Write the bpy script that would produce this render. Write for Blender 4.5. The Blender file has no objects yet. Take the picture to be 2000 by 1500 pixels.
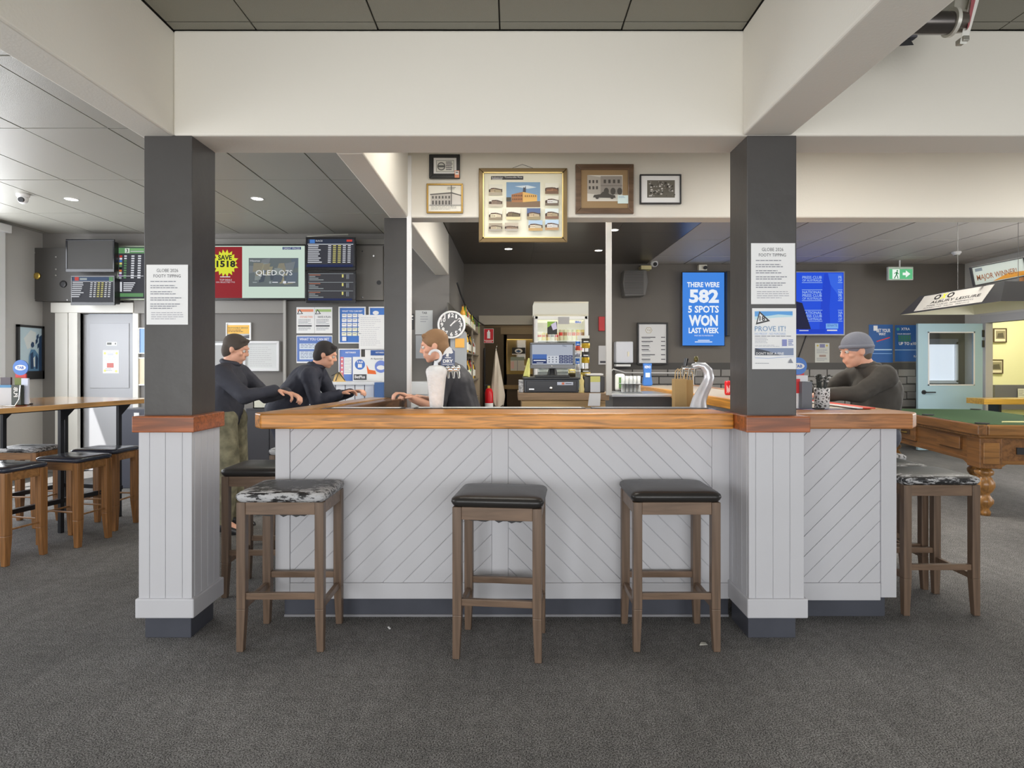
import bpy, math, random
from mathutils import Vector, Matrix
R = random.Random(7)
PI = math.pi
SC = bpy.context.scene
COL = SC.collection
# ------------------------------------------------------------------ camera, world, lights, exposure
HC = 1.35          # eye height in metres
FP = 1200.0        # focal length in pixels of the 2000 x 1500 frame
cam_d = bpy.data.cameras.new('camera'); cam = bpy.data.objects.new('camera', cam_d); COL.objects.link(cam)
cam_d.sensor_width = 36; cam_d.lens = FP / 2000 * 36; cam_d.shift_y = -38 / 2000; cam_d.clip_start = .05
cam.location = (0, 0, HC); cam.rotation_euler = (PI / 2, 0, 0); SC.camera = cam
w = bpy.data.worlds.new('world'); SC.world = w; w.use_nodes = True
bg = w.node_tree.nodes['Background']; bg.inputs[0].default_value = (.80, .88, 1, 1); bg.inputs[1].default_value = 1.6
SC.view_settings.view_transform = 'Standard'; SC.view_settings.look = 'None'
SC.view_settings.gamma = 1; SC.view_settings.use_curve_mapping = False
SC.view_settings.exposure = 0.0
SC.cycles.max_bounces = 8; SC.cycles.diffuse_bounces = 5; SC.cycles.glossy_bounces = 4
SC.cycles.transparent_max_bounces = 12; SC.cycles.caustics_reflective = False; SC.cycles.caustics_refractive = False
SC.cycles.sample_clamp_indirect = 4; SC.cycles.use_denoising = True

def area(name, loc, rot, sx, sy, power, color=(1, 1, 1), spread=PI):
    l = bpy.data.lights.new(name, 'AREA'); l.shape = 'RECTANGLE'; l.size = sx; l.size_y = sy
    l.energy = power; l.color = color; l.spread = spread
    o = bpy.data.objects.new(name, l); COL.objects.link(o); o.location = loc; o.rotation_euler = rot
    return o
DAY = (1, .985, .95)
for wx in (-4.2, -1.4, 1.4, 4.2):                       # daylight at the street windows behind the camera
    area('street_window_daylight', (wx, -3.3, 1.45), (PI / 2 + .3, 0, 0), 2.3, 2.3, 52 if wx > 3 else 82, DAY)
area('left_window_daylight', (-5.8, 2.6, 1.7), (PI / 2, 0, -PI / 2), 2.4, 1.9, 75, (.96, .98, 1))
area('left_window_daylight', (-5.8, 5.9, 1.9), (PI / 2, 0, -PI / 2), 2.2, 1.9, 80, (.96, .98, 1))
area('games_room_fill', (7.3, 3.4, 1.6), (PI / 2, 0, PI / 2), 2.4, 1.9, 40, DAY)  # fill light at an unseen right-wall window
area('games_room_fill', (7.3, 6.4, 1.6), (PI / 2, 0, PI / 2), 2.2, 1.7, 62, DAY)  # fill light added out of view to brighten the right bay and its tiles
sun_d = bpy.data.lights.new('sun', 'SUN'); sun_d.energy = 13; sun_d.angle = .01; sun_d.color = (1, .96, .88)
sun = bpy.data.objects.new('sun', sun_d); COL.objects.link(sun)
sun.rotation_euler = Vector((.69, 1.0, -1.93)).to_track_quat('-Z', 'Y').to_euler()

# ------------------------------------------------------------------ materials
def lin(c):
    c = c / 255.0
    return c / 12.92 if c <= .04045 else ((c + .055) / 1.055) ** 2.4
GAIN = .72
_mc = {}
def K(r, g, b, rough=.6, metal=0.0, noise=0.0, nscale=8, bump=0.0, bscale=60, spec=.5, stretch=None, coat=0):
    key = (r, g, b, rough, metal, noise, nscale, bump, bscale, spec, stretch, coat)
    if key in _mc: return _mc[key]
    m = bpy.data.materials.new('paint'); m.use_nodes = True
    nt = m.node_tree; p = nt.nodes['Principled BSDF']
    col = [min(.92, lin(c) / GAIN) for c in (r, g, b)]
    p.inputs['Base Color'].default_value = (*col, 1); p.inputs['Roughness'].default_value = rough
    p.inputs['Metallic'].default_value = metal; p.inputs['Specular IOR Level'].default_value = spec
    p.inputs['Coat Weight'].default_value = coat; p.inputs['Coat Roughness'].default_value = .15
    m.diffuse_color = (*col, 1)
    if noise or bump:
        tc = nt.nodes.new('ShaderNodeTexCoord'); mp = nt.nodes.new('ShaderNodeMapping')
        nt.links.new(tc.outputs['Object'], mp.inputs[0])
        if stretch: mp.inputs['Scale'].default_value = stretch
    if noise:
        n = nt.nodes.new('ShaderNodeTexNoise'); n.inputs['Scale'].default_value = nscale; n.inputs['Detail'].default_value = 5
        nt.links.new(mp.outputs[0], n.inputs[0])
        cr = nt.nodes.new('ShaderNodeValToRGB'); nt.links.new(n.outputs[0], cr.inputs[0])
        cr.color_ramp.elements[0].position = .3; cr.color_ramp.elements[1].position = .7
        cr.color_ramp.elements[0].color = (*[c * (1 - noise) for c in col], 1)
        cr.color_ramp.elements[1].color = (*[min(.95, c * (1 + noise)) for c in col], 1)
        nt.links.new(cr.outputs[0], p.inputs['Base Color'])
    if bump:
        n2 = nt.nodes.new('ShaderNodeTexNoise'); n2.inputs['Scale'].default_value = bscale; n2.inputs['Detail'].default_value = 3
        nt.links.new(mp.outputs[0], n2.inputs[0])
        b_ = nt.nodes.new('ShaderNodeBump'); b_.inputs['Strength'].default_value = bump; b_.inputs['Distance'].default_value = .004
        nt.links.new(n2.outputs[0], b_.inputs['Height']); nt.links.new(b_.outputs[0], p.inputs['Normal'])
    _mc[key] = m
    return m
def E(r, g, b, s=1.0):
    key = ('e', r, g, b, s)
    if key in _mc: return _mc[key]
    m = bpy.data.materials.new('glow'); m.use_nodes = True
    p = m.node_tree.nodes['Principled BSDF']
    p.inputs['Base Color'].default_value = (.01, .01, .01, 1); p.inputs['Roughness'].default_value = .6; p.inputs['Specular IOR Level'].default_value = .12
    p.inputs['Emission Color'].default_value = (lin(r), lin(g), lin(b), 1); p.inputs['Emission Strength'].default_value = s
    _mc[key] = m
    return m
def pale_glass():
    m = glass_mat((.95, .97, .97), .6); nt = m.node_tree; out = [n for n in nt.nodes if n.type == 'OUTPUT_MATERIAL'][0]
    d = nt.nodes.new('ShaderNodeBsdfDiffuse'); d.inputs[0].default_value = (.8, .82, .82, 1); mx = nt.nodes.new('ShaderNodeMixShader'); mx.inputs[0].default_value = .45
    src = out.inputs[0].links[0].from_socket; nt.links.new(src, mx.inputs[1]); nt.links.new(d.outputs[0], mx.inputs[2]); nt.links.new(mx.outputs[0], out.inputs[0]); return m
def glass_mat(tint=(1, 1, 1), refl=.12, rough=.02):
    m = bpy.data.materials.new('pane_glass'); m.use_nodes = True; nt = m.node_tree
    for n in list(nt.nodes):
        if n.type != 'OUTPUT_MATERIAL': nt.nodes.remove(n)
    out = [n for n in nt.nodes if n.type == 'OUTPUT_MATERIAL'][0]
    t = nt.nodes.new('ShaderNodeBsdfTransparent'); t.inputs[0].default_value = (*tint, 1)
    g = nt.nodes.new('ShaderNodeBsdfGlossy'); g.inputs['Roughness'].default_value = rough
    mx = nt.nodes.new('ShaderNodeMixShader'); fr = nt.nodes.new('ShaderNodeMath'); fr.operation = 'POWER'; fr.inputs[1].default_value = 4; lw = nt.nodes.new('ShaderNodeLayerWeight'); lw.inputs[0].default_value = .5; nt.links.new(lw.outputs['Facing'], fr.inputs[0])
    ad = nt.nodes.new('ShaderNodeMath'); ad.operation = 'MULTIPLY_ADD'; ad.inputs[1].default_value = .6; ad.inputs[2].default_value = refl * .3
    nt.links.new(fr.outputs[0], ad.inputs[0]); nt.links.new(ad.outputs[0], mx.inputs[0])
    nt.links.new(t.outputs[0], mx.inputs[1]); nt.links.new(g.outputs[0], mx.inputs[2]); nt.links.new(mx.outputs[0], out.inputs[0])
    return m
def wood(r, g, b, dark=.55, rough=.35, scale=3.0, axis='X', coat=.3, contrast=1.0):
    key = ('w', r, g, b, dark, rough, scale, axis, coat)
    if key in _mc: return _mc[key]
    m = bpy.data.materials.new('timber'); m.use_nodes = True; nt = m.node_tree; p = nt.nodes['Principled BSDF']
    tc = nt.nodes.new('ShaderNodeTexCoord'); mp = nt.nodes.new('ShaderNodeMapping'); nt.links.new(tc.outputs['Object'], mp.inputs[0])
    s = {'X': (.6, 9, 9), 'Y': (9, .6, 9), 'Z': (9, 9, .6)}[axis]; mp.inputs['Scale'].default_value = s
    n = nt.nodes.new('ShaderNodeTexNoise'); n.inputs['Scale'].default_value = scale; n.inputs['Detail'].default_value = 8; n.inputs['Distortion'].default_value = 1.2
    nt.links.new(mp.outputs[0], n.inputs[0])
    cr = nt.nodes.new('ShaderNodeValToRGB'); nt.links.new(n.outputs[0], cr.inputs[0])
    col = [min(.9, lin(c) / GAIN) for c in (r, g, b)]
    cr.color_ramp.elements[0].position = .34; cr.color_ramp.elements[0].color = (*[c * dark for c in col], 1)
    cr.color_ramp.elements[1].position = .62; cr.color_ramp.elements[1].color = (*[min(.9, c * 1.15) for c in col], 1)
    nt.links.new(cr.outputs[0], p.inputs['Base Color'])
    p.inputs['Roughness'].default_value = rough; p.inputs['Coat Weight'].default_value = coat; p.inputs['Coat Roughness'].default_value = .2
    m.diffuse_color = (*col, 1)
    _mc[key] = m
    return m
def worn_leather(amount):
    """black vinyl with the top coat flaked off to pale cloth, more toward the rim"""
    m = bpy.data.materials.new('worn_vinyl'); m.use_nodes = True; nt = m.node_tree; p = nt.nodes['Principled BSDF']
    tc = nt.nodes.new('ShaderNodeTexCoord')
    mp = nt.nodes.new('ShaderNodeMapping'); mp.inputs['Scale'].default_value = (5, 17, 17); nt.links.new(tc.outputs['Object'], mp.inputs[0])
    n = nt.nodes.new('ShaderNodeTexNoise'); n.inputs['Scale'].default_value = 3.2; n.inputs['Detail'].default_value = 9; n.inputs['Roughness'].default_value = .72
    nt.links.new(mp.outputs[0], n.inputs[0])
    vl = nt.nodes.new('ShaderNodeVectorMath'); vl.operation = 'MULTIPLY'; vl.inputs[1].default_value = (4.6, 5.6, 0); nt.links.new(tc.outputs['Object'], vl.inputs[0])
    ln = nt.nodes.new('ShaderNodeVectorMath'); ln.operation = 'LENGTH'; nt.links.new(vl.outputs[0], ln.inputs[0])
    pw = nt.nodes.new('ShaderNodeMath'); pw.operation = 'MULTIPLY_ADD'; pw.inputs[1].default_value = .17; pw.inputs[2].default_value = amount - .2; nt.links.new(ln.outputs['Value'], pw.inputs[0])
    ad = nt.nodes.new('ShaderNodeMath'); ad.operation = 'ADD'; nt.links.new(pw.outputs[0], ad.inputs[0]); nt.links.new(n.outputs[0], ad.inputs[1])
    cr = nt.nodes.new('ShaderNodeValToRGB'); nt.links.new(ad.outputs[0], cr.inputs[0])
    cr.color_ramp.elements[0].position = .59; cr.color_ramp.elements[0].color = (.02, .02, .022, 1)
    cr.color_ramp.elements[1].position = .625; cr.color_ramp.elements[1].color = (.50, .50, .51, 1)
    nt.links.new(cr.outputs[0], p.inputs['Base Color'])
    rr = nt.nodes.new('ShaderNodeMapRange'); rr.inputs[1].default_value = .58; rr.inputs[2].default_value = .63; rr.inputs[3].default_value = .4; rr.inputs[4].default_value = .85
    nt.links.new(ad.outputs[0], rr.inputs[0]); nt.links.new(rr.outputs[0], p.inputs['Roughness'])
    b_ = nt.nodes.new('ShaderNodeBump'); b_.inputs['Strength'].default_value = .5; b_.inputs['Distance'].default_value = .004; b_.invert = True
    nt.links.new(cr.outputs[0], b_.inputs['Height']); nt.links.new(b_.outputs[0], p.inputs['Normal'])
    return m

WHITEWALL = K(203, 199, 190, .7, bump=.15, bscale=90)
GREYWALL = K(104, 101, 98, .6, bump=.25, bscale=40, noise=.04, nscale=2)
DARKWALL = K(92, 87, 81, .55, bump=.25, bscale=40, noise=.05, nscale=2)
BLACKCOL = K(60, 58, 57, .36, bump=.35, bscale=14, noise=.08, nscale=3)
PANELWHITE = K(176, 176, 180, .5, bump=.08, bscale=30, noise=.02, nscale=3)
KICK = K(66, 68, 76, .35, noise=.10, nscale=6)
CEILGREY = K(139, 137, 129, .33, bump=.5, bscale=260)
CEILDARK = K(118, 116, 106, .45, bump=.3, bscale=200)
TILEGREY = K(168, 163, 158, .5, bump=.3, bscale=200)
BARCEIL = K(72, 67, 62, .3, bump=.12, bscale=10)
JOINT = K(52, 50, 47, .8)
OAK = wood(190, 126, 50, .48, .38, 4.5, 'X', .12)
REDOAK = wood(146, 78, 36, .48, .36, 4.0, 'X', .15)
OAKY = wood(170, 126, 74, .55, .3, 4, 'Y', .3)
STOOLWOOD = wood(98, 80, 66, .72, .42, 3, 'Z', .15)
STOOLWOODX = wood(104, 84, 68, .72, .42, 3, 'X', .15)
STOOLORANGE = wood(130, 90, 52, .6, .38, 3, 'Z', .25)
STOOLORANGEX = wood(130, 92, 54, .6, .38, 3, 'X', .25)
VINYL = K(34, 32, 31, .36, bump=.22, bscale=9, coat=.12, spec=.4)
VINYLNAVY = K(40, 44, 56, .25, bump=.12, bscale=9, coat=.35)
WORN = worn_leather(.13); WORN2 = worn_leather(.075); WORN3 = worn_leather(.14)
BLACK = K(34, 34, 36, .4); BLACKGLOSS = K(24, 24, 28, .15); BLACKMETAL = K(40, 41, 45, .35, .3)
CHROME = K(225, 225, 228, .14, 1.0); STEEL = K(180, 182, 186, .3, 1.0); BRASS = K(200, 170, 90, .3, 1.0)
WHITE = K(226, 226, 226, .5); PAPER = K(222, 223, 226, .75); GREYPLASTIC = K(150, 152, 158, .4)
CREAM = K(222, 212, 172, .7)
INK = K(70, 70, 76, .8); INKL = K(128, 130, 138, .8)
BLUE = K(44, 96, 176, .5); NAVY = K(44, 56, 96, .5); RED = K(190, 36, 40, .45); GREEN = K(44, 72, 38, .9, bump=.2, bscale=300)
YELLOW = K(232, 214, 60, .5)

# ------------------------------------------------------------------ geometry helpers
ORG = {}
_font_cache = {}
def text_geo(s, bold):
    k = (s, bold)
    if k in _font_cache: return _font_cache[k]
    cu = bpy.data.curves.new('lettering', 'FONT'); cu.body = s; cu.size = 1; cu.resolution_u = 2; cu.offset = bold; cu.fill_mode = 'FRONT'; cu.dimensions = '2D'
    ob = bpy.data.objects.new('lettering', cu)
    me = bpy.data.meshes.new_from_object(ob)
    vs = [(v.co.x, v.co.y) for v in me.vertices]; fs = [tuple(p.vertices) for p in me.polygons]
    bpy.data.objects.remove(ob); bpy.data.curves.remove(cu); bpy.data.meshes.remove(me)
    if not vs: vs = [(0, 0), (1, 0), (0, 1)]
    x0 = min(v[0] for v in vs); x1 = max(v[0] for v in vs); y0 = min(v[1] for v in vs); y1 = max(v[1] for v in vs)
    vs = [((x - x0) / max(1e-6, x1 - x0), (y - y0) / max(1e-6, y1 - y0)) for x, y in vs]
    _font_cache[k] = (vs, fs)
    return vs, fs

class MB:
    def __init__(s): s.v = []; s.f = []; s.m = []; s.sm = []; s.mats = []
    def mi(s, m):
        if m not in s.mats: s.mats.append(m)
        return s.mats.index(m)
    def add(s, vs, fs, m, smooth=False):
        b = len(s.v); s.v += [tuple(v) for v in vs]; i = s.mi(m)
        for f in fs: s.f.append(tuple(b + k for k in f)); s.m.append(i); s.sm.append(smooth)
        return s
    def box(s, x0, x1, y0, y1, z0, z1, m):
        vs = [(x, y, z) for x in (x0, x1) for y in (y0, y1) for z in (z0, z1)]
        return s.add(vs, [(0, 1, 3, 2), (4, 6, 7, 5), (0, 4, 5, 1), (2, 3, 7, 6), (0, 2, 6, 4), (1, 5, 7, 3)], m)
    def hexa(s, bot, top, m, smooth=False):
        """two quads (same order) joined by sides"""
        vs = list(bot) + list(top)
        return s.add(vs, [(3, 2, 1, 0), (4, 5, 6, 7)] + [(i, (i + 1) % 4, 4 + (i + 1) % 4, 4 + i) for i in range(4)], m, smooth)
    def prism(s, poly, axis, a, b, m):
        """polygon in the plane normal to axis, extruded from a to b"""
        n = len(poly)
        def P3(p, t):
            return {'Y': (p[0], t, p[1]), 'X': (t, p[0], p[1]), 'Z': (p[0], p[1], t)}[axis]
        vs = [P3(p, a) for p in poly] + [P3(p, b) for p in poly]
        return s.add(vs, [tuple(range(n)), tuple(range(2 * n - 1, n - 1, -1))] + [(i, n + i, n + (i + 1) % n, (i + 1) % n) for i in range(n)], m)
    def cyl(s, p0, p1, r0, r1, m, n=14, caps=True, smooth=True):
        p0 = Vector(p0); p1 = Vector(p1); d = (p1 - p0); d.normalize()
        u = d.orthogonal(); u.normalize(); v = d.cross(u)
        vs = []
        for p, r in ((p0, r0), (p1, r1)):
            for i in range(n):
                a = 2 * PI * i / n; vs.append(p + u * (r * math.cos(a)) + v * (r * math.sin(a)))
        s.add(vs, [(i, (i + 1) % n, n + (i + 1) % n, n + i) for i in range(n)], m, smooth)
        if caps: s.add(vs, [tuple(range(n - 1, -1, -1)), tuple(range(n, 2 * n))], m)
        return s
    def tube(s, pts, r, m, n=8, closed=False):
        pts = [Vector(p) for p in pts]; N = len(pts)
        rs = r if isinstance(r, (list, tuple)) else [r] * N
        vs = []; up = None
        for i, p in enumerate(pts):
            if closed: t = pts[(i + 1) % N] - pts[i - 1]
            else: t = pts[min(i + 1, N - 1)] - pts[max(i - 1, 0)]
            t.normalize()
            if up is None: up = t.orthogonal()
            u = up - t * up.dot(t); u.normalize(); up = u; v = t.cross(u)
            for k in range(n):
                a = 2 * PI * k / n; vs.append(p + u * (rs[i] * math.cos(a)) + v * (rs[i] * math.sin(a)))
        fs = []
        for i in range(N if closed else N - 1):
            j = (i + 1) % N
            for k in range(n): fs.append((i * n + k, i * n + (k + 1) % n, j * n + (k + 1) % n, j * n + k))
        s.add(vs, fs, m, True)
        if not closed: s.add(vs, [tuple(range(n - 1, -1, -1)), tuple((N - 1) * n + k for k in range(n))], m)
        return s
    def lathe(s, prof, c, m, n=20, axis='Z', smooth=True, sx=1.0, sy=1.0, caps=True):
        vs = []; c = Vector(c)
        for r, z in prof:
            for i in range(n):
                a = 2 * PI * i / n; x = r * math.cos(a) * sx; y = r * math.sin(a) * sy
                p = {'Z': (x, y, z), 'Y': (x, z, y), 'X': (z, x, y)}[axis]
                vs.append(c + Vector(p))
        fs = []
        for j in range(len(prof) - 1):
            for i in range(n): fs.append((j * n + i, j * n + (i + 1) % n, (j + 1) * n + (i + 1) % n, (j + 1) * n + i))
        if axis == 'Y': fs = [f[::-1] for f in fs]
        s.add(vs, fs, m, smooth)
        L = (len(prof) - 1) * n
        if caps and prof[0][0] > 1e-5: s.add(vs, [tuple(range(n - 1, -1, -1))], m)
        if caps and prof[-1][0] > 1e-5: s.add(vs, [tuple(L + i for i in range(n))], m)
        return s
    def ball(s, c, r, m, n=14, k=9, rot=None):
        c = Vector(c); r = (r, r, r) if isinstance(r, (int, float)) else r
        vs = []
        for j in range(k + 1):
            th = PI * j / k
            for i in range(n):
                a = 2 * PI * i / n
                p = Vector((r[0] * math.sin(th) * math.cos(a), r[1] * math.sin(th) * math.sin(a), r[2] * math.cos(th)))
                if rot: p = rot @ p
                vs.append(c + p)
        fs = [(j * n + i, (j + 1) * n + i, (j + 1) * n + (i + 1) % n, j * n + (i + 1) % n) for j in range(k) for i in range(n)]
        return s.add(vs, fs, m, True)
    def cap(s, p0, p1, r0, r1, m):
        """tapered capsule"""
        s.cyl(p0, p1, r0, r1, m, 14); s.ball(p0, r0, m); s.ball(p1, r1, m); return s
    def build(s, name, parent=None, bevel=0, seg=2, recentre=True, weld=False):
        me = bpy.data.meshes.new(name)
        if s.v and recentre:
            lo = [min(v[i] for v in s.v) for i in range(3)]; hi = [max(v[i] for v in s.v) for i in range(3)]
            c = Vector(((lo[0] + hi[0]) / 2, (lo[1] + hi[1]) / 2, lo[2]))
        else: c = Vector((0, 0, 0))
        me.from_pydata([(v[0] - c.x, v[1] - c.y, v[2] - c.z) for v in s.v], [], s.f)
        for m in s.mats: me.materials.append(m)
        me.polygons.foreach_set('material_index', s.m); me.polygons.foreach_set('use_smooth', s.sm); me.update()
        o = bpy.data.objects.new(name, me); COL.objects.link(o)
        if parent is not None:
            o.parent = parent; o.location = c - ORG.get(parent.name, Vector((0, 0, 0)))
        else: o.location = c
        ORG[o.name] = c
        if bevel:
            b = o.modifiers.new('edge', 'BEVEL'); b.width = bevel; b.segments = seg; b.limit_method = 'ANGLE'; b.angle_limit = .6
        return o
def tag(o, label=None, cat=None, group=None, kind=None):
    if label: o['label'] = label
    if cat: o['category'] = cat
    if group: o['group'] = group
    if kind: o['kind'] = kind
    return o
def thing(name, label, cat, loc=(0, 0, 0), group=None):
    o = bpy.data.objects.new(name, None); COL.objects.link(o); o.location = loc; o.empty_display_size = .1
    ORG[o.name] = Vector(loc)
    return tag(o, label, cat, group)
def struct(o): o['kind'] = 'structure'; return o
def kids(o): return [c for c in bpy.data.objects if c.parent == o]
def copy_tree(o, parent=None):
    c = o.copy(); COL.objects.link(c)
    if parent is not None: c.parent = parent
    for ch in kids(o): copy_tree(ch, c)
    return c
def PX(px, d): return (px - 1000) * d / FP
def PZ(py, d): return HC + (712 - py) * d / FP
def DZ(py, z): return FP * (HC - z) / (py - 712)      # depth at which height z shows on row py

class Print:
    """flat print laid out in photograph pixels on an upright plane at depth d (facing the camera side)"""
    def __init__(s, mb, d, step=.0004):
        s.mb = mb; s.d = d; s.k = 1; s.step = step
    def pt(s, x, y, off): return (PX(x, s.d), s.d - off, PZ(y, s.d))
    def poly(s, pts, m):
        off = s.step * s.k; s.k += 1
        s.mb.add([s.pt(x, y, off) for x, y in pts], [tuple(range(len(pts) - 1, -1, -1))], m)
    def rect(s, x0, y0, x1, y1, m): s.poly([(x0, y0), (x1, y0), (x1, y1), (x0, y1)], m)
    def text(s, t, x0, y0, x1, y1, m, bold=.0, skew=0):
        off = s.step * s.k; s.k += 1
        vs, fs = text_geo(t, bold)
        s.mb.add([s.pt(x0 + u * (x1 - x0) + skew * v, y1 + v * (y0 - y1), off) for u, v in vs], fs, m)
    def lines(s, x0, y0, x1, y1, n, m, h=.45, seed=0):
        rr = random.Random(seed + n); off = s.step * s.k; s.k += 1
        for i in range(n):
            ya = y0 + (y1 - y0) * i / n; yb = ya + (y1 - y0) / n * h
            x = x0; e = x1 - rr.random() * (x1 - x0) * .35
            while x < e:
                w_ = (x1 - x0) * rr.uniform(.06, .16); xe = min(x + w_, e)
                s.mb.add([s.pt(x, ya, off), s.pt(xe, ya, off), s.pt(xe, yb, off), s.pt(x, yb, off)], [(3, 2, 1, 0)], m)
                x = xe + (x1 - x0) * .02
    def disc(s, cx, cy, r, m, ry=None, n=24):
        ry = ry or r
        s.poly([(cx + r * math.cos(-2 * PI * i / n), cy - ry * math.sin(-2 * PI * i / n)) for i in range(n)][::-1] if False else
               [(cx + r * math.cos(2 * PI * i / n), cy + ry * math.sin(2 * PI * i / n)) for i in range(n)], m)
    def star(s, cx, cy, r0, r1, n, m):
        s.poly([(cx + (r1 if i % 2 else r0 * (1 if (i // 2) % 2 else .86)) * math.cos(PI * i / n), cy + (r1 if i % 2 else r0) * math.sin(PI * i / n)) for i in range(2 * n)], m)

def sheet(name, label, cat, x0, y0, x1, y1, d, m, draw=None, group=None, thick=.003, parent=None):
    """an unframed sheet or poster on an upright plane"""
    mb = MB(); mb.box(PX(x0, d), PX(x1, d), d, d + thick, PZ(y1, d), PZ(y0, d), m)
    if draw: draw(Print(mb, d))
    o = mb.build(name, parent)
    return tag(o, label, cat, group)
def framed(name, label, cat, x0, y0, x1, y1, d, fw, fm, m, draw=None, group=None, thick=.025, glass=False):
    """frame (four mitred bars) and a picture"""
    X0, X1, Z0, Z1 = PX(x0, d), PX(x1, d), PZ(y1, d), PZ(y0, d); W = fw * d / FP
    t = thing(name, label, cat, ((X0 + X1) / 2, d + thick, Z0), group)
    mb = MB()
    o_ = [(X0, Z0), (X1, Z0), (X1, Z1), (X0, Z1)]; i_ = [(X0 + W, Z0 + W), (X1 - W, Z0 + W), (X1 - W, Z1 - W), (X0 + W, Z1 - W)]
    for k in range(4):
        j = (k + 1) % 4
        a, b, c, e = o_[k], o_[j], i_[j], i_[k]
        mb.prism([a, b, c, e], 'Y', d, d + thick, fm)
    mb.build('frame', t, bevel=min(.004, W * .2))
    pb = MB(); dd = d + thick * .45
    pb.box(X0 + W * .9, X1 - W * .9, dd, d + thick * .95, Z0 + W * .9, Z1 - W * .9, m)
    if draw: draw(Print(pb, dd))
    pb.build('picture', t)
    return t
# ================================================================== SETTING
XL, XR = -5.92, 7.43        # side walls
YL, YB = 7.75, 10.08        # back wall on the left, back wall on the right
YF = -3.5; ZC = 3.0; XP = -.79

# floor: one carpet
fm = bpy.data.materials.new('carpet'); fm.use_nodes = True; nt = fm.node_tree; p = nt.nodes['Principled BSDF']
tc = nt.nodes.new('ShaderNodeTexCoord')
def noise(sc, det, vec=None, dist=0.0):
    n = nt.nodes.new('ShaderNodeTexNoise'); n.inputs['Scale'].default_value = sc; n.inputs['Detail'].default_value = det
    n.inputs['Distortion'].default_value = dist
    nt.links.new(vec or tc.outputs['Object'], n.inputs[0]); return n
n1 = noise(1.1, 4, None, .4); n2 = noise(190, 3); n3 = noise(22, 4)
mp = nt.nodes.new('ShaderNodeMapping'); mp.inputs['Scale'].default_value = (9, 1.6, 1); mp.inputs['Rotation'].default_value = (0, 0, .12); nt.links.new(tc.outputs['Object'], mp.inputs[0])
n4 = noise(1.6, 2, mp.outputs[0], .6)
def ramp(src, p0, c0, p1, c1):
    c = nt.nodes.new('ShaderNodeValToRGB'); nt.links.new(src, c.inputs[0]); c.color_ramp.elements[0].position = p0; c.color_ramp.elements[1].position = p1
    c.color_ramp.elements[0].color = (*[c0] * 3, 1); c.color_ramp.elements[1].color = (*[c1] * 3, 1); return c.outputs[0]
def mul(a, b):
    m_ = nt.nodes.new('ShaderNodeMix'); m_.data_type = 'RGBA'; m_.blend_type = 'MULTIPLY'; m_.inputs[0].default_value = 1
    nt.links.new(a, m_.inputs[6]); nt.links.new(b, m_.inputs[7]); return m_.outputs[2]
base = ramp(n2.outputs[0], .39, .06, .64, .33)
fl = mul(mul(mul(base, ramp(n1.outputs[0], .35, .85, .65, 1.12)), ramp(n3.outputs[0], .35, .88, .65, 1.1)), ramp(n4.outputs[0], .4, .95, .6, 1.03))
tint = nt.nodes.new('ShaderNodeMix'); tint.data_type = 'RGBA'; tint.blend_type = 'MULTIPLY'; tint.inputs[0].default_value = 1
nt.links.new(fl, tint.inputs[6]); tint.inputs[7].default_value = (1, .975, .95, 1)
nt.links.new(tint.outputs[2], p.inputs['Base Color']); p.inputs['Roughness'].default_value = .95; p.inputs['Specular IOR Level'].default_value = .15
bp = nt.nodes.new('ShaderNodeBump'); bp.inputs['Strength'].default_value = .8; bp.inputs['Distance'].default_value = .004
nt.links.new(n2.outputs[0], bp.inputs['Height']); nt.links.new(bp.outputs[0], p.inputs['Normal'])
struct(MB().box(XL - .1, 11, YF - .1, 13.5, -.1, 0, fm).build('floor', recentre=False))

# ceiling: a slab with every panel that shows as its own part
slab = struct(MB().box(XL - .1, 11, YF - .1, 13.5, ZC + .012, ZC + .15, JOINT).build('ceiling', recentre=False))
_pm = {}
def ceil_panel(x0, x1, y0, y1, m, gap=.006, z=ZC):
    w_, l_ = round(x1 - x0, 3), round(y1 - y0, 3); k = (w_, l_, m.name, gap)
    if k not in _pm:
        mb = MB().box(-w_ / 2 + gap, w_ / 2 - gap, -l_ / 2 + gap, l_ / 2 - gap, 0, .012, m); o = mb.build('panel', slab, recentre=False); _pm[k] = o
    else:
        o = _pm[k].copy(); COL.objects.link(o)
    o.location = ((x0 + x1) / 2, (y0 + y1) / 2, z + R.uniform(-.0012, .0012))
def grid(x_lines, y_lines, m, gap=.006):
    for a, b in zip(x_lines[:-1], x_lines[1:]):
        for c, e in zip(y_lines[:-1], y_lines[1:]): ceil_panel(a, b, c, e, m, gap)
# left bay
grid([XL, -5.82, -5.22, -4.62, -4.02, -3.42, -2.82, -2.22, -1.62, -1.02, -.80], [3.28, 4.29, 5.49, 6.69, YL + .2], CEILGREY)
grid([XL, -5.82, -5.22, -4.62, -4.02, -3.42, -2.82, -2.22, -1.842], [.69, 1.89, 3.09, 3.28], CEILGREY)
grid([XL, -4.62, -3.42, -1.842], [YF, -1.71, .69], CEILGREY)
# near bay (over the camera)
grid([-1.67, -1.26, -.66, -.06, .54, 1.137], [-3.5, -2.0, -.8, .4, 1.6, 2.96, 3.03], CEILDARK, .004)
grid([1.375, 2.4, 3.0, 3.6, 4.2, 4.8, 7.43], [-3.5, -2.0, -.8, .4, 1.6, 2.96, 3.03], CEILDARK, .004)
# over the bar: boards painted brown black
grid([-.79, .3, 1.3, 2.2], [3.28, 4.72], BARCEIL, .001); grid([-.79, .3, 1.3, 2.2], [4.89, 6.3, 7.7, 9.0, YB], BARCEIL, .001)
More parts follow.
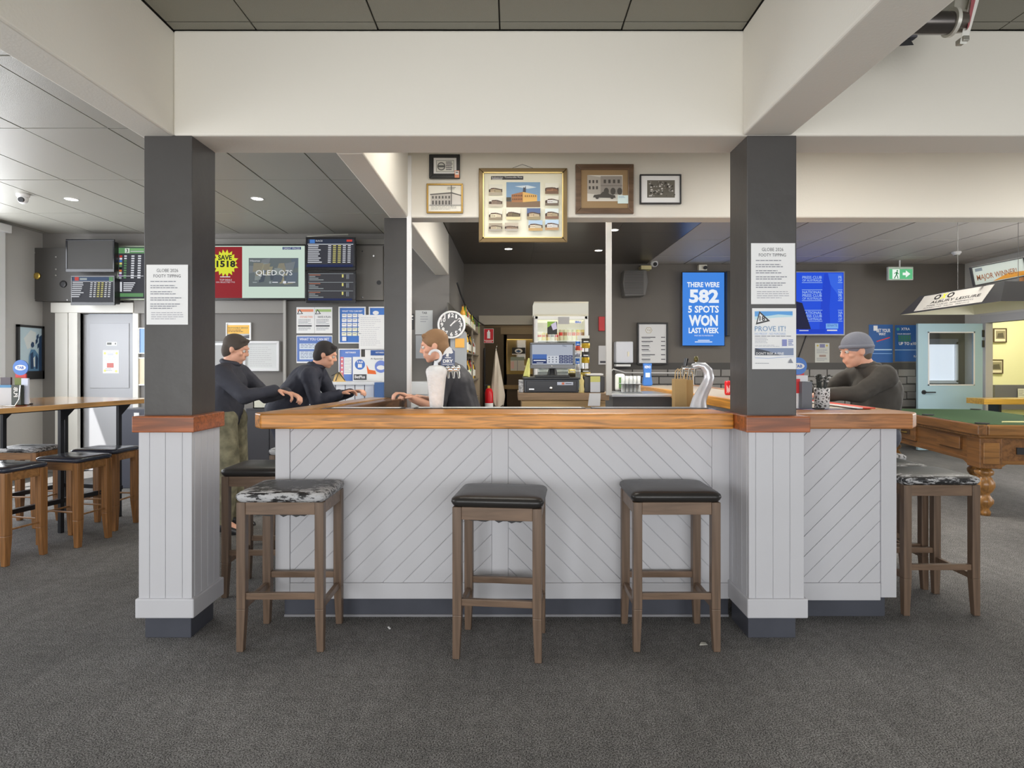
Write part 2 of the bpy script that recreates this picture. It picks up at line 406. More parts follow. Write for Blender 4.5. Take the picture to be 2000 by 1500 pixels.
# right bay: drop-in tiles
xs = [2.2 + .62 * k for k in range(9)] + [7.43]
grid(xs, [3.28, 4.5, 4.72], TILEGREY, .009); grid(xs, [4.89, 5.75, 6.95, 8.13, 9.36, YB], TILEGREY, .009)
# rooms beyond
grid([-.79, 1.2], [YB + .15, 13.4], BARCEIL); grid([7.43, 10.9], [8.2, 11.6], WHITEWALL)

def wall(name, mb): return struct(mb.build(name))
# back wall on the left, with the door opening
DX0, DX1, DZT = PX(157, YL), PX(262, YL), 1.995
mb = MB(); mb.box(XL, DX0, YL, YL + .15, 0, ZC, GREYWALL).box(DX0, DX1, YL, YL + .15, DZT, ZC, GREYWALL).box(DX1, XP, YL, YL + .15, 0, ZC, GREYWALL)
wall('wall_back_left', mb)
# left wall with two windows
def wall_with_holes(name, X, y0, y1, holes, m, th=.15, side=-1):
    mb = MB(); xs_ = sorted([X, X + side * th]); cur = y0
    for a, b, z0, z1 in holes:
        mb.box(*xs_, cur, a, 0, ZC, m).box(*xs_, a, b, 0, z0, m).box(*xs_, a, b, z1, ZC, m); cur = b
    mb.box(*xs_, cur, y1, 0, ZC, m); return wall(name, mb)
LWALL = K(176, 174, 170, .6, bump=.2, bscale=40)
wall_with_holes('wall_left', XL, YF, YL, [(1.2, 4.0, .7, 2.7), (4.75, 7.05, .85, 2.9)], LWALL)
wall_with_holes('wall_right', XR, YF, YB, [(2.2, 4.6, .7, 2.6), (5.2, 7.6, .7, 2.6), (8.5, 9.64, 0, 2.0)], K(190, 189, 186, .6, bump=.2, bscale=40), th=.08, side=1)
# street wall behind the camera
mb = MB(); cur = XL
for a, b in ((-5.4, -3.0), (-2.6, -.2), (.2, 2.6), (3.0, 5.4)):
    mb.box(cur, a, YF - .15, YF, 0, ZC, GREYWALL).box(a, b, YF - .15, YF, 0, .3, GREYWALL).box(a, b, YF - .15, YF, 2.7, ZC, GREYWALL); cur = b
mb.box(cur, XR, YF - .15, YF, 0, ZC, GREYWALL); wall('wall_street', mb)
# back wall on the right, with passage opening
PX0, PX1, PZT = PX(946, YB), .62, 2.0
mb = MB(); mb.box(XP, PX0, YB, YB + .15, 0, ZC, DARKWALL).box(PX0, PX1, YB, YB + .15, PZT, ZC, DARKWALL)
WNX0, WNX1, WNZ0, WNZ1 = 6.78, 7.30, 1.06, 1.72
mb.box(PX1, WNX0, YB, YB + .15, 0, ZC, DARKWALL).box(WNX0, WNX1, YB, YB + .15, 0, WNZ0, DARKWALL).box(WNX0, WNX1, YB, YB + .15, WNZ1, ZC, DARKWALL).box(WNX1, XR, YB, YB + .15, 0, ZC, DARKWALL)
wb = wall('wall_back', mb)
# the partition that closes the bar on the left, under the beam
wall('wall_partition', MB().box(-.97, XP, YL + .15, YB, 0, ZC, GREYWALL))
wall('wall_passage', MB().box(-.79, -.75, YB + .15, 13.0, 0, ZC, K(76, 66, 54)).box(1.2, 1.24, YB + .15, 13.0, 0, ZC, K(76, 66, 54)).box(-.8, 1.24, 13.0, 13.1, 0, ZC, K(92, 80, 64)))
wall('wall_next_room', MB().box(XR + .08, 10.9, 11.6, 11.75, 0, ZC, CREAM).box(10.8, 10.95, 8.1, 11.6, 0, ZC, CREAM).box(XR, XR + .08, YB, 11.6, 0, ZC, CREAM).box(XR + .08, 10.9, 8.1, 8.2, 0, ZC, CREAM))

# bricks painted dark, low on the back wall: each one a part
BR = K(120, 117, 114, .5, bump=.3, bscale=30, noise=.06, nscale=4)
bw, bh = .29, .125
MB().box(1.66, 6.64, YB - .008, YB, .64, 1.38, K(62, 60, 58)).build('mortar', wb)
brick0 = None
def bricks(x0, x1, z0, z1):
    global brick0
    row = 0; z = z0
    while z + bh <= z1 + .01:
        x = x0 - (bw / 2 if row % 2 else 0)
        while x < x1 - .05:
            a, b = max(x, x0), min(x + bw, x1)
            if b - a > .06:
                full = abs((b - a) - bw) < 1e-3
                if full and brick0 is not None:
                    o = brick0.copy(); COL.objects.link(o); o.location = (x + bw / 2 - ORG[wb.name].x, YB - .011 + R.uniform(-.003, .002) - ORG[wb.name].y, z - ORG[wb.name].z)
                else:
                    o = MB().box(a + .008, b - .008, YB - .024, YB, z + .008, z + bh - .008, BR).build('brick', wb, bevel=.004, seg=1)
                    if full: brick0 = o
            x += bw
        z += bh; row += 1
bricks(1.68, 6.62, .66, 1.36)

# doors -------------------------------------------------------------
WD = K(150, 151, 155, .5)
d1 = struct(MB().box(DX0 + .01, DX1 - .01, YL + .05, YL + .09, .01, DZT - .01, WD).build('door_1'))
MB().box(DX0 + .09, DX1 - .09, YL + .042, YL + .05, 1.05, DZT - .12, K(155, 156, 160, .5)).build('panel', d1, bevel=.004)
MB().box(DX0 + .09, DX1 - .09, YL + .042, YL + .05, .12, .93, K(155, 156, 160, .5)).build('panel', d1, bevel=.004)
ARCH = K(196, 194, 188, .5)
mb = MB(); mb.box(PX(106, 7.7), PX(131, 7.7), YL - .04, YL, 0, 2.0, ARCH); mb.box(PX(134, 7.7), DX0, YL - .055, YL + .05, 0, 2.0, ARCH)
mb.box(PX(101, 7.7), PX(262, 7.7), YL - .07, YL, 2.0, 2.125, ARCH); mb.box(DX1, DX1 + .07, YL - .03, YL + .05, 0, 2.0, ARCH)
struct(mb.build('trim_1', bevel=.004))
# open teal door beside the next room
TEAL = K(154, 182, 194, .45)
DY = 9.62; tx0, tx1, tz1 = PX(1793, DY), XR - .06, PZ(632, DY)
d2 = struct(thing('door_2', 'pale teal half glazed door standing open against the back wall', None, ((tx0 + tx1) / 2, DY, 0)))
gx0, gx1, gz0, gz1 = PX(1812, DY), PX(1903, DY), PZ(753, DY), PZ(648, DY)
leaf2 = MB().box(tx0, gx0, DY, DY + .045, .01, tz1, TEAL).box(gx1, tx1, DY, DY + .045, .01, tz1, TEAL).box(gx0, gx1, DY, DY + .045, .01, gz0, TEAL).box(gx0, gx1, DY, DY + .045, gz1, tz1, TEAL).build('door_leaf', d2)
WB = K(222, 224, 224, .4)
MB().box(gx0, gx0 + .018, DY - .012, DY, gz0, gz1, WB).box(gx1 - .018, gx1, DY - .012, DY, gz0, gz1, WB).box(gx0, gx1, DY - .012, DY, gz0, gz0 + .018, WB).box(gx0, gx1, DY - .012, DY, gz1 - .018, gz1, WB).build('glazing_bead', leaf2)
MB().box(gx0, gx1, DY + .02, DY + .025, gz0, gz1, glass_mat((.93, .96, .97), .1)).build('pane', leaf2)
hx, hz = PX(1804, DY), PZ(766, DY)
MB().cyl((hx, DY - .012, hz), (hx, DY, hz), .034, .034, BLACKMETAL).tube([(hx, DY - .012, hz), (hx, DY - .05, hz), (hx + .02, DY - .055, hz), (hx + .15, DY - .055, hz)], .01, BLACKMETAL).build('handle', leaf2)
for zz in (1.78, 1.62): MB().box(tx1 - .012, tx1 + .02, DY - .012, DY + .004, zz, zz + .11, BLACKMETAL).build('hinge', leaf2)
# trim round the next-room opening
TR = K(176, 176, 178, .5)
struct(MB().box(XR - .03, XR + .085, 9.60, 9.68, 0, 2.0, TR).box(XR - .02, XR + .085, 8.4, 8.5, 0, 2.0, TR).box(XR - .03, XR + .1, 8.38, 9.7, 2.0, 2.12, TR).build('trim_2', bevel=.004))
struct(MB().box(PX0 - .09, PX0, YB - .03, YB + .1, 0, 2.0, K(96, 82, 66)).box(PX0 - .09, PX1 + .09, YB - .05, YB, PZT, 2.15, K(150, 143, 130)).build('trim_3', bevel=.003))
struct(MB().box(XL, PX(101, 7.7), YL - .02, YL, 0, .1, K(120, 118, 116)).build('baseboard_back'))
struct(MB().box(PX(420, YL), XP, YL - .03, YL, 2.86, 2.93, K(118, 116, 112)).build('trim_4', bevel=.003))
# windows
def window(name, X, y0, y1, z0, z1, m, side=-1, blind=False):
    t = struct(thing(name, None, None, (X, (y0 + y1) / 2, z0)))
    a, b = sorted([X + side * .02, X + side * .08])
    f = MB(); f.box(a, b, y0, y0 + .05, z0, z1, m).box(a, b, y1 - .05, y1, z0, z1, m).box(a, b, y0, y1, z0, z0 + .05, m).box(a, b, y0, y1, z1 - .05, z1, m).box(a, b, (y0 + y1) / 2 - .02, (y0 + y1) / 2 + .02, z0, z1, m)
    wf = f.build('window_frame', t)
    MB().box(X + side * .05 - .003, X + side * .05 + .003, y0 + .05, y1 - .05, z0 + .05, z1 - .05, glass_mat((.97, .98, 1), .1)).build('pane', wf)
    c, e = sorted([X, X - side * .035])
    g = MB(); g.box(c, e, y0 - .09, y0, z0 - .05, z1 + .03, m).box(c, e, y1, y1 + .09, z0 - .05, z1 + .03, m).box(c, e + .05, y0 - .12, y1 + .12, z1, z1 + .09, m).box(c, e + .04, y0 - .1, y1 + .1, z0 - .05, z0, m)
    g.build('architrave', t, bevel=.004)
    return t
window('window_1', XL, 4.75, 7.05, .85, 2.88, WHITE)
window('added_window_4', XR, 5.2, 7.6, .7, 2.6, WHITE, side=1)  # unseen window, put in to carry the added right bay fill light
window('window_5', XR, 2.2, 4.6, .7, 2.6, WHITE, side=1)
window('window_2', XL, 1.2, 4.0, .7, 2.7, WHITE)
# small window with a lowered roller blind, seen through the open door's glass
t = struct(thing('window_3', None, None, (WNX0, YB, WNZ0)))
BLIND = bpy.data.materials.new('roller_blind'); BLIND.use_nodes = True
bp_ = BLIND.node_tree.nodes['Principled BSDF']; bp_.inputs['Base Color'].default_value = (.8, .82, .86, 1); bp_.inputs['Roughness'].default_value = .8
bp_.inputs['Emission Color'].default_value = (.72, .76, .86, 1); bp_.inputs['Emission Strength'].default_value = .75   # daylight through the cloth
MB().box(WNX0, WNX1, YB - .03, YB, WNZ1 - .04, WNZ1 + .05, K(120, 120, 124)).box(WNX0, WNX0 + .03, YB - .03, YB, WNZ0, WNZ1, WHITE).box(WNX1 - .03, WNX1, YB - .03, YB, WNZ0, WNZ1, WHITE).box(WNX0, WNX1, YB - .03, YB, WNZ0 - .02, WNZ0 + .03, WHITE).build('window_frame', t)
MB().box(WNX0 + .03, WNX1 - .03, YB + .01, YB + .014, WNZ0 + .03, WNZ1 - .04, BLIND).build('roller_blind', t)
MB().box(WNX0 + .03, WNX1 - .03, YB + .04, YB + .046, WNZ0, WNZ1, glass_mat()).build('pane', t)

# white boxed beams (plaster, slightly rounded arrises)
ZB = 2.479
def beam(name, x0, x1, y0, y1): return struct(MB().box(x0, x1, y0, y1, ZB, ZC, WHITEWALL).build(name, bevel=.012, seg=3))
beam('trim_5', -1.672, XR, 3.03, 3.287)             # across the front of the bar and on to the right wall
beam('trim_6', -1.842, -1.672, YF, 3.287)           # toward the camera on the left
beam('trim_7', 1.137, 1.378, YF, 3.03)              # toward the camera on the right
beam('trim_8', -.945, -.797, 3.287, 4.72)           # back to the middle column
beam('trim_9', -.945, XR, 4.72, 4.89)               # second cross beam
beam('trim_10', -.972, -.797, 4.89, YL)             # back along the bar's left side

# ================================================================== COLUMNS
def boards_x(parent, x0, x1, y, z0, z1, seams, m, th=.012, back=1):
    e = [x0] + seams + [x1]
    for a, b in zip(e[:-1], e[1:]):
        MB().box(a + .001, b - .001, y, y + th * back, z0, z1, m).build('board', parent, bevel=.0015, seg=1)
def boards_y(parent, y0, y1, x, z0, z1, n, m, th=.012, side=-1):
    for k in range(n):
        a = y0 + (y1 - y0) * k / n; b = y0 + (y1 - y0) * (k + 1) / n
        MB().box(min(x, x + side * th), max(x, x + side * th), a + .001, b - .001, z0, z1, m).build('board', parent, bevel=.0015, seg=1)
def column(label, x0, x1, cx0, cx1, seams, full_cap, zt):
    t = thing('column', label, 'column', ((x0 + x1) / 2, 3.15, 0))
    y0, y1 = 3.035, 3.275
    MB().box(x0, x1, y0, y1, 1.09, zt, BLACKCOL).build('shaft', t, bevel=.004)
    MB().box(x0 + .005, x1 - .005, y0, y1 - .01, 0, .14, KICK).build('kick_board', t, bevel=.003)
    MB().box(cx0 + .012, cx1 - .012, 2.989, 3.26, .12, 1.03, PANELWHITE).build('core', t)
    boards_x(t, cx0 + .008, cx1 - .008, 2.985, .2, 1.03, seams, PANELWHITE, .024)
    boards_y(t, 3.01, 3.27, cx1 - .008, .2, 1.03, 4, PANELWHITE); boards_y(t, 3.01, 3.27, cx0 + .008, .2, 1.03, 4, PANELWHITE, side=1)
    mb = MB(); mb.box(cx0 - .002, cx1 + .006, 2.972, 3.29, .121, .215, PANELWHITE); mb.build('plinth', t, bevel=.006)
    MB().box(cx0 - .012, cx1 + .012, 2.962, 3.285, 1.022, 1.10, REDOAK).build('cap_rail', t, bevel=.005)
    return t
column('black square column on the left, white boarded foot, one tipping notice', -1.818, -1.581, -1.823, -1.547, [PX(292, 2.985), PX(323, 2.985), PX(356, 2.985)], True, ZB + .004)
column('black square column rising out of the bar corner on the right, two notices', 1.1615, 1.406, 1.142, 1.428, [PX(1476, 2.985), PX(1510, 2.985), PX(1543, 2.985)], True, ZB + .004)
c3 = tag(MB().box(-.985, -.806, 4.73, 4.90, 0, ZB, BLACKCOL).build('column', bevel=.004), 'slim black column in the middle distance, left of the clock', 'column')
tag(MB().box(-.806, -.772, 4.70, 4.735, 0, 2.95, WHITE).build('cable_conduit', bevel=.003), 'white cable conduit running down the right edge of the slim black column', 'conduit')

# ================================================================== BAR
bar = thing('bar_counter', 'white boarded pub bar with thick oak counter edge', 'bar', (.4, 3.4, 0))
PY = 3.25
CORE = PANELWHITE
BL, BRX = -1.25, 2.03
# carcass walls: front run, left arm, right arm
MB().box(BL + .01, 1.16, PY + .006, 3.42, .12, 1.02, CORE).box(BL + .01, BL + .15, 3.42, 4.68, .12, 1.02, CORE).build('carcass', bar)
MB().box(1.41, BRX - .01, PY + .006, 3.42, .12, 1.02, CORE).box(BRX - .14, BRX - .01, 3.42, 7.6, .12, 1.02, CORE).build('carcass', bar)
MB().box(BL + .03, 1.16, PY + .045, 3.40, 0, .13, KICK).box(1.41, BRX - .03, PY + .045, 3.40, 0, .13, KICK).build('kick_board', bar, bevel=.002)
MB().box(BL + .03, 1.16, PY + .038, PY + .05, 0, .012, K(120, 120, 124)).build('edge_strip', bar)
# diagonal tongue and groove boards, each one a part
def clip(poly, a, b, c):
    out = []
    for i in range(len(poly)):
        p, q = poly[i], poly[(i + 1) % len(poly)]
        fp_, fq = a * p[0] + b * p[1] - c, a * q[0] + b * q[1] - c
        if fp_ <= 0: out.append(p)
        if (fp_ < 0 < fq) or (fq < 0 < fp_):
            t_ = fp_ / (fp_ - fq); out.append((p[0] + (q[0] - p[0]) * t_, p[1] + (q[1] - p[1]) * t_))
    return out
def diag(x0, x1, z0, z1, sgn, off, y=PY, wd=.0755):
    s2 = math.sqrt(.5); k = -60
    while k < 80:
        # coordinate across the boards
        lo, hi = off + k * wd + .0014, off + (k + 1) * wd - .0014
        poly = [(x0, z0), (x1, z0), (x1, z1), (x0, z1)]
        poly = clip(poly, -s2 * sgn, s2, hi); poly = clip(poly, s2 * sgn, -s2, -lo)
        k += 1
        if len(poly) < 3: continue
        ar = abs(sum(poly[i][0] * poly[(i + 1) % len(poly)][1] - poly[(i + 1) % len(poly)][0] * poly[i][1] for i in range(len(poly)))) / 2
        if ar < 2e-4: continue
        MB().prism(poly, 'Y', y + R.uniform(-.0008, .0008), y + .008, PANELWHITE).build('board', bar, bevel=.0012, seg=1)
zr = PZ(1138, PY)
diag(PX(567, PY), PX(960, PY), zr, 1.022, 1, .02)
diag(PX(993, PY), PX(1390, PY), zr, 1.022, -1, .03)
diag(1.43, PX(1719, PY), zr, 1.022, 1, .05)
def bx(name, *a, m=PANELWHITE, bv=.003): return MB().box(*a, m).build(name, bar, bevel=bv)
bx('corner_board', BL, PX(567, PY) - .001, PY - .008, PY + .02, .12, 1.022)
bx('upright_board', PX(960, PY) + .001, PX(993, PY) - .001, PY - .002, PY + .02, zr, 1.022)
bx('upright_board', PX(1390, PY) + .001, 1.15, PY - .004, PY + .02, zr, 1.022)
bx('corner_board', PX(1719, PY) + .001, BRX, PY - .008, PY + .02, .12, 1.022)
bx('bottom_rail', PX(567, PY), 1.15, PY - .006, PY + .02, PZ(1169, PY), zr - .001)
bx('bottom_rail', 1.42, PX(1719, PY), PY - .006, PY + .02, PZ(1172, PY), zr - .001)
for k in range(12):                                       # left end of the bar, upright boards
    a = PY + .02 + k * .118
    bx('board', BL - .002, BL + .012, a + .001, a + .117, .12, 1.022)
for k in range(36):                                       # outer side of the right arm
    a = PY + .02 + k * .12
    if a < 7.5: bx('board', BRX - .012, BRX + .002, a + .001, a + .119, .12, 1.022)
# oak edge
mb = MB()
zt, zb_ = 1.10, 1.022
mb.prism([(-1.34, 3.20), (-1.28, 3.125), (1.13, 3.125), (1.13, 3.46), (-1.18, 3.46)], 'Z', zb_, zt, OAK); mb.build('front_edge_plank', bar, bevel=.008, seg=3)
MB().prism([(1.44, 3.125), (2.04, 3.125), (2.12, 3.22), (2.12, 3.40), (1.44, 3.40)], 'Z', zb_, zt, wood(158, 104, 60, .55, .36, 4, 'X', .15)).build('front_edge_plank', bar, bevel=.008, seg=3)
MB().prism([(-1.34, 3.20), (-1.18, 3.46), (-.93, 4.69), (-1.09, 4.75)], 'Z', zb_, zt - .002, OAKY).build('side_edge_plank', bar, bevel=.006)
MB().prism([(2.12, 3.22), (2.30, 7.65), (2.22, 7.65), (2.03, 3.40)], 'Z', zb_, zt - .002, OAKY).build('side_edge_plank', bar, bevel=.006)
LAM = K(92, 92, 96, .25)
MB().box(-1.1, 1.16, 3.46, 3.62, 1.06, 1.096, LAM).box(1.41, 2.0, 3.40, 3.62, 1.06, 1.092, LAM).build('counter_top', bar)
MB().prism([(1.66, 3.62), (2.03, 3.62), (2.22, 7.65), (1.58, 7.65)], 'Z', 1.06, 1.092, K(150, 140, 126, .4)).build('counter_top', bar)
MB().prism([(1.62, 3.62), (1.67, 3.62), (1.59, 7.65), (1.54, 7.65)], 'Z', 1.02, 1.094, wood(206, 140, 58, .6, .3, 3, 'Y')).build('inner_edge_plank', bar, bevel=.004)
MB().prism([(-1.06, 3.62), (-.98, 3.62), (-.80, 4.68), (-.92, 4.68)], 'Z', 1.02, 1.097, wood(110, 78, 52, .6, .4, 3, 'Y')).build('inner_edge_plank', bar, bevel=.004)
# bar mats lying on the counter
MATW = K(205, 206, 208, .8)
def mat_obj(label, x0, x1, y0, y1, z, m, m2=None):
    mb = MB(); mb.box(x0, x1, y0, y1, z, z + .006, m)
    if m2: mb.box(x0 + .02, x1 - .02, y0 + .015, y1 - .015, z + .006, z + .0065, m2)
    return tag(mb.build('bar_mat', bevel=.002), label, 'bar mat', 'flat mats lying along the bar')
mat_obj('long pale bar runner along the counter between the ice tap and the till', -.56, .42, 3.50, 3.60, 1.0965, BLACK, MATW)
mat_obj('dark grey bar runner on the counter below the blue screen', .46, 1.12, 3.50, 3.60, 1.0965, K(88, 90, 96), K(120, 124, 132))
mat_obj('pale bar runner on the counter left of the ice tap', -1.05, -.62, 3.48, 3.58, 1.0965, BLACK, MATW)
mb = MB(); mb.prism([(2.00, 3.50), (2.07, 3.50), (2.16, 5.6), (2.06, 5.6)], 'Z', 1.098, 1.104, K(190, 74, 62, .8)); mb.prism([(1.97, 3.50), (1.998, 3.50), (2.05, 5.6), (2.02, 5.6)], 'Z', 1.098, 1.104, PAPER)
tag(mb.build('bar_mat'), 'red bar runner on the right arm of the bar in front of the seated person', 'bar mat', 'flat mats lying along the bar')
# back bench inside the bar (stainless), seen over the counter
bench = thing('under_bench', 'stainless steel bench behind the bar under the tissue dispenser', 'bench', (1.25, 6.4, 0))
MB().box(.98, 1.72, 6.05, 6.75, 1.03, 1.06, STEEL).build('bench_top', bench, bevel=.004)
MB().box(1.0, 1.70, 6.10, 6.7, .1, 1.03, K(84, 84, 86, .35, .3)).build('cabinet', bench)
svc = thing('service_shelf', 'low steel shelf fixed behind the front of the bar', 'shelf', (0, 3.9, 0))
MB().box(-1.0, 1.5, 3.64, 4.15, .90, .93, STEEL).build('shelf_board', svc); MB().box(-.98, 1.48, 3.66, 4.1, 0, .90, K(80, 80, 82, .4, .2)).build('cabinet', svc)

area('next_room_fill', (9.0, 10.2, 2.95), (0, 0, 0), 1.0, .6, 55, (1, .93, .80))  # added fill light without a fitting, brightens the cream wall past the doorway
# ================================================================== STOOLS
def legshape(mb, x, y, zt, w0, w1, taper_z, m):
    h = w0 / 2; k = w1 / 2
    sx = 1 if x > 0 else -1; sy = 1 if y > 0 else -1
    ox = x - sx * (h - k) * 0; oy = y
    def q(cx, cy, r, z): return [(cx - r, cy - r, z), (cx + r, cy - r, z), (cx + r, cy + r, z), (cx - r, cy + r, z)]
    mb.hexa(q(x + sx * (h - k), y + sy * (h - k), k, 0), q(x, y, h, taper_z), m)
    mb.hexa(q(x, y, h, taper_z), q(x, y, h, zt), m)
def make_stool(label, W, D, H, seat_m, wz, wx, leg_w=.042, foot_w=.032, st_f=.258, st_s=.205, rod=False, cush=.055, torn=False):
    t = thing('bar_stool', label, 'stool')
    zt = H - cush
    lx, ly = W / 2 - leg_w / 2, D / 2 - leg_w / 2
    for sx in (-1, 1):
        for sy in (-1, 1):
            mb = MB(); legshape(mb, sx * lx, sy * ly, zt, leg_w, foot_w, .2, wz); mb.build('leg', t, bevel=.003)
    ah = .058
    for sy in (-1, 1): MB().box(-lx + leg_w / 2, lx - leg_w / 2, sy * ly - .011 + sy * .006, sy * ly + .011 + sy * .006, zt - ah, zt, wx).build('apron_rail', t, bevel=.002)
    for sx in (-1, 1): MB().box(sx * lx - .011 + sx * .006, sx * lx + .011 + sx * .006, -ly + leg_w / 2, ly - leg_w / 2, zt - ah, zt, wx).build('apron_rail', t, bevel=.002)
    a = .006 if rod else .016; b = .008 if rod else .011
    for sy in (-1, 1): MB().box(-lx + leg_w / 2 - .004, lx - leg_w / 2 + .004, sy * ly - b, sy * ly + b, st_f - a, st_f + a, wx).build('stretcher', t, bevel=.003)
    for sx in (-1, 1): MB().box(sx * lx - b, sx * lx + b, -ly + leg_w / 2 - .004, ly - leg_w / 2 + .004, st_s - a, st_s + a, wx).build('stretcher', t, bevel=.003)
    # padded seat: rounded slab with a slight dome and a rolled lower edge
    mb = MB(); N = 14; vs = []; prof = [(-.004, .000), (.004, .010), (.010, .026), (.007, .040), (-.004, .050), (-.03, .0565), (-.08, .060), (-.13, .062)]
    def ring(off, z):
        out = []; hx, hy = W / 2 + off, D / 2 + off; r = min(.035, hx * .3)
        if off < -.02: r = .035
        for cx, cy, a0 in ((hx - r, hy - r, 0), (-hx + r, hy - r, 90), (-hx + r, -hy + r, 180), (hx - r, -hy + r, 270)):
            for k in range(5):
                an = math.radians(a0 + 22.5 * k); out.append((cx + r * math.cos(an), cy + r * math.sin(an), z))
        return out
    s_ = cush / .062
    for off, z in prof: vs += ring(off, zt + z * s_)
    n = 20; fs = []
    for j in range(len(prof) - 1):
        for i in range(n): fs.append((j * n + i, j * n + (i + 1) % n, (j + 1) * n + (i + 1) % n, (j + 1) * n + i))
    fs.append(tuple((len(prof) - 1) * n + i for i in range(n))); fs.append(tuple(range(n - 1, -1, -1)))
    mb.add(vs, fs, seat_m, True); mb.build('seat', t)
    if torn:
        mb = MB(); rr = random.Random(3)
        pts = [(-W / 2 + .07, zt - ah + .002)]; x = -W / 2 + .07
        while x < W / 2 - .08: pts.append((x, zt - ah - .006 - rr.random() * .014 * math.sin(PI * (x + W / 2) / W))); x += .02
        pts.append((W / 2 - .07, zt - ah + .002))
        mb.prism(pts, 'Y', -ly + .012, ly - .012, BLACK); mb.build('torn_lining', t)
    return t
def put(o, x, y, rz=0):
    o.location = (x, y, 0); o.rotation_euler = (0, 0, math.radians(rz)); return o
GR = 'tall bar stools round the bar'
put(make_stool('dark wooden stool with flaked white-scarred seat at the left end of the bar front', .41, .345, .757, WORN, STOOLWOOD, STOOLWOODX, torn=True), -1.09, 3.055, 0)
s2 = put(make_stool('bar stool with glossy intact black seat at the middle of the bar front', .41, .345, .752, VINYL, STOOLWOOD, STOOLWOODX, torn=True), -.052, 2.965, -6)
def stool_copy(src, label, x, y, rz, seat=None):
    c = copy_tree(src); c['label'] = label
    if seat:
        for k in kids(c):
            if k.name.startswith('seat'): k.data = k.data.copy(); k.data.materials[0] = seat
    return put(c, x, y, rz)
s3 = put(make_stool('bar stool with smooth black seat beside the right column', .41, .345, .757, VINYL, STOOLWOOD, STOOLWOODX), .775, 3.055, 0)
stool_copy(s3, 'bar stool with flaking black and white seat at the right end of the bar', 2.31, 3.47, 0, WORN2)
stool_copy(s3, "bar stool with worn seat that the person in the grey beanie sits on", 2.46, 4.30, 90, WORN3)
stool_copy(s3, 'bar stool with flaking black seat directly behind the right end stool', 2.29, 3.85, 0, WORN2)
stool_copy(s3, 'bar stool with black seat between the left column and the bar end', -1.475, 3.72, 0)
stool_copy(s3, 'bar stool with pale worn edge half hidden behind the left end of the bar', -1.53, 4.56, 0, WORN3)
GL = 'short stools at the high timber table'
l1 = put(make_stool('orange-brown wooden stool with navy black seat, nearest the left edge of the picture', .38, .30, .665, VINYLNAVY, STOOLORANGE, STOOLORANGEX, .052, .036, .255, .235, True, .042), -3.53, 4.28, -13)
stool_copy(l1, 'wooden stool with black seat, middle one of the row along the high table', -3.345, 4.70, -12)
stool_copy(l1, 'wooden stool with black seat, farthest of the row and nearest the left column', -3.39, 5.13, -3)
stool_copy(l1, 'wooden stool with grey crumpled worn seat tucked under the high timber table', -4.1, 5.2, 0, WORN3)

# ================================================================== HIGH TABLE (left)
tb = thing('high_table', 'long high table with timber top and black steel frame', 'table')
L_, W_ = 2.5, 1.1
MB().box(-W_, 0, -L_, 0, 1.012, 1.05, wood(176, 134, 84, .75, .14, 2.5, 'Y', .8)).build('table_top', tb, bevel=.004)
for lx_ in (-.30, -W_ + .2):
    for ly_ in (-.12, -.66, -L_ + .15):
        MB().box(lx_ - .015, lx_ + .015, ly_ - .015, ly_ + .015, 0, 1.0, BLACKMETAL).build('leg', tb)
        MB().prism([(ly_ + .022, 1.0), (ly_ + .13, 1.0), (ly_ + .022, .9)], 'X', lx_ - .006, lx_ + .006, BLACKMETAL).build('bracket', tb)
for lx_ in (-.30, -W_ + .2): MB().box(lx_ - .02, lx_ + .02, -L_ + .1, -.1, .24, .275, BLACKMETAL).build('foot_rail', tb)
for lx_ in (-.30, -W_ + .2): MB().box(lx_ - .018, lx_ + .018, -L_ + .1, -.1, .985, 1.012, BLACKMETAL).build('top_rail', tb)
MB().box(-W_ + .2, -.30, -.14, -.1, .24, .275, BLACKMETAL).build('foot_rail', tb)
tb.location = (-3.17, 5.5, 0); tb.rotation_euler = (0, 0, math.radians(-14))

# ================================================================== POOL TABLE (right)
pt = thing('pool_table', 'antique style timber pool table with green cloth and turned legs', 'pool table')
PW, PL, PT = 1.12, 2.05, .82
PWOOD = wood(112, 76, 42, .6, .35, 2.5, 'Y', .3); PWX = wood(132, 92, 48, .6, .35, 2.5, 'X', .3); PWZ = wood(140, 98, 50, .6, .3, 3, 'Z', .4)
MB().box(.12, PW - .12, .12, PL - .12, .76, .785, GREEN).build('bed_cloth', pt)
for a in ((0, .085, 0, PL, PWOOD), (PW - .085, PW, 0, PL, PWOOD), (.085, PW - .085, 0, .085, PWX), (.085, PW - .085, PL - .085, PL, PWX)):
    MB().box(a[0], a[1], a[2], a[3], .725, PT, a[4]).build('rail', pt, bevel=.012, seg=3)
for a in ((.085, .125, .1, PL / 2 - .05), (.085, .125, PL / 2 + .05, PL - .1), (PW - .125, PW - .085, .1, PL / 2 - .05), (PW - .125, PW - .085, PL / 2 + .05, PL - .1), (.12, PW - .12, .085, .125), (.12, PW - .12, PL - .125, PL - .085)):
    MB().box(a[0], a[1], a[2], a[3], .775, PT - .004, GREEN).build('cushion', pt, bevel=.008)
MB().box(.03, PW - .03, .03, PL - .03, PT - .002, PT + .002, GREEN).build('rail_cloth', pt)
for x_ in (.085, PW - .085):
    for y_ in (.085, PL / 2, PL - .085): MB().cyl((x_, y_, PT - .08), (x_, y_, PT + .012), .05, .055, BLACK, 16).build('pocket', pt)
MB().box(.06, PW - .06, .06, PL - .06, .47, .73, PWOOD).build('body', pt, bevel=.004)
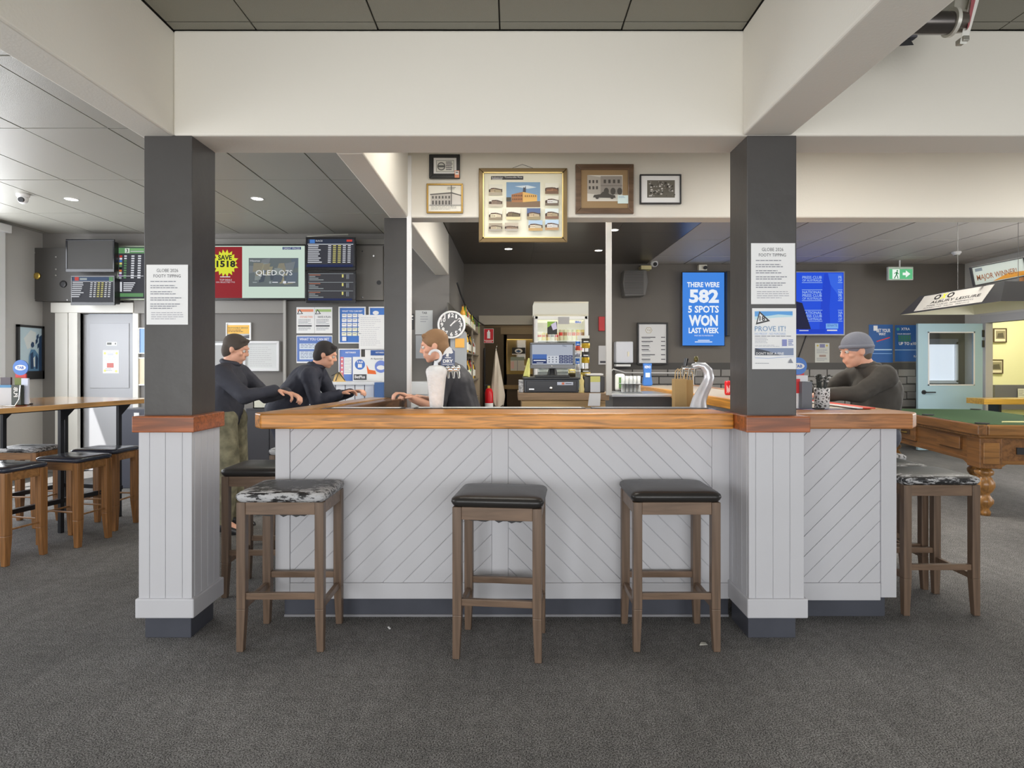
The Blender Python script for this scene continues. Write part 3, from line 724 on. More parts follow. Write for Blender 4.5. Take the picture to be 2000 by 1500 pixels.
def arch(x0, x1, z, dz, n=16): return [(x0, z + .05)] + [(x0 + (x1 - x0) * k / n, z - dz * (1 - abs(2 * k / n - 1) ** 3) * .0 + dz * (1 - (2 * k / n - 1) ** 4) ** .5 * .0 + (dz if 0 < k < n else 0) * (1 if 2 < k < n - 2 else .3)) for k in range(n + 1)] + [(x1, z + .05)]
MB().prism([(.1, .5), (.1, .43), (.2, .43), (.26, .47), (PW - .26, .47), (PW - .2, .43), (PW - .1, .43), (PW - .1, .5)], 'Y', .05, .09, PWX).build('skirt_board', pt)
MB().prism([(.1, .5), (.1, .43), (.22, .43), (.32, .47), (PL - .32, .47), (PL - .22, .43), (PL - .1, .43), (PL - .1, .5)], 'X', .05, .09, PWOOD).build('skirt_board', pt)
MB().box(.03, PW - .03, .03, PL - .03, .70, .73, PWX).build('moulding', pt, bevel=.01, seg=3)
for cx_ in (.13, PW - .13):
    for cy_ in (.14, PL - .14):
        lg = MB().lathe([(.03, 0), (.045, .0), (.05, .03), (.035, .06), (.05, .08), (.07, .11), (.072, .14), (.05, .17), (.04, .19), (.065, .22), (.082, .26), (.08, .30), (.055, .34), (.045, .35), (.07, .37), (.075, .395), (.06, .41), (.05, .43)], (cx_, cy_, 0), PWZ, 24).build('leg', pt)
        MB().box(cx_ - .09, cx_ + .09, cy_ - .1, cy_ + .1, .43, .70, PWOOD).build('corner_block', pt, bevel=.006)
        MB().box(cx_ - .065, cx_ + .065, cy_ - .112, cy_ - .098, .47, .66, PWX).build('corner_panel', pt, bevel=.006)
MB().box(.035, .062, .35, .75, .56, .68, PWOOD).build('drawer', pt, bevel=.005)
dr_ = MB().box(.035, .062, 1.2, 1.7, .53, .68, PWOOD).build('drawer', pt, bevel=.005)
MB().box(.028, .036, 1.30, 1.56, .59, .64, K(60, 44, 30)).tube([(.03, 1.36, .61), (.008, 1.38, .61), (.008, 1.48, .61), (.03, 1.5, .61)], .006, BRASS).build('handle', dr_)
MB().box(.34, .60, .045, .062, .56, .62, BLACK).build('ball_return_slot', pt); MB().box(.42, .60, .045, .062, .655, .69, BLACK).build('coin_slot', pt)
pt.location = (4.09, 5.4, 0); pt.rotation_euler = (0, 0, math.radians(-9))
# a cue lying on the cushion
cue = tag(MB().cyl((0, 0, 0), (.9, -.05, 0), .006, .011, K(225, 205, 150, .4), 10).build('pool_cue'), 'pale pool cue lying across the near rail of the pool table', 'pool cue')
cue.location = (4.78, 5.40, PT + .013)

# canopy lamp over the table
cl = thing('pool_table_canopy', 'black trapezoid canopy lamp with white advertising panels hanging over the pool table', 'lamp', (0, 0, 0))
def canopy():
    W, L, z0, z1, ins = .85, 1.55, 0, .20, .14
    b_ = [(0, 0, z0), (W, 0, z0), (W, L, z0), (0, L, z0)]; t_ = [(ins, ins, z1), (W - ins, ins, z1), (W - ins, L - ins, z1), (ins, L - ins, z1)]
    mb = MB(); CB = K(48, 48, 50, .3)
    th = .006
    for i in range(4):
        j = (i + 1) % 4; mb.add([b_[i], b_[j], t_[j], t_[i]], [(0, 1, 2, 3)], CB)
    mb.add(t_, [(0, 1, 2, 3)], CB)
    bi = [(th, th, z0), (W - th, th, z0), (W - th, L - th, z0), (th, L - th, z0)]; ti = [(ins + th, ins + th, z1 - th), (W - ins - th, ins + th, z1 - th), (W - ins - th, L - ins - th, z1 - th), (ins + th, L - ins - th, z1 - th)]
    UC = K(206, 200, 178, .6)
    for i in range(4):
        j = (i + 1) % 4; mb.add([bi[j], bi[i], ti[i], ti[j]], [(0, 1, 2, 3)], UC)
        mb.add([b_[i], b_[j], bi[j], bi[i]], [(3, 2, 1, 0)], CB)
    mb.add(ti, [(3, 2, 1, 0)], UC); mb.build('shade', cl)
    # left face panel, print laid on the slope
    def slope(u, v, off):  # u 0 far .. 1 near, v 0 bottom .. 1 top
        y = L * (1 - u); y = L / 2 + (y - L / 2) * (1 - v * (2 * ins / L)) if False else y
        return (ins * v - off * .8, y, z1 * v + off * .6)
    pb = MB()
    def quad(u0, v0, u1, v1, m, off, sk=0): pb.add([slope(u0 + sk * (1 - v0) * -1, v0, off), slope(u1 + sk * (1 - v0), v0, off), slope(u1 + sk * (1 - v1), v1, off), slope(u0 - sk * (1 - v1), v1, off)], [(0, 1, 2, 3)], m)
    quad(.16, .08, .84, .93, K(168, 166, 162, .7), .003)
    def txt(s, u0, v0, u1, v1, m, off=.005, bold=0):
        vs, fs = text_geo(s, bold); pb.add([slope(u0 + a * (u1 - u0), v0 + b * (v1 - v0), off) for a, b in vs], fs, m)
    txt('O', .30, .60, .37, .88, BLACK, bold=.03); txt('X', .375, .60, .43, .88, YELLOW, bold=.04); txt('O', .435, .60, .505, .88, BLACK, bold=.03)
    txt('ALBURY LEISURE', .30, .40, .78, .54, BLACK, bold=.01)
    txt('POOL TABLES  AMUSEMENTS', .28, .26, .74, .33, INK); txt('JUKEBOXES  SALES  SERVICE', .26, .13, .72, .20, INK)
    pb.build('advert_panel', cl)
    eb = MB()
    def sl2(u, v, off): return (W * u, ins * v - off * .8, z1 * v + off * .6)
    eb.add([sl2(.30, .06, .003), sl2(.78, .06, .003), sl2(.78, .36, .003), sl2(.30, .36, .003)], [(0, 1, 2, 3)], PAPER)
    for s_, u0, u1, m_ in (('O', .33, .38, BLACK), ('X', .385, .43, YELLOW), ('O', .435, .485, BLACK), ('LEISURE', .5, .74, INK)):
        vs, fs = text_geo(s_, .02); eb.add([sl2(u0 + a * (u1 - u0), .12 + b * .18, .005) for a, b in vs], fs, m_)
    eb.build('advert_panel', cl)
    for y_ in (.35, 1.2):
        MB().cyl((W / 2, y_, z1), (W / 2, y_, ZC - 1.93), .0025, .0025, K(80, 80, 80), 6).build('chain', cl)
    for y_ in (.4, 1.15): MB().box(W / 2 - .02, W / 2 + .02, y_ - .3, y_ + .3, .13, .16, K(220, 218, 205, .4)).build('tube', cl)
    MB().cyl((.38, .12, .17), (.40, .06, .22), .035, .035, K(190, 190, 190), 12).build('tag', cl)
canopy(); cl.location = (4.47, 5.62, 1.93); cl.rotation_euler = (0, 0, math.radians(-2))
def mw(P_):
    P_.rect(1906, 521, 1996, 553, K(196, 206, 200)); P_.poly([(1940, 553), (1972, 543), (2006, 545), (2006, 553)], K(210, 146, 48))
    P_.text('MAJOR WINNER!', 1910, 536, 1989, 550, K(148, 92, 52), .01); P_.rect(1909, 523, 1923, 529, K(120, 132, 140))
s_ = framed('winner_sign', 'white sign reading MAJOR WINNER! propped on top of the canopy lamp', 'sign', 1903, 518, 2010, 556, 6.0, 2, BLACK, K(196, 206, 200), mw, thick=.03)
s_.location.z += .035; s_.rotation_euler = (0, math.radians(-11), 0)
tag(MB().box(5.02, 5.07, 5.96, 6.08, 2.13, 2.24, wood(150, 104, 66)).build('sign_bracket'), 'small timber bracket on top of the canopy lamp behind the winner sign', 'bracket')
# ================================================================== SCREENS ON THE LEFT BACK WALL
bp1 = tag(MB().box(PX(62, 7.62), PX(229, 7.62), 7.62, 7.66, PZ(588, 7.62), PZ(484, 7.62), K(62, 60, 58, .5)).build('backing_board', bevel=.003), 'black backing board on the left wall behind the two small screens', 'board')
mb = MB()
for x_, y_ in ((68, 494), (68, 586), (132, 586), (110, 502), (110, 526), (110, 538)): mb.cyl((PX(x_, 7.62), 7.612, PZ(y_, 7.62)), (PX(x_, 7.62), 7.62, PZ(y_, 7.62)), .011, .011, CHROME, 8)
mb.build('screw_cap', bp1)
MB().lathe([(.02, 0), (.045, .0), (.04, -.012), (.02, -.012)], (PX(73, 7.62), 7.618, PZ(539, 7.62)), BRASS, 16, 'Y').build('grommet', bp1)
MB().lathe([(.02, 0), (.045, .0), (.04, -.012), (.02, -.012)], (PX(124, 7.62), 7.618, PZ(555, 7.62)), BLACK, 16, 'Y').build('grommet', bp1)
for bx0_, bx1_ in ((62, 66), (225, 229)): MB().box(PX(bx0_, 7.62), PX(bx1_, 7.62), 7.66, 7.745, PZ(588, 7.62), PZ(484, 7.62), K(62, 60, 58, .5)).build('side', bp1)
bp2 = tag(MB().box(PX(230, 7.64), PX(748, 7.64), 7.64, 7.745, PZ(586, 7.64), PZ(480, 7.64), K(106, 103, 99, .5, bump=.1)).build('backing_board', bevel=.003), 'long grey boxed board behind the large television and odds screens', 'board')
mb = MB()
for x_, y_ in ((708, 491), (730, 500), (708, 581)): mb.cyl((PX(x_, 7.64), 7.632, PZ(y_, 7.64)), (PX(x_, 7.64), 7.64, PZ(y_, 7.64)), .01, .01, CHROME, 8)
mb.build('screw_cap', bp2); MB().cyl((PX(740, 7.64), 7.636, PZ(552, 7.64)), (PX(740, 7.64), 7.64, PZ(552, 7.64)), .028, .028, BLACK, 16).build('cable_hole', bp2)
GW = K(112, 109, 105, .55)
tag(MB().box(PX(262, 7.7), PX(557, 7.7), 7.69, 7.75, PZ(612, 7.7), PZ(587, 7.7), K(122, 119, 115, .5)).build('pelmet_board', bevel=.003), 'narrow grey board running under the large television', 'board')
tag(MB().box(PX(553, 7.66), PX(558, 7.66), 7.66, 7.69, 1.0, PZ(586, 7.66), K(150, 148, 144)).build('corner_strip'), 'slim pale corner strip left of the betting notices', 'strip')

def tv(name, label, cat, x0, y0, x1, y1, d, bez, scr, draw, deep=.06, tilt=0, chin=0, bm=BLACKGLOSS, group=None, stand=None):
    X0, X1, Z0, Z1 = PX(x0, d), PX(x1, d), PZ(y1, d), PZ(y0, d); W = bez * d / FP; C = (chin or bez) * d / FP
    t = thing(name, label, cat, ((X0 + X1) / 2, d + deep, (Z0 + Z1) / 2), group)
    MB().box(X0 + .02, X1 - .02, d + .02, d + deep, Z0 + .02, Z1 - .02, BLACK).build('housing', t, bevel=.01)
    mb = MB(); mb.box(X0, X1, d, d + .02, Z0, Z0 + C, bm).box(X0, X1, d, d + .02, Z1 - W, Z1, bm).box(X0, X0 + W, d, d + .02, Z0 + C, Z1 - W, bm).box(X1 - W, X1, d, d + .02, Z0 + C, Z1 - W, bm)
    mb.build('bezel', t, bevel=.003)
    pb = MB(); pb.box(X0 + W * .9, X1 - W * .9, d + .006, d + .019, Z0 + C * .9, Z1 - W * .9, scr)
    if draw: draw(Print(pb, d + .006))
    pb.build('display', t)
    if tilt: t.rotation_euler = (math.radians(tilt), 0, 0)
    return t
tv('television', 'switched-off black television above the small odds screen on the left', 'television', 128, 467, 223, 531, 7.45, 3, K(58, 57, 56, .6, spec=.2), None, .12, 0, 6)
EW = E(214, 216, 222); EG = E(150, 158, 160); EY = E(214, 206, 120); EGR = E(92, 140, 92); EDK = E(54, 55, 62); ERD = E(190, 60, 50); EBL = E(70, 120, 190); ENV = E(30, 40, 78); ELG = E(104, 108, 116)
def odds(P_, x0, y0, x1, y1, rows, cols, gold=(2, 3)):
    rr = random.Random(int(x0))
    for r in range(rows):
        y = y0 + (y1 - y0) * (r + .2) / rows; h = (y1 - y0) / rows * .42
        P_.rect(x0, y, x0 + (x1 - x0) * rr.uniform(.18, .32), y + h, EW)
        for c in range(cols):
            cx_ = x0 + (x1 - x0) * (.45 + .55 * c / cols); P_.rect(cx_, y, cx_ + (x1 - x0) * .55 / cols * .62, y + h, EY if c in gold else EW)
def d_odds(P_):
    P_.rect(141, 541, 221, 549, E(50, 70, 100)); P_.rect(146, 541, 154, 548, ERD); P_.rect(213, 541, 221, 549, EGR); P_.rect(156, 543, 170, 547, EG)
    P_.rect(141, 549.4, 221, 550.2, EW); odds(P_, 142, 551, 220, 582, 8, 6)
tv('odds_screen', 'small odds screen with white columns below the switched-off television', 'screen', 138, 538, 224, 596, 7.42, 3, EDK, d_odds, .14, 0, 6)
def d_tall(P_):
    P_.rect(232, 484, 282, 495, EGR); P_.rect(244, 485, 253, 494, E(200, 210, 200)); P_.text('3', 246.5, 486, 250.5, 493, E(40, 60, 40), .02)
    P_.rect(255, 486, 281, 488.5, E(120, 170, 110)); P_.rect(255, 490, 281, 492, E(180, 190, 180))
    rr = random.Random(5)
    for r in range(10):
        y = 499 + r * 4.7; P_.rect(234, y, 239, y + 3.6, [ERD, EW, EBL, EY, EGR, E(20, 20, 20), E(200, 120, 60), EW, E(120, 60, 140), EG][r])
        P_.rect(243, y, 248, y + 2.6, EGR if r > 1 else EW); P_.rect(257, y, 263, y + 2.6, EW); P_.rect(270, y, 276, y + 2.6, EW)
    P_.rect(232, 539, 282, 540, EW); P_.rect(235, 551, 240, 570, EW)
    for k in range(5): P_.rect(243, 552 + 3.8 * k, 266 - 2 * k, 554 + 3.8 * k, EW)
    P_.rect(232, 573, 282, 580, EGR)
tv('odds_screen', 'tall green and black race results screen beside the left column', 'screen', 229, 480, 300, 586, 7.58, 2, EDK, d_tall, .055, 0, 3, K(120, 130, 110, .3))
def d_save(P_):
    P_.rect(408, 482, 473, 582, E(140, 22, 32)); P_.rect(474, 482, 592, 582, E(196, 214, 200))
    P_.star(440, 514, 27, 20, 18, E(214, 218, 50)); P_.text('SAVE', 426, 498, 453, 508, E(30, 30, 24), .035); P_.text('1518', 423, 509, 460, 522, E(30, 30, 24), .045)
    P_.rect(430, 540, 450, 541.6, EW); P_.text('TOP DEALS', 429, 545, 453, 548.5, EW); P_.text('ON SELECTED TVS', 422, 550, 459, 552.5, EW)
    P_.rect(552, 482.5, 588, 487.5, E(40, 60, 110)); P_.text('GREAT PRICES', 554, 483.5, 586, 486.8, EW)
    P_.rect(486, 504, 583, 560, E(96, 104, 106)); rr = random.Random(3)
    for k in range(34):
        cx_, cy_ = rr.uniform(492, 576), rr.uniform(510, 545); a = rr.uniform(5, 15); c = rr.choice([(112, 118, 122), (82, 90, 100), (128, 124, 108), (90, 100, 112), (138, 134, 112), (70, 78, 88), (126, 134, 132)])
        P_.poly([(max(486, cx_ - a * .5), max(504, cy_ - a * .5)), (min(583, cx_ + a), max(504, cy_ - a * rr.random())), (min(583, cx_ + a * .6), min(558, cy_ + a * .7)), (max(486, cx_ - a * rr.random()), min(558, cy_ + a * .9))][::1], E(*c))
    P_.text('QLED', 501, 528, 542, 540, E(226, 228, 228), .0); P_.text('Q7S', 546, 528, 572, 540, E(214, 216, 216), -.0)
    P_.text('Hisense', 490, 508, 509, 511.5, EW); P_.rect(495, 551, 503, 552.6, EG); P_.rect(527, 550, 531, 554, EG); P_.rect(533, 551, 544, 552.6, EW); P_.rect(554, 549.5, 560, 554, EW); P_.rect(563, 551, 578, 552.5, EW)
tv('television', 'large television showing a red and mint television sale advert', 'television', 405, 478, 597, 586, 7.55, 2, E(196, 214, 200), d_save, .085, 0, 4)
def d_o2(P_):
    P_.rect(600, 467, 690, 476, E(40, 48, 66)); P_.rect(605, 468, 615, 475, EBL); P_.text('RACE', 617, 469, 630, 472, EW); P_.rect(677, 468, 688, 472, ERD)
    P_.rect(600, 476.5, 690, 477.6, EW); odds(P_, 602, 478.5, 689, 515, 9, 5, (1, 2)); P_.rect(600, 517, 690, 522, ENV)
tv('odds_screen', 'upper odds screen right of the large television', 'screen', 597, 463, 694, 528, 7.42, 3.5, EDK, d_o2, .14, 0, 7)
def d_o3(P_):
    for k in range(3):
        y = 534 + 17 * k; P_.rect(602, y, 690, y + .8, EG)
        for j in range(4): P_.rect(604, y + 2.4 + 3.2 * j, 604 + [22, 12, 18, 28][j], y + 3.8 + 3.2 * j, EG if j else E(170, 110, 90))
        P_.rect(668, y + 2, 671, y + 8, EY); P_.rect(677, y + 2, 678, y + 11, EG); P_.rect(679, y + 2, 682, y + 11, ELG)
    P_.rect(602, 583, 688, 587, ENV)
tv('odds_screen', 'lower dim odds screen right of the large television', 'screen', 597, 530, 695, 592, 7.44, 3.5, E(60, 60, 64), d_o3, .12, 0, 7)
tag(MB().tube([(PX(600, 7.5), 7.5, PZ(462, 7.5)), (PX(640, 7.5), 7.5, PZ(459, 7.5)), (PX(680, 7.55), 7.55, PZ(458, 7.55))], .01, K(150, 148, 140)).build('screen_cable'), 'grey cable running above the upper odds screen', 'cable')

# ================================================================== NOTICES
def d_tip(x0, y0):
    def f(P_):
        P_.text('GLOBE 2026', x0 + 20, y0 + 8, x0 + 62, y0 + 14.5, INK); P_.text('FOOTY TIPPING', x0 + 14, y0 + 19, x0 + 67, y0 + 25, INK)
        for a, n in ((32, 1), (40, 2), (52, 2), (64, 2), (76, 3)): P_.lines(x0 + 8, y0 + a, x0 + 70, y0 + a + n * 4.2, n, INKL, .4, a)
        P_.lines(x0 + 10, y0 + 93, x0 + 76, y0 + 109, 4, K(160, 160, 166), .38, 9)
    return f
CY = 3.030
sheet('notice', 'white footy tipping notice taped to the left black column', 'notice', 286, 517, 367, 634, CY, PAPER, d_tip(286, 517))
sheet('notice', 'white footy tipping notice at the top of the right black column', 'notice', 1467, 475, 1553, 594, CY, PAPER, d_tip(1468, 476))
LB_ = K(110, 168, 214, .7)
def d_18(P_):
    P_.poly([(1474, 608), (1548, 608), (1548, 616), (1520, 614), (1500, 617), (1474, 618)], K(92, 150, 206, .7)); P_.poly([(1474, 618), (1500, 617), (1520, 614), (1548, 616), (1548, 619), (1520, 620), (1474, 624)], K(176, 204, 228, .7))
    P_.poly([(1483, 607.5), (1504, 627), (1476, 634)], BLACK); P_.poly([(1484, 612), (1498, 625.5), (1479, 630)], PAPER); P_.text('18', 1483, 617, 1494, 627, BLACK, .03)
    P_.text('PROVE IT!', 1474, 637, 1534, 647, K(110, 140, 172)); P_.text('NO PROOF - NO PURCHASE', 1474, 650, 1534, 654, K(150, 166, 196))
    P_.lines(1474, 656, 1548, 659, 1, INKL); P_.lines(1474, 660, 1500, 672, 4, K(160, 160, 168), .35, 3); P_.lines(1474, 674, 1522, 678, 2, K(160, 160, 168), .35, 3)
    P_.rect(1527, 663, 1536, 676, K(124, 130, 176)); P_.lines(1539, 663, 1549, 676, 4, K(120, 130, 170), .6)
    P_.rect(1474, 680, 1549, 694, K(120, 132, 158)); P_.poly([(1474, 694), (1474, 680), (1500, 686), (1524, 694)], K(64, 68, 78)); P_.text("DON'T RISK A FINE", 1476, 688, 1530, 693, PAPER, .01)
    P_.poly([(1474, 698), (1500, 699), (1549, 696), (1549, 697), (1500, 700.4), (1474, 699.5)], K(170, 178, 200)); P_.lines(1474, 709, 1502, 711, 1, INKL); P_.poly([(1543, 700), (1548, 709), (1538, 709)], INKL)
pr = sheet('notice', 'age check poster reading 18 PROVE IT! on the right black column', 'notice', 1469, 602, 1555, 721, CY, PAPER, d_18)
# notices round the betting counter
D_ = 7.697
tag(MB().box(PX(559, 7.7), -1.30, 7.70, 7.748, 0, PZ(588, 7.7), K(84, 82, 79, .5, bump=.1)).build('wall_board'), 'dark grey wall panel behind the betting notices', 'panel')
DF = 7.675
def d_resp(top, big):
    def f(P_):
        x0 = 581 if big else 616
        P_.rect(x0, 604, x0 + 31, 609, top); P_.poly([(x0 + 4, 604), (x0 + 11, 613), (x0 - 1, 614)], BLACK); P_.poly([(x0 + 4, 606.5), (x0 + 8.5, 612), (x0 + 1.5, 612.6)], PAPER)
        P_.text('STOP AND THINK' if big else 'HAVE A PLAN', x0 + 5, 617, x0 + 30, 621, top if big else INK); P_.lines(x0 + 2, 624, x0 + 28, 634, 4, INKL, .4); P_.rect(x0 + 1, 635, x0 + 28, 638, K(70, 72, 76)); P_.lines(x0 + 2, 640, x0 + 28, 646, 3, INKL, .4)
    return f
for lab, x0, x1, c, b in (('white responsible gambling notice with orange bar on the left', 579, 614, K(206, 130, 96), True), ('white responsible gambling notice with green bar', 614.5, 649, K(150, 176, 110), False)):
    sheet('notice', lab, 'notice', x0, 600, x1, 651, D_, PAPER, d_resp(c, b))
def d_bet(P_):
    P_.rect(580, 657, 648, 706, K(86, 112, 172)); P_.text('WHAT YOU CAN BET', 585, 660, 643, 665, PAPER, .02)
    P_.rect(585, 671, 643, 682, K(196, 204, 220)); P_.rect(585, 686, 643, 702, K(196, 204, 220)); P_.lines(587, 672, 641, 681, 3, K(110, 120, 150)); P_.lines(587, 687, 641, 701, 5, K(110, 120, 150))
sheet('poster', 'blue WHAT YOU CAN BET poster behind the crouching person', 'poster', 579, 655, 649, 709, D_, PAPER, d_bet)
TB = K(64, 110, 180, .6)
def d_grid(P_):
    P_.text('WHAT YOU CAN BET', 668, 606, 708, 609.5, PAPER, .02)
    for r in range(5):
        for c in range(4): P_.rect(668 + c * 10.5, 613 + r * 9, 677 + c * 10.5, 620 + r * 9, K(226, 226, 216) if r < 3 else K(232, 226, 190)); P_.rect(669 + c * 10.5, 615 + r * 9, 675 + c * 10.5, 616.2 + r * 9, INKL)
    P_.rect(669, 658, 677, 666, PAPER)
framed('poster', 'white framed blue betting chart with a grid of small boxes', 'poster', 661, 599, 714, 671, DF, 2.4, WHITE, TB, d_grid)
def d_half(P_): P_.disc(734, 611, 6, PAPER, 4)
framed('poster', 'white framed blue poster touching the slim column at the top', 'poster', 720, 599, 760, 640, DF, 2.4, WHITE, TB, d_half)
sheet('notice', 'large plain white text sheet hanging left of the slim column', 'notice', 701, 615, 752, 682, 7.670, PAPER, lambda P_: P_.lines(704, 620, 745, 677, 15, K(186, 186, 190), .3, 4))
def d_ret(P_):
    P_.text('RETIREES', 675, 687, 695, 690, PAPER, .02); P_.rect(665, 697, 671, 740, K(206, 116, 124))
    for k in range(5): P_.disc(668, 702 + 8 * k, 1.8, PAPER, n=8)
    P_.rect(672, 698, 687, 731, K(214, 216, 214)); P_.lines(673, 700, 686, 730, 10, INKL, .2)
framed('poster', 'white framed blue poster with red strip just above the white betting counter', 'poster', 661, 681, 705, 746, DF, 2, WHITE, K(90, 120, 184), d_ret)
def d_tab2(P_):
    P_.rect(690, 700, 748, 746, K(210, 212, 216)); P_.disc(703, 712, 10, K(64, 104, 176)); P_.rect(699, 711, 707, 718, PAPER); P_.text('TAB', 696, 705, 709, 709, PAPER, .02)
    P_.rect(691, 731, 716, 742, K(70, 72, 74)); P_.text('BetPlus', 693, 733, 713, 739, PAPER, .02); P_.poly([(716, 712), (721, 722), (733, 724), (735, 731), (718, 730)], K(204, 96, 42)); P_.disc(744, 716, 12, K(104, 124, 190), 12); P_.disc(744, 718, 8, PAPER, 4.5); P_.rect(724, 684, 752, 694, K(52, 84, 146)); P_.text('RETIREES', 734, 687, 750, 690, PAPER, .01)
    P_.text('A Special', 724, 699, 747, 703, INK)
sheet('poster', 'pale betting poster with blue discs and orange shape beside the slim column', 'poster', 713, 683, 752, 746, 7.668, K(214, 216, 220), None)
sheet('flyer', 'white flyer with blue disc and dark band lying against the betting posters', 'flyer', 689, 697, 753, 747, 7.662, K(214, 216, 220), d_tab2)
# papers left of the strip
def d_yel(P_): P_.rect(444, 635, 487, 652, K(226, 168, 78)); P_.text('RESPONSIBLE SERVICE', 446, 639, 484, 642, INK); P_.lines(446, 644, 484, 650, 2, K(120, 90, 60)); P_.rect(444, 652, 487, 661, K(170, 168, 168)); P_.poly([(444, 661), (444, 655), (458, 653), (470, 657), (487, 654), (487, 661)], K(82, 82, 88))
framed('picture', 'small framed orange and white sign on the grey wall right of the left column', 'picture', 441, 630, 490, 664, 7.725, 2, WHITE, PAPER, d_yel)
def d_pp(P_): P_.lines(488, 678, 532, 718, 10, K(168, 168, 170), .3)
framed('noticeboard', 'white framed noticeboard with a pale grey sheet', 'noticeboard', 474, 666, 545, 725, 7.70, 5, K(196, 196, 198), K(184, 186, 186), d_pp, thick=.05)
framed('noticeboard', 'grey framed noticeboard half hidden behind the left column', 'noticeboard', 405, 666, 466, 722, 7.70, 3, K(140, 140, 140), K(150, 150, 150), lambda P_: P_.rect(420, 667, 446, 674, WHITE), thick=.05)
# door notices
def d_door(P_):
    for x_, y_, c in ((205, 690, (220, 200, 110)), (228, 690, (216, 204, 120)), (205, 724, (206, 206, 110)), (227, 725, (222, 196, 120))): P_.disc(x_, y_, 2.6, K(*c), n=10)
    P_.text('CASH', 210, 686, 223, 689.5, K(150, 156, 200)); P_.rect(210, 690, 222, 694.5, K(176, 178, 204)); P_.lines(203, 697, 229, 708, 3, K(170, 176, 200), .3); P_.rect(209, 709, 222, 718, K(176, 104, 100)); P_.lines(206, 720, 224, 726, 2, INKL, .3)
sheet('notice', 'white notice with yellow dots on the pale door', 'notice', 201, 684, 232, 729, YL + .04, PAPER, d_door)
sheet('door_sign', 'tiny black and white sign above the notice on the pale door', 'sign', 208, 668, 228, 675, YL + .04, WHITE, lambda P_: (P_.rect(209, 669, 218, 673.5, K(90, 92, 90)), P_.rect(224.5, 669.5, 226.5, 673, BLACK)))
framed('picture', 'white framed blue picture just left of the left column', 'picture', 270, 640, 330, 691, 7.725, 2, WHITE, K(120, 150, 190), None)
framed('picture', 'white framed beige picture below the blue one, left of the left column', 'picture', 266, 698, 330, 753, 7.725, 2.5, WHITE, K(196, 184, 160), None)

# poster on the left side wall (it faces along X)
def side_frame():
    t = thing('poster', 'black framed blue and white poster of a seated man on the left side wall', 'poster', (XL, 7.5, 1.2))
    y0, y1, z0, z1 = 7.33, 7.74, 1.17, 1.83; x = XL + .03
    mb = MB(); w_ = .028
    mb.box(XL, x, y0, y0 + w_, z0, z1, BLACK).box(XL, x, y1 - w_, y1, z0, z1, BLACK).box(XL, x, y0, y1, z1 - w_, z1, BLACK).box(XL, x, y0, y1, z0, z0 + .1, BLACK); mb.build('frame', t)
    pb = MB(); xx = XL + .016; pb.box(XL, xx, y0 + .02, y1 - .02, z0 + .09, z1 - .02, K(184, 204, 216, .3)); k = [1]
    def poly(pts, m): pb.add([(xx + .0006 * k[0], y0 + .03 + u * .35, z0 + .1 + v * .53) for u, v in pts], [tuple(range(len(pts)))], m); k[0] += 1
    B1, B2, B3 = K(40, 64, 96), K(90, 130, 164), K(206, 222, 230)
    poly([(.2, .75), (.5, .95), (.75, .9), (.7, .6), (.35, .5)], B3); poly([(.85, .0), (1, 0), (1, .85), (.88, .8)], B1)
    for a, b in ((.72, .62), (.76, .72), (.8, .52)): poly([(a, b), (a + .1, b + .06), (a + .1, b + .16), (a, b + .1)], B1)
    poly([(.5, .62), (.56, .68), (.64, .66), (.65, .58), (.58, .54), (.51, .57)], B1)
    poly([(.38, .0), (.42, .35), (.5, .5), (.68, .5), (.84, .38), (.86, .0)], B2); poly([(.48, .05), (.47, .4), (.6, .45), (.62, .05)], B1); poly([(.7, .05), (.72, .4), (.82, .3), (.8, .05)], B1); poly([(.6, .3), (.68, .35), (.69, .1), (.62, .1)], B3)
    pb.build('picture', t)
side_frame()

# ================================================================== FRAMED PICTURES ON THE CROSS BEAM
BY = 4.69
def house(P_, x0, y0, x1, y1, sky, wall_, road, dark=(90, 70, 60)):
    w_, h_ = x1 - x0, y1 - y0; q = lambda u, v: (x0 + w_ * u, y0 + h_ * v); rr = random.Random(int(x0 * 7 + y0))
    P_.rect(x0, y0, x1, y1, K(*sky)); P_.rect(x0, y0 + h_ * .7, x1, y1, K(*road))
    P_.poly([q(0, .72), q(0, .5), q(.1, .42), q(.2, .5), q(.35, .44), q(.5, .5), q(.7, .4), q(.85, .47), q(1, .42), q(1, .72)], K(*[int(v * .75) for v in dark]))
    s = rr.uniform(.08, .2); m = rr.uniform(.4, .6); t = rr.uniform(.3, .42)
    P_.poly([q(s, .74), q(s, t + .12), q(m, t + .08), q(m, .74)], K(*wall_)); P_.poly([q(m, .74), q(m, t + .05), q(.93, t + .18), q(.93, .74)], K(*[int(v * .86) for v in wall_]))
    P_.poly([q(s - .03, t + .14), q(s + .05, t), q(m, t - .03), q(m + .02, t + .1)], K(*dark)); P_.poly([q(m, t + .08), q(m + .03, t - .02), q(.9, t + .1), q(.96, t + .2)], K(*[int(v * .8) for v in dark]))
    for k in range(4): P_.poly([q(s + .04 + k * .09, .66), q(s + .04 + k * .09, .56), q(s + .09 + k * .09, .56), q(s + .09 + k * .09, .66)], K(*dark))
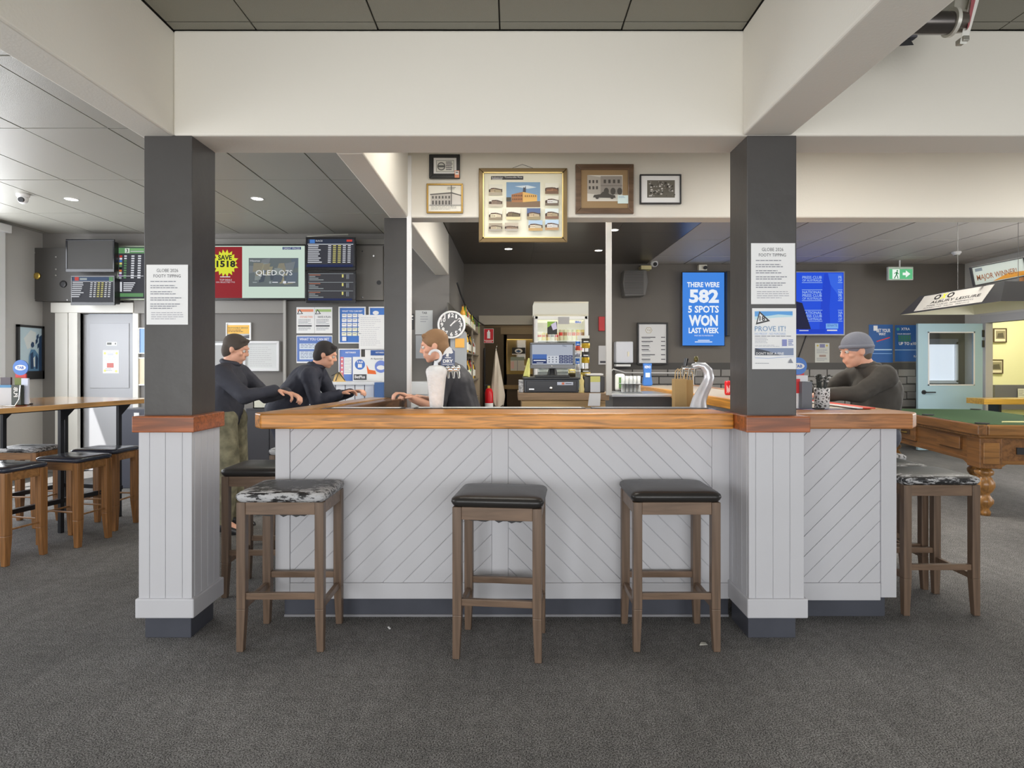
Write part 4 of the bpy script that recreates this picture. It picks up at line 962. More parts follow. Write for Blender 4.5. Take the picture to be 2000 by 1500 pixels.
def d_big(P_):
    P_.rect(959, 344, 1022, 351, K(52, 52, 56)); P_.text('Industries, Townsville Pine', 961, 345.2, 1020, 348.4, PAPER); P_.rect(961, 349, 981, 350.2, PAPER)
    P_.rect(989, 356, 1055, 405, K(116, 146, 176)); P_.poly([(1005, 364), (1030, 362), (1048, 366), (1030, 369)], K(196, 206, 216)); P_.rect(989, 393, 1055, 405, K(120, 98, 78))
    P_.poly([(999, 395), (999, 380), (1012, 377), (1022, 375), (1049, 381), (1049, 393), (1022, 395)], K(204, 164, 96)); P_.poly([(999, 395), (999, 380), (1012, 377), (1021, 375), (1021, 395)], K(156, 108, 72)); P_.poly([(1021, 375), (1022, 366), (1025, 367), (1027, 363), (1027, 376)], K(70, 72, 84))
    for k in range(6): P_.rect(1001 + 3.4 * k, 381, 1002.6 + 3.4 * k, 384, K(80, 60, 50)); P_.rect(1001 + 3.4 * k, 388, 1002.6 + 3.4 * k, 391, K(80, 60, 50))
    for k in range(6): P_.rect(1025 + 4 * k, 382, 1026.8 + 4 * k, 385, K(120, 90, 60))
    P_.rect(989, 386, 998, 393, K(70, 64, 50))
    sky = (206, 204, 192); L = [(955, 361, 981, 382, sky, (186, 170, 140), (166, 156, 140)), (955, 386, 981, 405, sky, (140, 124, 110), (180, 172, 156)), (955, 411, 981, 431, sky, (216, 202, 176), (130, 118, 100)), (955, 437, 981, 453, (150, 140, 124), (186, 176, 150), (150, 144, 134)),
         (989, 409, 1016, 431, sky, (116, 104, 80), (206, 190, 150)), (986, 437, 1012, 453, (170, 160, 146), (150, 130, 110), (160, 154, 146)), (1029, 409, 1055, 431, (78, 96, 134), (196, 180, 150), (140, 128, 100)), (1032, 433, 1059, 453, (156, 176, 196), (206, 196, 176), (176, 144, 96)),
         (1064, 361, 1090, 382, sky, (150, 110, 84), (110, 86, 70)), (1064, 386, 1090, 405, sky, (226, 226, 220), (104, 92, 80)), (1064, 411, 1090, 431, (196, 206, 206), (176, 160, 132), (118, 90, 74)), (1064, 433, 1090, 453, (166, 186, 206), (206, 206, 206), (160, 130, 96))]
    for a in L: house(P_, *a)
CREAMM = K(214, 210, 194, .7)
t = framed('framed_picture', 'large gilt framed collage of hotel photographs hanging over the beam edge', 'picture', 935, 328, 1108, 473, BY, 8, K(110, 92, 62, .3, .4), CREAMM, d_big, thick=.03)
X0, X1, Z0, Z1 = PX(943, BY), PX(1100, BY), PZ(465, BY), PZ(336, BY)
MB().box(X0, X1, BY - .004, BY + .01, Z1 - .008, Z1, K(206, 184, 124, .3, .6)).box(X0, X1, BY - .004, BY + .01, Z0, Z0 + .008, K(206, 184, 124, .3, .6)).box(X0, X0 + .008, BY - .004, BY + .01, Z0, Z1, K(206, 184, 124, .3, .6)).box(X1 - .008, X1, BY - .004, BY + .01, Z0, Z1, K(206, 184, 124, .3, .6)).build('gilt_slip', t)
MB().tube([(PX(1001, 4.71), 4.715, PZ(328, 4.71)), (PX(1020, 4.71), 4.715, PZ(320.5, 4.71)), (PX(1041, 4.71), 4.715, PZ(328, 4.71))], .0015, INK, 5).build('hanging_wire', t)
def d_seal(P_): P_.rect(847, 308, 893, 339, PAPER); P_.rect(852, 313, 887, 336, K(130, 130, 128)); P_.rect(853, 314, 886, 335, K(206, 206, 202)); P_.disc(862, 325, 8, K(96, 96, 96)); P_.disc(862, 325, 6, K(186, 186, 182)); P_.rect(856, 323, 868, 327, K(90, 90, 90)); P_.lines(871, 316, 884, 334, 5, INK, .5, 2)
t = framed('framed_picture', 'small thick black framed certificate, topmost on the left of the beam', 'picture', 838, 301, 898, 348, BY, 6.5, BLACK, BLACK, d_seal)
def d_ink(P_):
    P_.rect(837, 363, 901, 412, K(214, 210, 200)); GI = K(84, 82, 80); LI = K(150, 148, 144)
    P_.poly([(841, 402), (841, 380), (882, 377), (882, 402)], K(176, 172, 166)); P_.poly([(882, 402), (882, 377), (900, 382), (900, 400)], K(194, 190, 184)); P_.poly([(840, 381), (840, 379), (882, 375.5), (901, 381), (901, 383), (882, 378)], GI)
    for k in range(6): P_.rect(844 + 6.4 * k, 383, 847 + 6.4 * k, 388, GI); P_.rect(844 + 6.4 * k, 392, 847.4 + 6.4 * k, 400, GI)
    P_.rect(881, 363, 882.5, 403, GI); P_.rect(874, 366, 890, 366.8, GI); P_.rect(873, 369, 888, 369.8, GI); P_.rect(839, 400, 901, 402, LI); P_.lines(842, 404, 896, 411, 3, LI, .3)
framed('framed_picture', 'thin gold framed ink drawing of a two storey hotel with a pole', 'picture', 833, 358, 904, 416, BY, 3.4, K(150, 120, 60, .3, .5), PAPER, d_ink)
def d_car(P_):
    P_.rect(1135, 329, 1228, 408, K(140, 116, 84)); P_.rect(1147, 342, 1216, 393, K(196, 192, 184)); G1, G2, G3 = K(70, 66, 62), K(120, 114, 108), K(160, 154, 146)
    P_.poly([(1147, 378), (1147, 342), (1173, 346), (1173, 380)], G3); P_.rect(1173, 344, 1215, 380, K(136, 130, 124))
    for k in range(4): P_.rect(1179 + 9 * k, 351, 1183.5 + 9 * k, 358, G1)
    for k in range(3): P_.rect(1150 + 7 * k, 352, 1153.5 + 7 * k, 358, G1); P_.rect(1150 + 7 * k, 364, 1153.5 + 7 * k, 370, G1)
    for k in range(3): P_.disc(1184 + 13 * k, 374, 5, G1, 7, n=12)
    P_.rect(1173, 362, 1215, 364, G2); P_.poly([(1158, 386), (1160, 381), (1172, 380), (1177, 375), (1186, 375), (1190, 380), (1201, 382), (1202, 387)], G1); P_.disc(1166, 386, 3.4, G1, n=12); P_.disc(1195, 386, 3.4, G1, n=12)
    P_.rect(1206, 382, 1228, 398, K(196, 216, 222)); P_.lines(1208, 384, 1224, 388, 2, K(120, 140, 170), .4)
framed('framed_picture', 'brown framed photograph of an old car outside an arched building', 'picture', 1124, 320, 1238, 417, BY, 11, wood(96, 76, 60, .7, .3, 3, 'X'), K(140, 116, 84), d_car, thick=.03)
def d_crowd(P_):
    P_.rect(1264, 352, 1318, 386, K(96, 92, 84)); rr = random.Random(8)
    for k in range(70):
        x_, y_ = rr.uniform(1265, 1315), rr.uniform(353, 383); a = rr.uniform(1, 4); g = rr.choice([50, 70, 120, 150, 180, 190]); P_.rect(x_, y_, min(1317, x_ + a), min(385, y_ + a * .8), K(g, g - 3, g - 8))
framed('framed_picture', 'thin black framed picture of a busy bar crowd, rightmost on the beam', 'picture', 1250, 340, 1331, 398, BY, 2.6, BLACK, K(220, 218, 214), d_crowd)
for o in bpy.data.objects:
    if o.get('category') == 'picture' and o.name.startswith('framed_picture'): o['group'] = 'framed pictures on the cross beam'
sheet('sticker', 'small orange and white price sticker on the certificate frame', 'sticker', 888, 333, 897, 347, BY - .004, K(210, 140, 110), lambda P_: (P_.rect(889, 334, 896, 341, PAPER), P_.rect(890, 336, 895, 337.4, INK)))

# ================================================================== RIGHT BACK WALL
WY = 10.0
def d_keno(P_):
    for s_, a, b, c, e, bo in (('THERE WERE', 1342, 551, 1405, 561, .03), ('582', 1346, 565, 1404, 592, .045), ('5 SPOTS', 1344, 597, 1404, 611, .03), ('WON', 1345, 615, 1402, 637, .045), ('LAST WEEK', 1345, 640, 1404, 651, .035)): P_.text(s_, a, b, c, e, EWH, bo)
    P_.text('WHAT ARE YOU WAITING FOR', 1356, 654, 1393, 657, EWH); P_.rect(1363, 664, 1386, 665.5, EWH); P_.rect(1357, 667, 1391, 668.6, EWH)
EWH = E(232, 238, 246)
tv('display_screen', 'upright bright blue screen reading THERE WERE 582 5 SPOTS WON LAST WEEK', 'screen', 1332, 531, 1416, 676, WY - .04, 1.2, E(64, 132, 222), d_keno, .1, 0, 1.2)
tag(MB().box(PX(1365, WY), PX(1381, WY), WY, YB, PZ(528, WY), PZ(517, WY), K(210, 206, 190)).cyl((PX(1377, WY), WY - .03, PZ(523, WY)), (PX(1377, WY), WY, PZ(523, WY)), .03, .03, BLACK, 12).build('power_point', bevel=.003), 'cream power point with black plug above the blue upright screen', 'socket')
def d_menu(P_):
    P_.disc(1267, 645, 7, K(160, 146, 110), 6.5, n=6); P_.disc(1267, 645, 6, K(206, 206, 206), 5.6, n=6); P_.text('GJ', 1263.5, 642.5, 1270.5, 647.5, K(150, 136, 100))
    for k, y in enumerate((658, 666, 674.5, 682, 692, 701)): P_.rect(1253, y, 1253 + [27, 22, 15, 14, 26, 17][k], y + 1.6, INK); P_.rect(1291, y, 1299, y + 1.6, INK); P_.rect(1254, y + 3, 1270, y + 3.8, INKL)
framed('menu_board', 'black framed white price menu on the dark wall', 'menu', 1245, 630, 1305, 712, WY, 3.2, BLACK, K(200, 200, 201), d_menu, thick=.04)
# wall speaker
sp = thing('wall_speaker', 'dark rounded wall speaker above the paper towel dispenser', 'speaker', (PX(1239, WY), YB, PZ(578, WY)))
MB().prism([(PX(1219, 9.8), PZ(527, 9.8)), (PX(1263, 9.8), PZ(527, 9.8)), (PX(1266, 9.8), PZ(550, 9.8)), (PX(1261, 9.8), PZ(577, 9.8)), (PX(1220, 9.8), PZ(579, 9.8)), (PX(1216, 9.8), PZ(552, 9.8))], 'Y', 9.8, YB, K(96, 94, 92, .4)).build('cabinet', sp, bevel=.02, seg=3)
mb = MB()
for k in range(15): mb.box(PX(1220, 9.79), PX(1257, 9.79), 9.785, 9.80, PZ(574 - k * 3.1, 9.79), PZ(572.6 - k * 3.1, 9.79), K(70, 68, 66))
g_ = mb.build('grille', sp)
def camera_dome(label, x, y, z, wallside=None):
    t = thing('security_camera', label, 'camera', (x, y, z))
    MB().lathe([(.055, 0), (.055, -.02), (.05, -.03)], (x, y, z), WHITE, 20).build('base', t)
    MB().ball((x, y, z - .05), .045, WHITE).build('dome', t); MB().cyl((x + .01, y - .03, z - .06), (x + .014, y - .05, z - .066), .026, .024, BLACK, 14).build('lens', t)
d_ = 5.95; camera_dome('white dome security camera on the ceiling at the far left', PX(45, d_), d_, ZC)
sc_ = thing('security_camera', 'white security camera on a cream bracket above the wall speaker', 'camera', (PX(1277, WY), YB, PZ(518, WY)))
MB().box(PX(1252, 9.9), PX(1272, 9.9), 9.88, YB, PZ(526, 9.9), PZ(519, 9.9), K(196, 186, 140)).build('bracket', sc_); MB().ball((PX(1278, 9.86), 9.86, PZ(515, 9.86)), (.06, .06, .055), WHITE).build('dome', sc_); MB().cyl((PX(1278, 9.86), 9.81, PZ(517, 9.86)), (PX(1278, 9.86), 9.79, PZ(517, 9.86)), .032, .03, BLACK).build('lens', sc_)
# towel dispenser
td = thing('towel_dispenser', 'white paper towel dispenser on the dark wall', 'dispenser', (PX(1219, WY), YB, PZ(712, WY)))
MB().box(PX(1202, 9.9), PX(1236, 9.9), 9.86, YB, PZ(709, 9.9), PZ(667, 9.9), K(196, 198, 206, .35)).build('cover', td, bevel=.02, seg=3)
MB().box(PX(1203, 9.88), PX(1232, 9.88), 9.88, YB - .02, PZ(716, 9.88), PZ(711.5, 9.88), WHITE).build('paper', td, bevel=.008); MB().box(PX(1226, 9.84), PX(1229, 9.84), 9.85, 9.86, PZ(696, 9.84), PZ(687, 9.84), K(214, 208, 190)).build('window_slot', td)
# soap dispenser
so = thing('soap_dispenser', 'rounded white soap dispenser with green label left of the stacked glasses', 'dispenser', (PX(1211, 6.6), 6.6, 1.06))
MB().box(PX(1202, 6.6), PX(1221, 6.6), 6.58, 6.66, 1.062, PZ(730, 6.6), K(206, 206, 200, .35)).build('body', so, bevel=.03, seg=4); MB().box(PX(1209, 6.57), PX(1215, 6.57), 6.572, 6.58, PZ(758, 6.57), PZ(737, 6.57), K(84, 120, 70)).build('label', so)
# glasses: two layers upside down on the steel bench
GLS = pale_glass()
rack = tag(MB().box(PX(1213, 6.3), PX(1252, 6.3), 6.24, 6.50, 1.06, 1.068, K(120, 124, 128)).box(PX(1213, 6.3), PX(1252, 6.3), 6.24, 6.50, 1.150, 1.154, K(120, 124, 128)).build('glass_rack'), 'thin two tier rack holding upturned glasses', 'rack')
g0 = None; k_ = 0
for tier in range(2):
    for i in range(5):
        x_ = PX(1217 + 7.6 * i, 6.32); z_ = 1.069 + tier * .086
        if g0 is None:
            g0 = tag(MB().lathe([(.020, 0), (.0205, .078), (.0, .079), (.0, .074), (.017, .072), (.0175, 0)], (x_, 6.32, z_), GLS, 14).build('glass'), 'small upturned glass in the rack behind the bar', 'glass', 'upturned glasses in the rack')
            o = g0
        else:
            o = g0.copy(); COL.objects.link(o); o.location = (x_, 6.32, z_)
        o['label'] = ('%s upturned glass from the left, %s tier of the rack' % (('first', 'second', 'third', 'fourth', 'fifth')[i], ('lower', 'upper')[tier]))
# wall tray rail / pipe
tag(MB().tube([(PX(1192, 9.9), 9.95, PZ(727, 9.9)), (PX(1199, 9.9), 9.95, PZ(721, 9.9)), (PX(1222, 9.9), 9.95, PZ(728, 9.9)), (PX(1352, 9.9), 9.95, PZ(729, 9.9)), (PX(1356, 9.9), 9.95, PZ(732, 9.9)), (PX(1356, 9.9), 9.95, PZ(762, 9.9))], .012, K(190, 190, 190, .4), 8).build('water_pipe'), 'thin grey water pipe along the dark brick wall', 'pipe')
tag(MB().box(PX(1170, WY), PX(1196, WY), WY + .06, YB, PZ(712, WY), PZ(675, WY), K(186, 186, 188)).box(PX(1173, WY), PX(1184, WY), WY + .055, WY + .06, PZ(709, WY), PZ(705, WY), INK).build('notice'), 'grey hand washing notice left of the white post', 'notice')
rp = PX(1183, 9.5)
tag(MB().box(PX(1170, WY), PX(1182, WY), WY + .04, YB, PZ(646, WY), PZ(618, WY), K(170, 30, 34, .4)).build('fire_blanket', bevel=.005), 'small red fire blanket box on the wall beside the white post', 'fire blanket')
# poles
tag(MB().box(PX(1184.5, 5.0), PX(1195, 5.0), 5.0, 5.045, 1.10, 3.0, K(196, 194, 190, .45)).build('post', bevel=.003), 'white steel post standing on the till counter', 'post')
tag(MB().cyl((PX(799, 4.66), 4.66, 1.1), (PX(799, 4.66), 4.66, 2.2), .006, .006, WHITE, 8).build('cable'), 'thin white cable beside the slim black column', 'cable') if False else None
# TAB leaflet tower on the back bar
def tab_tower(label, px, y, z, h, w_, m1=BLUE):
    t = thing('leaflet_stand', label, 'leaflet stand', (px, y, z))
    MB().prism([(px - w_ * .4, z), (px + w_ * .4, z), (px + w_ * .5, z + .02), (px + w_ * .36, z + h * .5), (px + w_ * .42, z + h), (px - w_ * .42, z + h), (px - w_ * .36, z + h * .5), (px - w_ * .5, z + .02)], 'Y', y, y + .05, K(52, 104, 176, .4)).build('stand', t, bevel=.004)
    pb = MB(); vs, fs = text_geo('KENO', .03)
    pb.add([(px + (a - .5) * w_ * .6, y - .001, z + h * (.78 + .12 * b)) for a, b in vs], fs, PAPER)
    pb.box(px - w_ * .22, px + w_ * .22, y - .004, y, z + h * .38, z + h * .58, K(190, 214, 226)); pb.build('print', t); return t
tab_tower('blue leaflet tower at the far end of the right bar arm', PX(1264, 7.45), 7.42, 1.094, .27, .12)
# right wall screen
def d_press(P_):
    PB = E(150, 180, 232); P_.poly([(1610, 534), (1625, 534), (1620, 600), (1622, 650), (1600, 650), (1604, 580)], E(28, 66, 200)); P_.poly([(1617, 534), (1645, 534), (1645, 590), (1634, 572), (1622, 556)], E(52, 100, 224))
    for cx_, w_ in ((1586, 40), (1656, 40), (1516, 40)):
        for cy_ in (534, 569.5, 609.5):
            a, b = cx_ - w_ / 2, cx_ + w_ / 2; full = b < 1644
            if cy_ > 540: P_.rect(a, cy_ - 4, min(b, 1645), cy_ - 3, PB)
            if cy_ > 540: P_.text('NATIONAL', a + 1, cy_ - 1.5, b - 1, cy_ + 4, PB, .02) if full else P_.text('NA', a + 1, cy_ - 1.5, 1645, cy_ + 4, PB, .02)
            if full: P_.text('PRESS CLUB', a + 1, cy_ + 5, b - 1, cy_ + 10.5, PB, .02); P_.text('OF AUSTRALIA', a + 1, cy_ + 11.5, b - 1, cy_ + 16, PB, .02)
            else: P_.text('PR', a + 1, cy_ + 5, 1644, cy_ + 10.5, PB, .02); P_.text('OF', a + 1, cy_ + 11.5, 1644, cy_ + 16, PB, .02)
            P_.rect(a, cy_ + 17.5, min(b, 1645), cy_ + 18.5, PB)
    P_.poly([(1502, 648), (1500, 600), (1540, 585), (1566, 592), (1572, 610), (1582, 640), (1584, 648)], E(26, 28, 60)); P_.disc(1535, 575, 15, E(150, 110, 90), 19)
    P_.rect(1439, 643, 1610, 651, E(22, 60, 190)); P_.rect(1612, 632, 1636, 642, E(120, 170, 230)); P_.text('SENATE', 1614, 633.5, 1634, 638, E(40, 80, 160)); P_.rect(1614, 644, 1634, 646.5, EW); P_.rect(1560, 645, 1578, 646.5, EW)
tv('television', 'large television with blue press club backdrop behind the right column', 'television', 1436, 530, 1650, 655, 9.95, 2, E(32, 78, 214), d_press, .125, 0, 2.5, K(150, 152, 156, .3))
tag(MB().box(PX(1418.5, 9.9), PX(1430, 9.9), 9.86, YB, PZ(656, 9.9), PZ(530, 9.9), K(44, 43, 42, .5)).build('cable_box', bevel=.004), 'tall dark box on the wall between the two blue screens', 'box')
tag(MB().tube([(PX(1575, 10.07), 10.07, PZ(656, 10.07)), (PX(1562, 10.07), 10.07, PZ(692, 10.07)), (PX(1556, 10.05), 10.05, PZ(712, 10.05))], .008, BLACK, 6).build('television_cable'), 'black cable hanging from the large blue television', 'cable')
# exit sign
def exit_sign():
    d = 9.7; t = thing('exit_sign', 'green running man exit sign with arrow under the ceiling', 'sign', (PX(1759, d), d + .05, PZ(547, d)))
    MB().box(PX(1735, d), PX(1784, d), d, d + .05, PZ(547, d), PZ(521, d), K(196, 206, 196, .4)).build('housing', t, bevel=.006)
    pb = MB(); pb.box(PX(1737, d), PX(1782, d), d - .003, d, PZ(545, d), PZ(525.5, d), E(96, 186, 130)); P_ = Print(pb, d - .003); WW = E(236, 244, 236)
    P_.rect(1743, 526, 1757, 544.5, WW); P_.poly([(1763, 532.5), (1769, 532.5), (1769, 528), (1778, 535), (1769, 542), (1769, 537.5), (1763, 537.5)], WW)
    GG = E(40, 120, 70); P_.disc(1752.5, 529, 1.6, GG, n=10); P_.poly([(1750, 531), (1753.5, 531), (1752, 537), (1749.5, 537)], GG); P_.poly([(1750, 536), (1752, 536), (1747.5, 544), (1745.8, 543.4)], GG); P_.poly([(1751, 536), (1753, 537.5), (1754.5, 543.5), (1752.8, 543.8)], GG); P_.poly([(1750.5, 531), (1751, 532.5), (1746.5, 535), (1746, 534)], GG); P_.poly([(1752.5, 531.5), (1755.5, 535), (1754.8, 536), (1752, 533.5)], GG)
    pb.build('face', t); MB().cyl((PX(1759, d), d + .025, PZ(521, d)), (PX(1759, d), d + .025, ZC), .012, .012, WHITE).build('rod', t)
exit_sign()
sd = thing('smoke_detector', 'round white smoke detector on the right ceiling tiles', 'detector', (PX(1868, 9.0), 9.0, ZC))
dd = 9.0; MB().lathe([(.062, 0), (.062, -.02), (.05, -.03), (.045, -.045), (.0, -.046)], (PX(1868, dd), dd, ZC), WHITE, 20).build('body', sd); MB().lathe([(.025, 0), (.03, -.012), (.0, -.014)], (PX(1868, dd), dd, ZC - .044), K(110, 110, 100), 12).build('sensor', sd)
# blue posters on the right
def d_x1(P_):
    P_.rect(1706, 636, 1714, 646, PAPER); P_.text('BET YOUR', 1712, 642, 1739, 649, PAPER, .03); P_.text('WAY', 1716, 650, 1730, 655, PAPER, .03); P_.poly([(1712, 666), (1738, 658), (1738, 660), (1712, 668)], RED); P_.rect(1702, 682, 1742, 684, K(170, 196, 220)); P_.rect(1702, 690, 1742, 691, K(130, 170, 210))
DBL = K(24, 78, 140, .5)
sheet('poster', 'blue betting poster above the beanie, left of a matching poster', 'poster', 1697, 634, 1744, 708, YB - .004, DBL, d_x1)
def d_x2(P_):
    P_.disc(1754, 643, 3, K(60, 140, 130), n=12); P_.text('XTRA', 1760, 640, 1777, 645, PAPER, .02); P_.text('YOUR BIGGEST', 1752, 651, 1779, 653.4, PAPER, .02)
    for r in range(3):
        for c in range(5): P_.rect(1754 + 5 * c, 655 + 4.2 * r, 1758.4 + 5 * c, 658.6 + 4.2 * r, K(50, 110, 90))
    P_.text('UP TO x10!', 1755, 668, 1790, 674, PAPER, .03); P_.rect(1747, 683, 1792, 684, K(170, 196, 220)); P_.text('PLAY', 1784, 694, 1792, 698, PAPER, .01)
sheet('poster', 'blue poster reading XTRA UP TO x10! beside the teal door', 'poster', 1748, 635, 1795, 706, YB - .004, DBL, d_x2)
def d_small(P_):
    P_.disc(1597, 675, 2, K(170, 150, 60), n=8); P_.disc(1615, 675, 2, K(170, 150, 60), n=8); P_.rect(1601, 672, 1611, 679, K(110, 110, 140)); P_.lines(1595, 682, 1617, 691, 4, INKL, .4); P_.rect(1600, 693, 1613, 697, K(140, 120, 110)); P_.lines(1595, 699, 1617, 706, 3, INKL, .4)
sheet('notice', 'small grey notice on the wall left of the beanie', 'notice', 1592, 670, 1620, 708, YB - .004, K(176, 176, 170), d_small)
# next room
for a, lab in (((1941, 641, 1967, 669), 'upper framed sepia picture on the cream wall beyond the doorway'), ((1932, 702, 1960, 730), 'lower framed grey picture on the cream wall beyond the doorway')):
    x0, y0, x1, y1 = a
    framed('picture', lab, 'picture', x0, y0, x1, y1, 11.56, 2, K(74, 60, 40), K(206, 200, 176), lambda P_, x0=x0, y0=y0, x1=x1, y1=y1: (P_.rect(x0 + 4, y0 + 5, x1 - 4, y1 - 7, K(130, 124, 100)), P_.poly([(x0 + 6, y1 - 9), (x0 + 8, y0 + 10), (x1 - 8, y0 + 9), (x1 - 6, y1 - 9)], K(80, 76, 62))))
tag(MB().box(PX(1943, 11.5), 10.7, 11.5, 11.6, PZ(800, 11.5), PZ(752, 11.5), K(92, 92, 100)).build('wall_panel'), 'dark grey panel on the cream wall beyond the doorway', 'panel')
sheet('notice', 'small white sheet on the dark panel beyond the doorway', 'notice', 1988, 759, 2010, 777, 11.47, K(190, 190, 180), lambda P_: P_.lines(1990, 762, 2000, 774, 4, INKL, .4))
st_ = thing('wall_shelf', 'thick oak wall ledge beside the doorway to the cream room', 'shelf', (7.1, 9.0, .8))
MB().box(PX(1922, 8.9), 8.1, 8.9, 9.25, PZ(790, 8.9), PZ(779, 8.9), wood(214, 156, 60, .7, .3, 3, 'X')).build('shelf_board', st_, bevel=.004)
MB().box(7.9, 8.0, 8.95, 9.2, 0, PZ(790, 8.9), BLACKMETAL).build('leg', st_); MB().box(7.13, 7.17, 9.0, 9.2, 0, PZ(790, 8.9), BLACKMETAL).build('leg', st_)
# ================================================================== THINGS ON AND BEHIND THE BAR
# ice covered tap font
f1 = thing('ice_font', 'frosted white ice covered beer font with ring handle on the front counter', 'beer tap', (PX(852, 3.53), 3.53, 1.103))
ICE = K(214, 218, 224, .35, bump=1.0, bscale=70, noise=.08, nscale=30)
cx_, d_ = PX(852.5, 3.53), 3.53
MB().lathe([(.036, 0), (.040, .02), (.047, .10), (.055, .17), (.062, .205), (.058, .222), (.042, .238), (.02, .243), (0, .245)], (cx_, d_, 1.103), ICE, 28).build('frosted_column', f1)
MB().tube([(cx_ - .004, d_, 1.34), (cx_ - .002, d_, 1.365)], [.014, .011], K(206, 208, 212, .3)).tube([(cx_ - .008 + .034 * math.sin(a), d_, 1.398 - .034 * math.cos(a)) for a in [math.radians(x) for x in range(-8, 265, 14)]], .008, K(206, 208, 212, .3)).build('ring_handle', f1)
# chrome tap with the navy badge
f2 = thing('beer_tap', 'chrome beer tap with navy DRY badge and white horse head', 'beer tap', (PX(882, 3.62), 3.60, 1.10))
d_ = 3.60; bx_ = PX(876, d_)
MB().cyl((PX(866, d_), d_ - .02, PZ(722, d_)), (PX(874, d_), d_ - .02, PZ(722, d_)), .012, .012, CHROME, 16).cyl((PX(866, d_), d_ - .02, PZ(722, d_)), (PX(862, 3.55), 3.55, PZ(735, 3.55)), .012, .014, CHROME, 16).build('arm', f2)
mb = MB(); mb.cyl((PX(872, d_), d_ - .02, PZ(722, d_)), (PX(898, d_), d_ - .02, PZ(722, d_)), .016, .014, CHROME)
for x_ in (876, 886, 896): mb.cyl((PX(x_, d_), d_ - .03, PZ(727, d_)), (PX(x_ + 2, d_), d_ - .05, PZ(738, d_)), .011, .006, CHROME, 10); mb.ball((PX(x_, d_), d_ - .03, PZ(718, d_)), .014, CHROME, 10, 6)
mb.build('tap_head', f2)
pb = MB(); pts = [(862, 715), (889, 715), (889, 686), (883, 681), (880, 676), (876, 682), (870, 690), (862, 700)]
pb.prism([(PX(x, d_), PZ(y, d_)) for x, y in pts], 'Y', d_ - .03, d_ - .018, K(62, 72, 104, .4)); P_ = Print(pb, d_ - .03)
P_.poly([(864, 695), (867, 688), (872, 681), (878, 677), (882, 680), (885, 689), (881, 691), (877, 690), (876, 697), (871, 696), (872, 690), (868, 693)], WHITE); P_.text('DRY', 865, 702, 885, 708.5, WHITE, .04); P_.rect(864, 711, 886, 712, WHITE); P_.rect(869, 698, 881, 699.4, WHITE)
pb.build('badge', f2)
# curved pale font on the right
f3 = thing('beer_font', 'swan necked pale grey beer font with chrome taps on the right of the front counter', 'beer tap', (PX(1366, 3.66), 3.66, 1.10)); d_ = 3.56
pts = [(1364, 797), (1366, 780), (1373, 765), (1381, 750), (1385, 737), (1382, 724), (1374, 715), (1362, 713), (1352, 716)]
pts3 = [(PX(x, d_), d_, PZ(y, d_)) for x, y in pts]
MB().tube(pts3, [.05, .04, .034, .031, .03, .028, .023, .018, .014], K(196, 198, 204, .22, .3, noise=.1, nscale=12), 16).build('neck', f3)
mb = MB(); mb.cyl((PX(1332, d_), d_, PZ(719, d_)), (PX(1368, d_), d_, PZ(719, d_)), .014, .014, CHROME)
for x_ in (1334, 1346, 1357): mb.cyl((PX(x_, d_), d_ - .01, PZ(722, d_)), (PX(x_ - 3, d_), d_ - .03, PZ(734, d_)), .009, .006, CHROME, 10)
mb.build('tap_head', f3)
MB().cyl((PX(1338, d_), d_, PZ(716, d_)), (PX(1341, d_), d_, PZ(700, d_)), .010, .012, BLACKGLOSS, 12).build('tap_handle', f3)
MB().cyl((PX(1359, d_), d_, PZ(716, d_)), (PX(1359.5, d_), d_, PZ(708, d_)), .006, .006, CHROME, 10).lathe([(.0, 0), (.013, .012), (.014, .025), (.008, .038), (0, .041)], (PX(1359.5, d_), d_, PZ(709, d_)), K(90, 84, 50, .3, .4), 14).build('tap_handle', f3)
# paper bags
def bag(label, px0, px1, yt, d, zb, handles=True):
    t = thing('paper_bag', label, 'bag', ((PX(px0, d) + PX(px1, d)) / 2, d, zb)); x0, x1, z1 = PX(px0, d), PX(px1, d), PZ(yt, d); th = .07
    B_ = K(176, 146, 100, .85, noise=.06, nscale=10)
    mb = MB(); c = (x0 + x1) / 2
    for a, b in (((x0, d - th / 2), (x1, d - th / 2)), ((x1, d - th / 2), (x1 - .008, d)), ((x1 - .008, d), (x1, d + th / 2)), ((x1, d + th / 2), (x0, d + th / 2)), ((x0, d + th / 2), (x0 + .008, d)), ((x0 + .008, d), (x0, d - th / 2))):
        mb.add([(a[0], a[1], zb), (b[0], b[1], zb), (b[0], b[1], z1), (a[0], a[1], z1)], [(0, 1, 2, 3)], B_)
    mb.box(x0, x1, d - th / 2, d + th / 2, zb, zb + .004, B_); o = mb.build('bag_body', t); s = o.modifiers.new('paper', 'SOLIDIFY'); s.thickness = .002
    if handles:
        for yy in (d - th / 2 + .004, d + th / 2 - .004): MB().tube([(c - .02, yy, z1 - .02), (c - .016, yy, z1 + .05), (c, yy, z1 + .065), (c + .016, yy, z1 + .05), (c + .02, yy, z1 - .02)], .003, K(190, 164, 120, .8), 6).build('handle', t)
bag('brown paper carrier bag standing left of its pair, under the blue screen', 1315, 1338, 740, 3.98, .934)
bag('brown paper carrier bag, right one of the pair beside the swan necked font', 1338.5, 1351, 742, 4.06, .934)
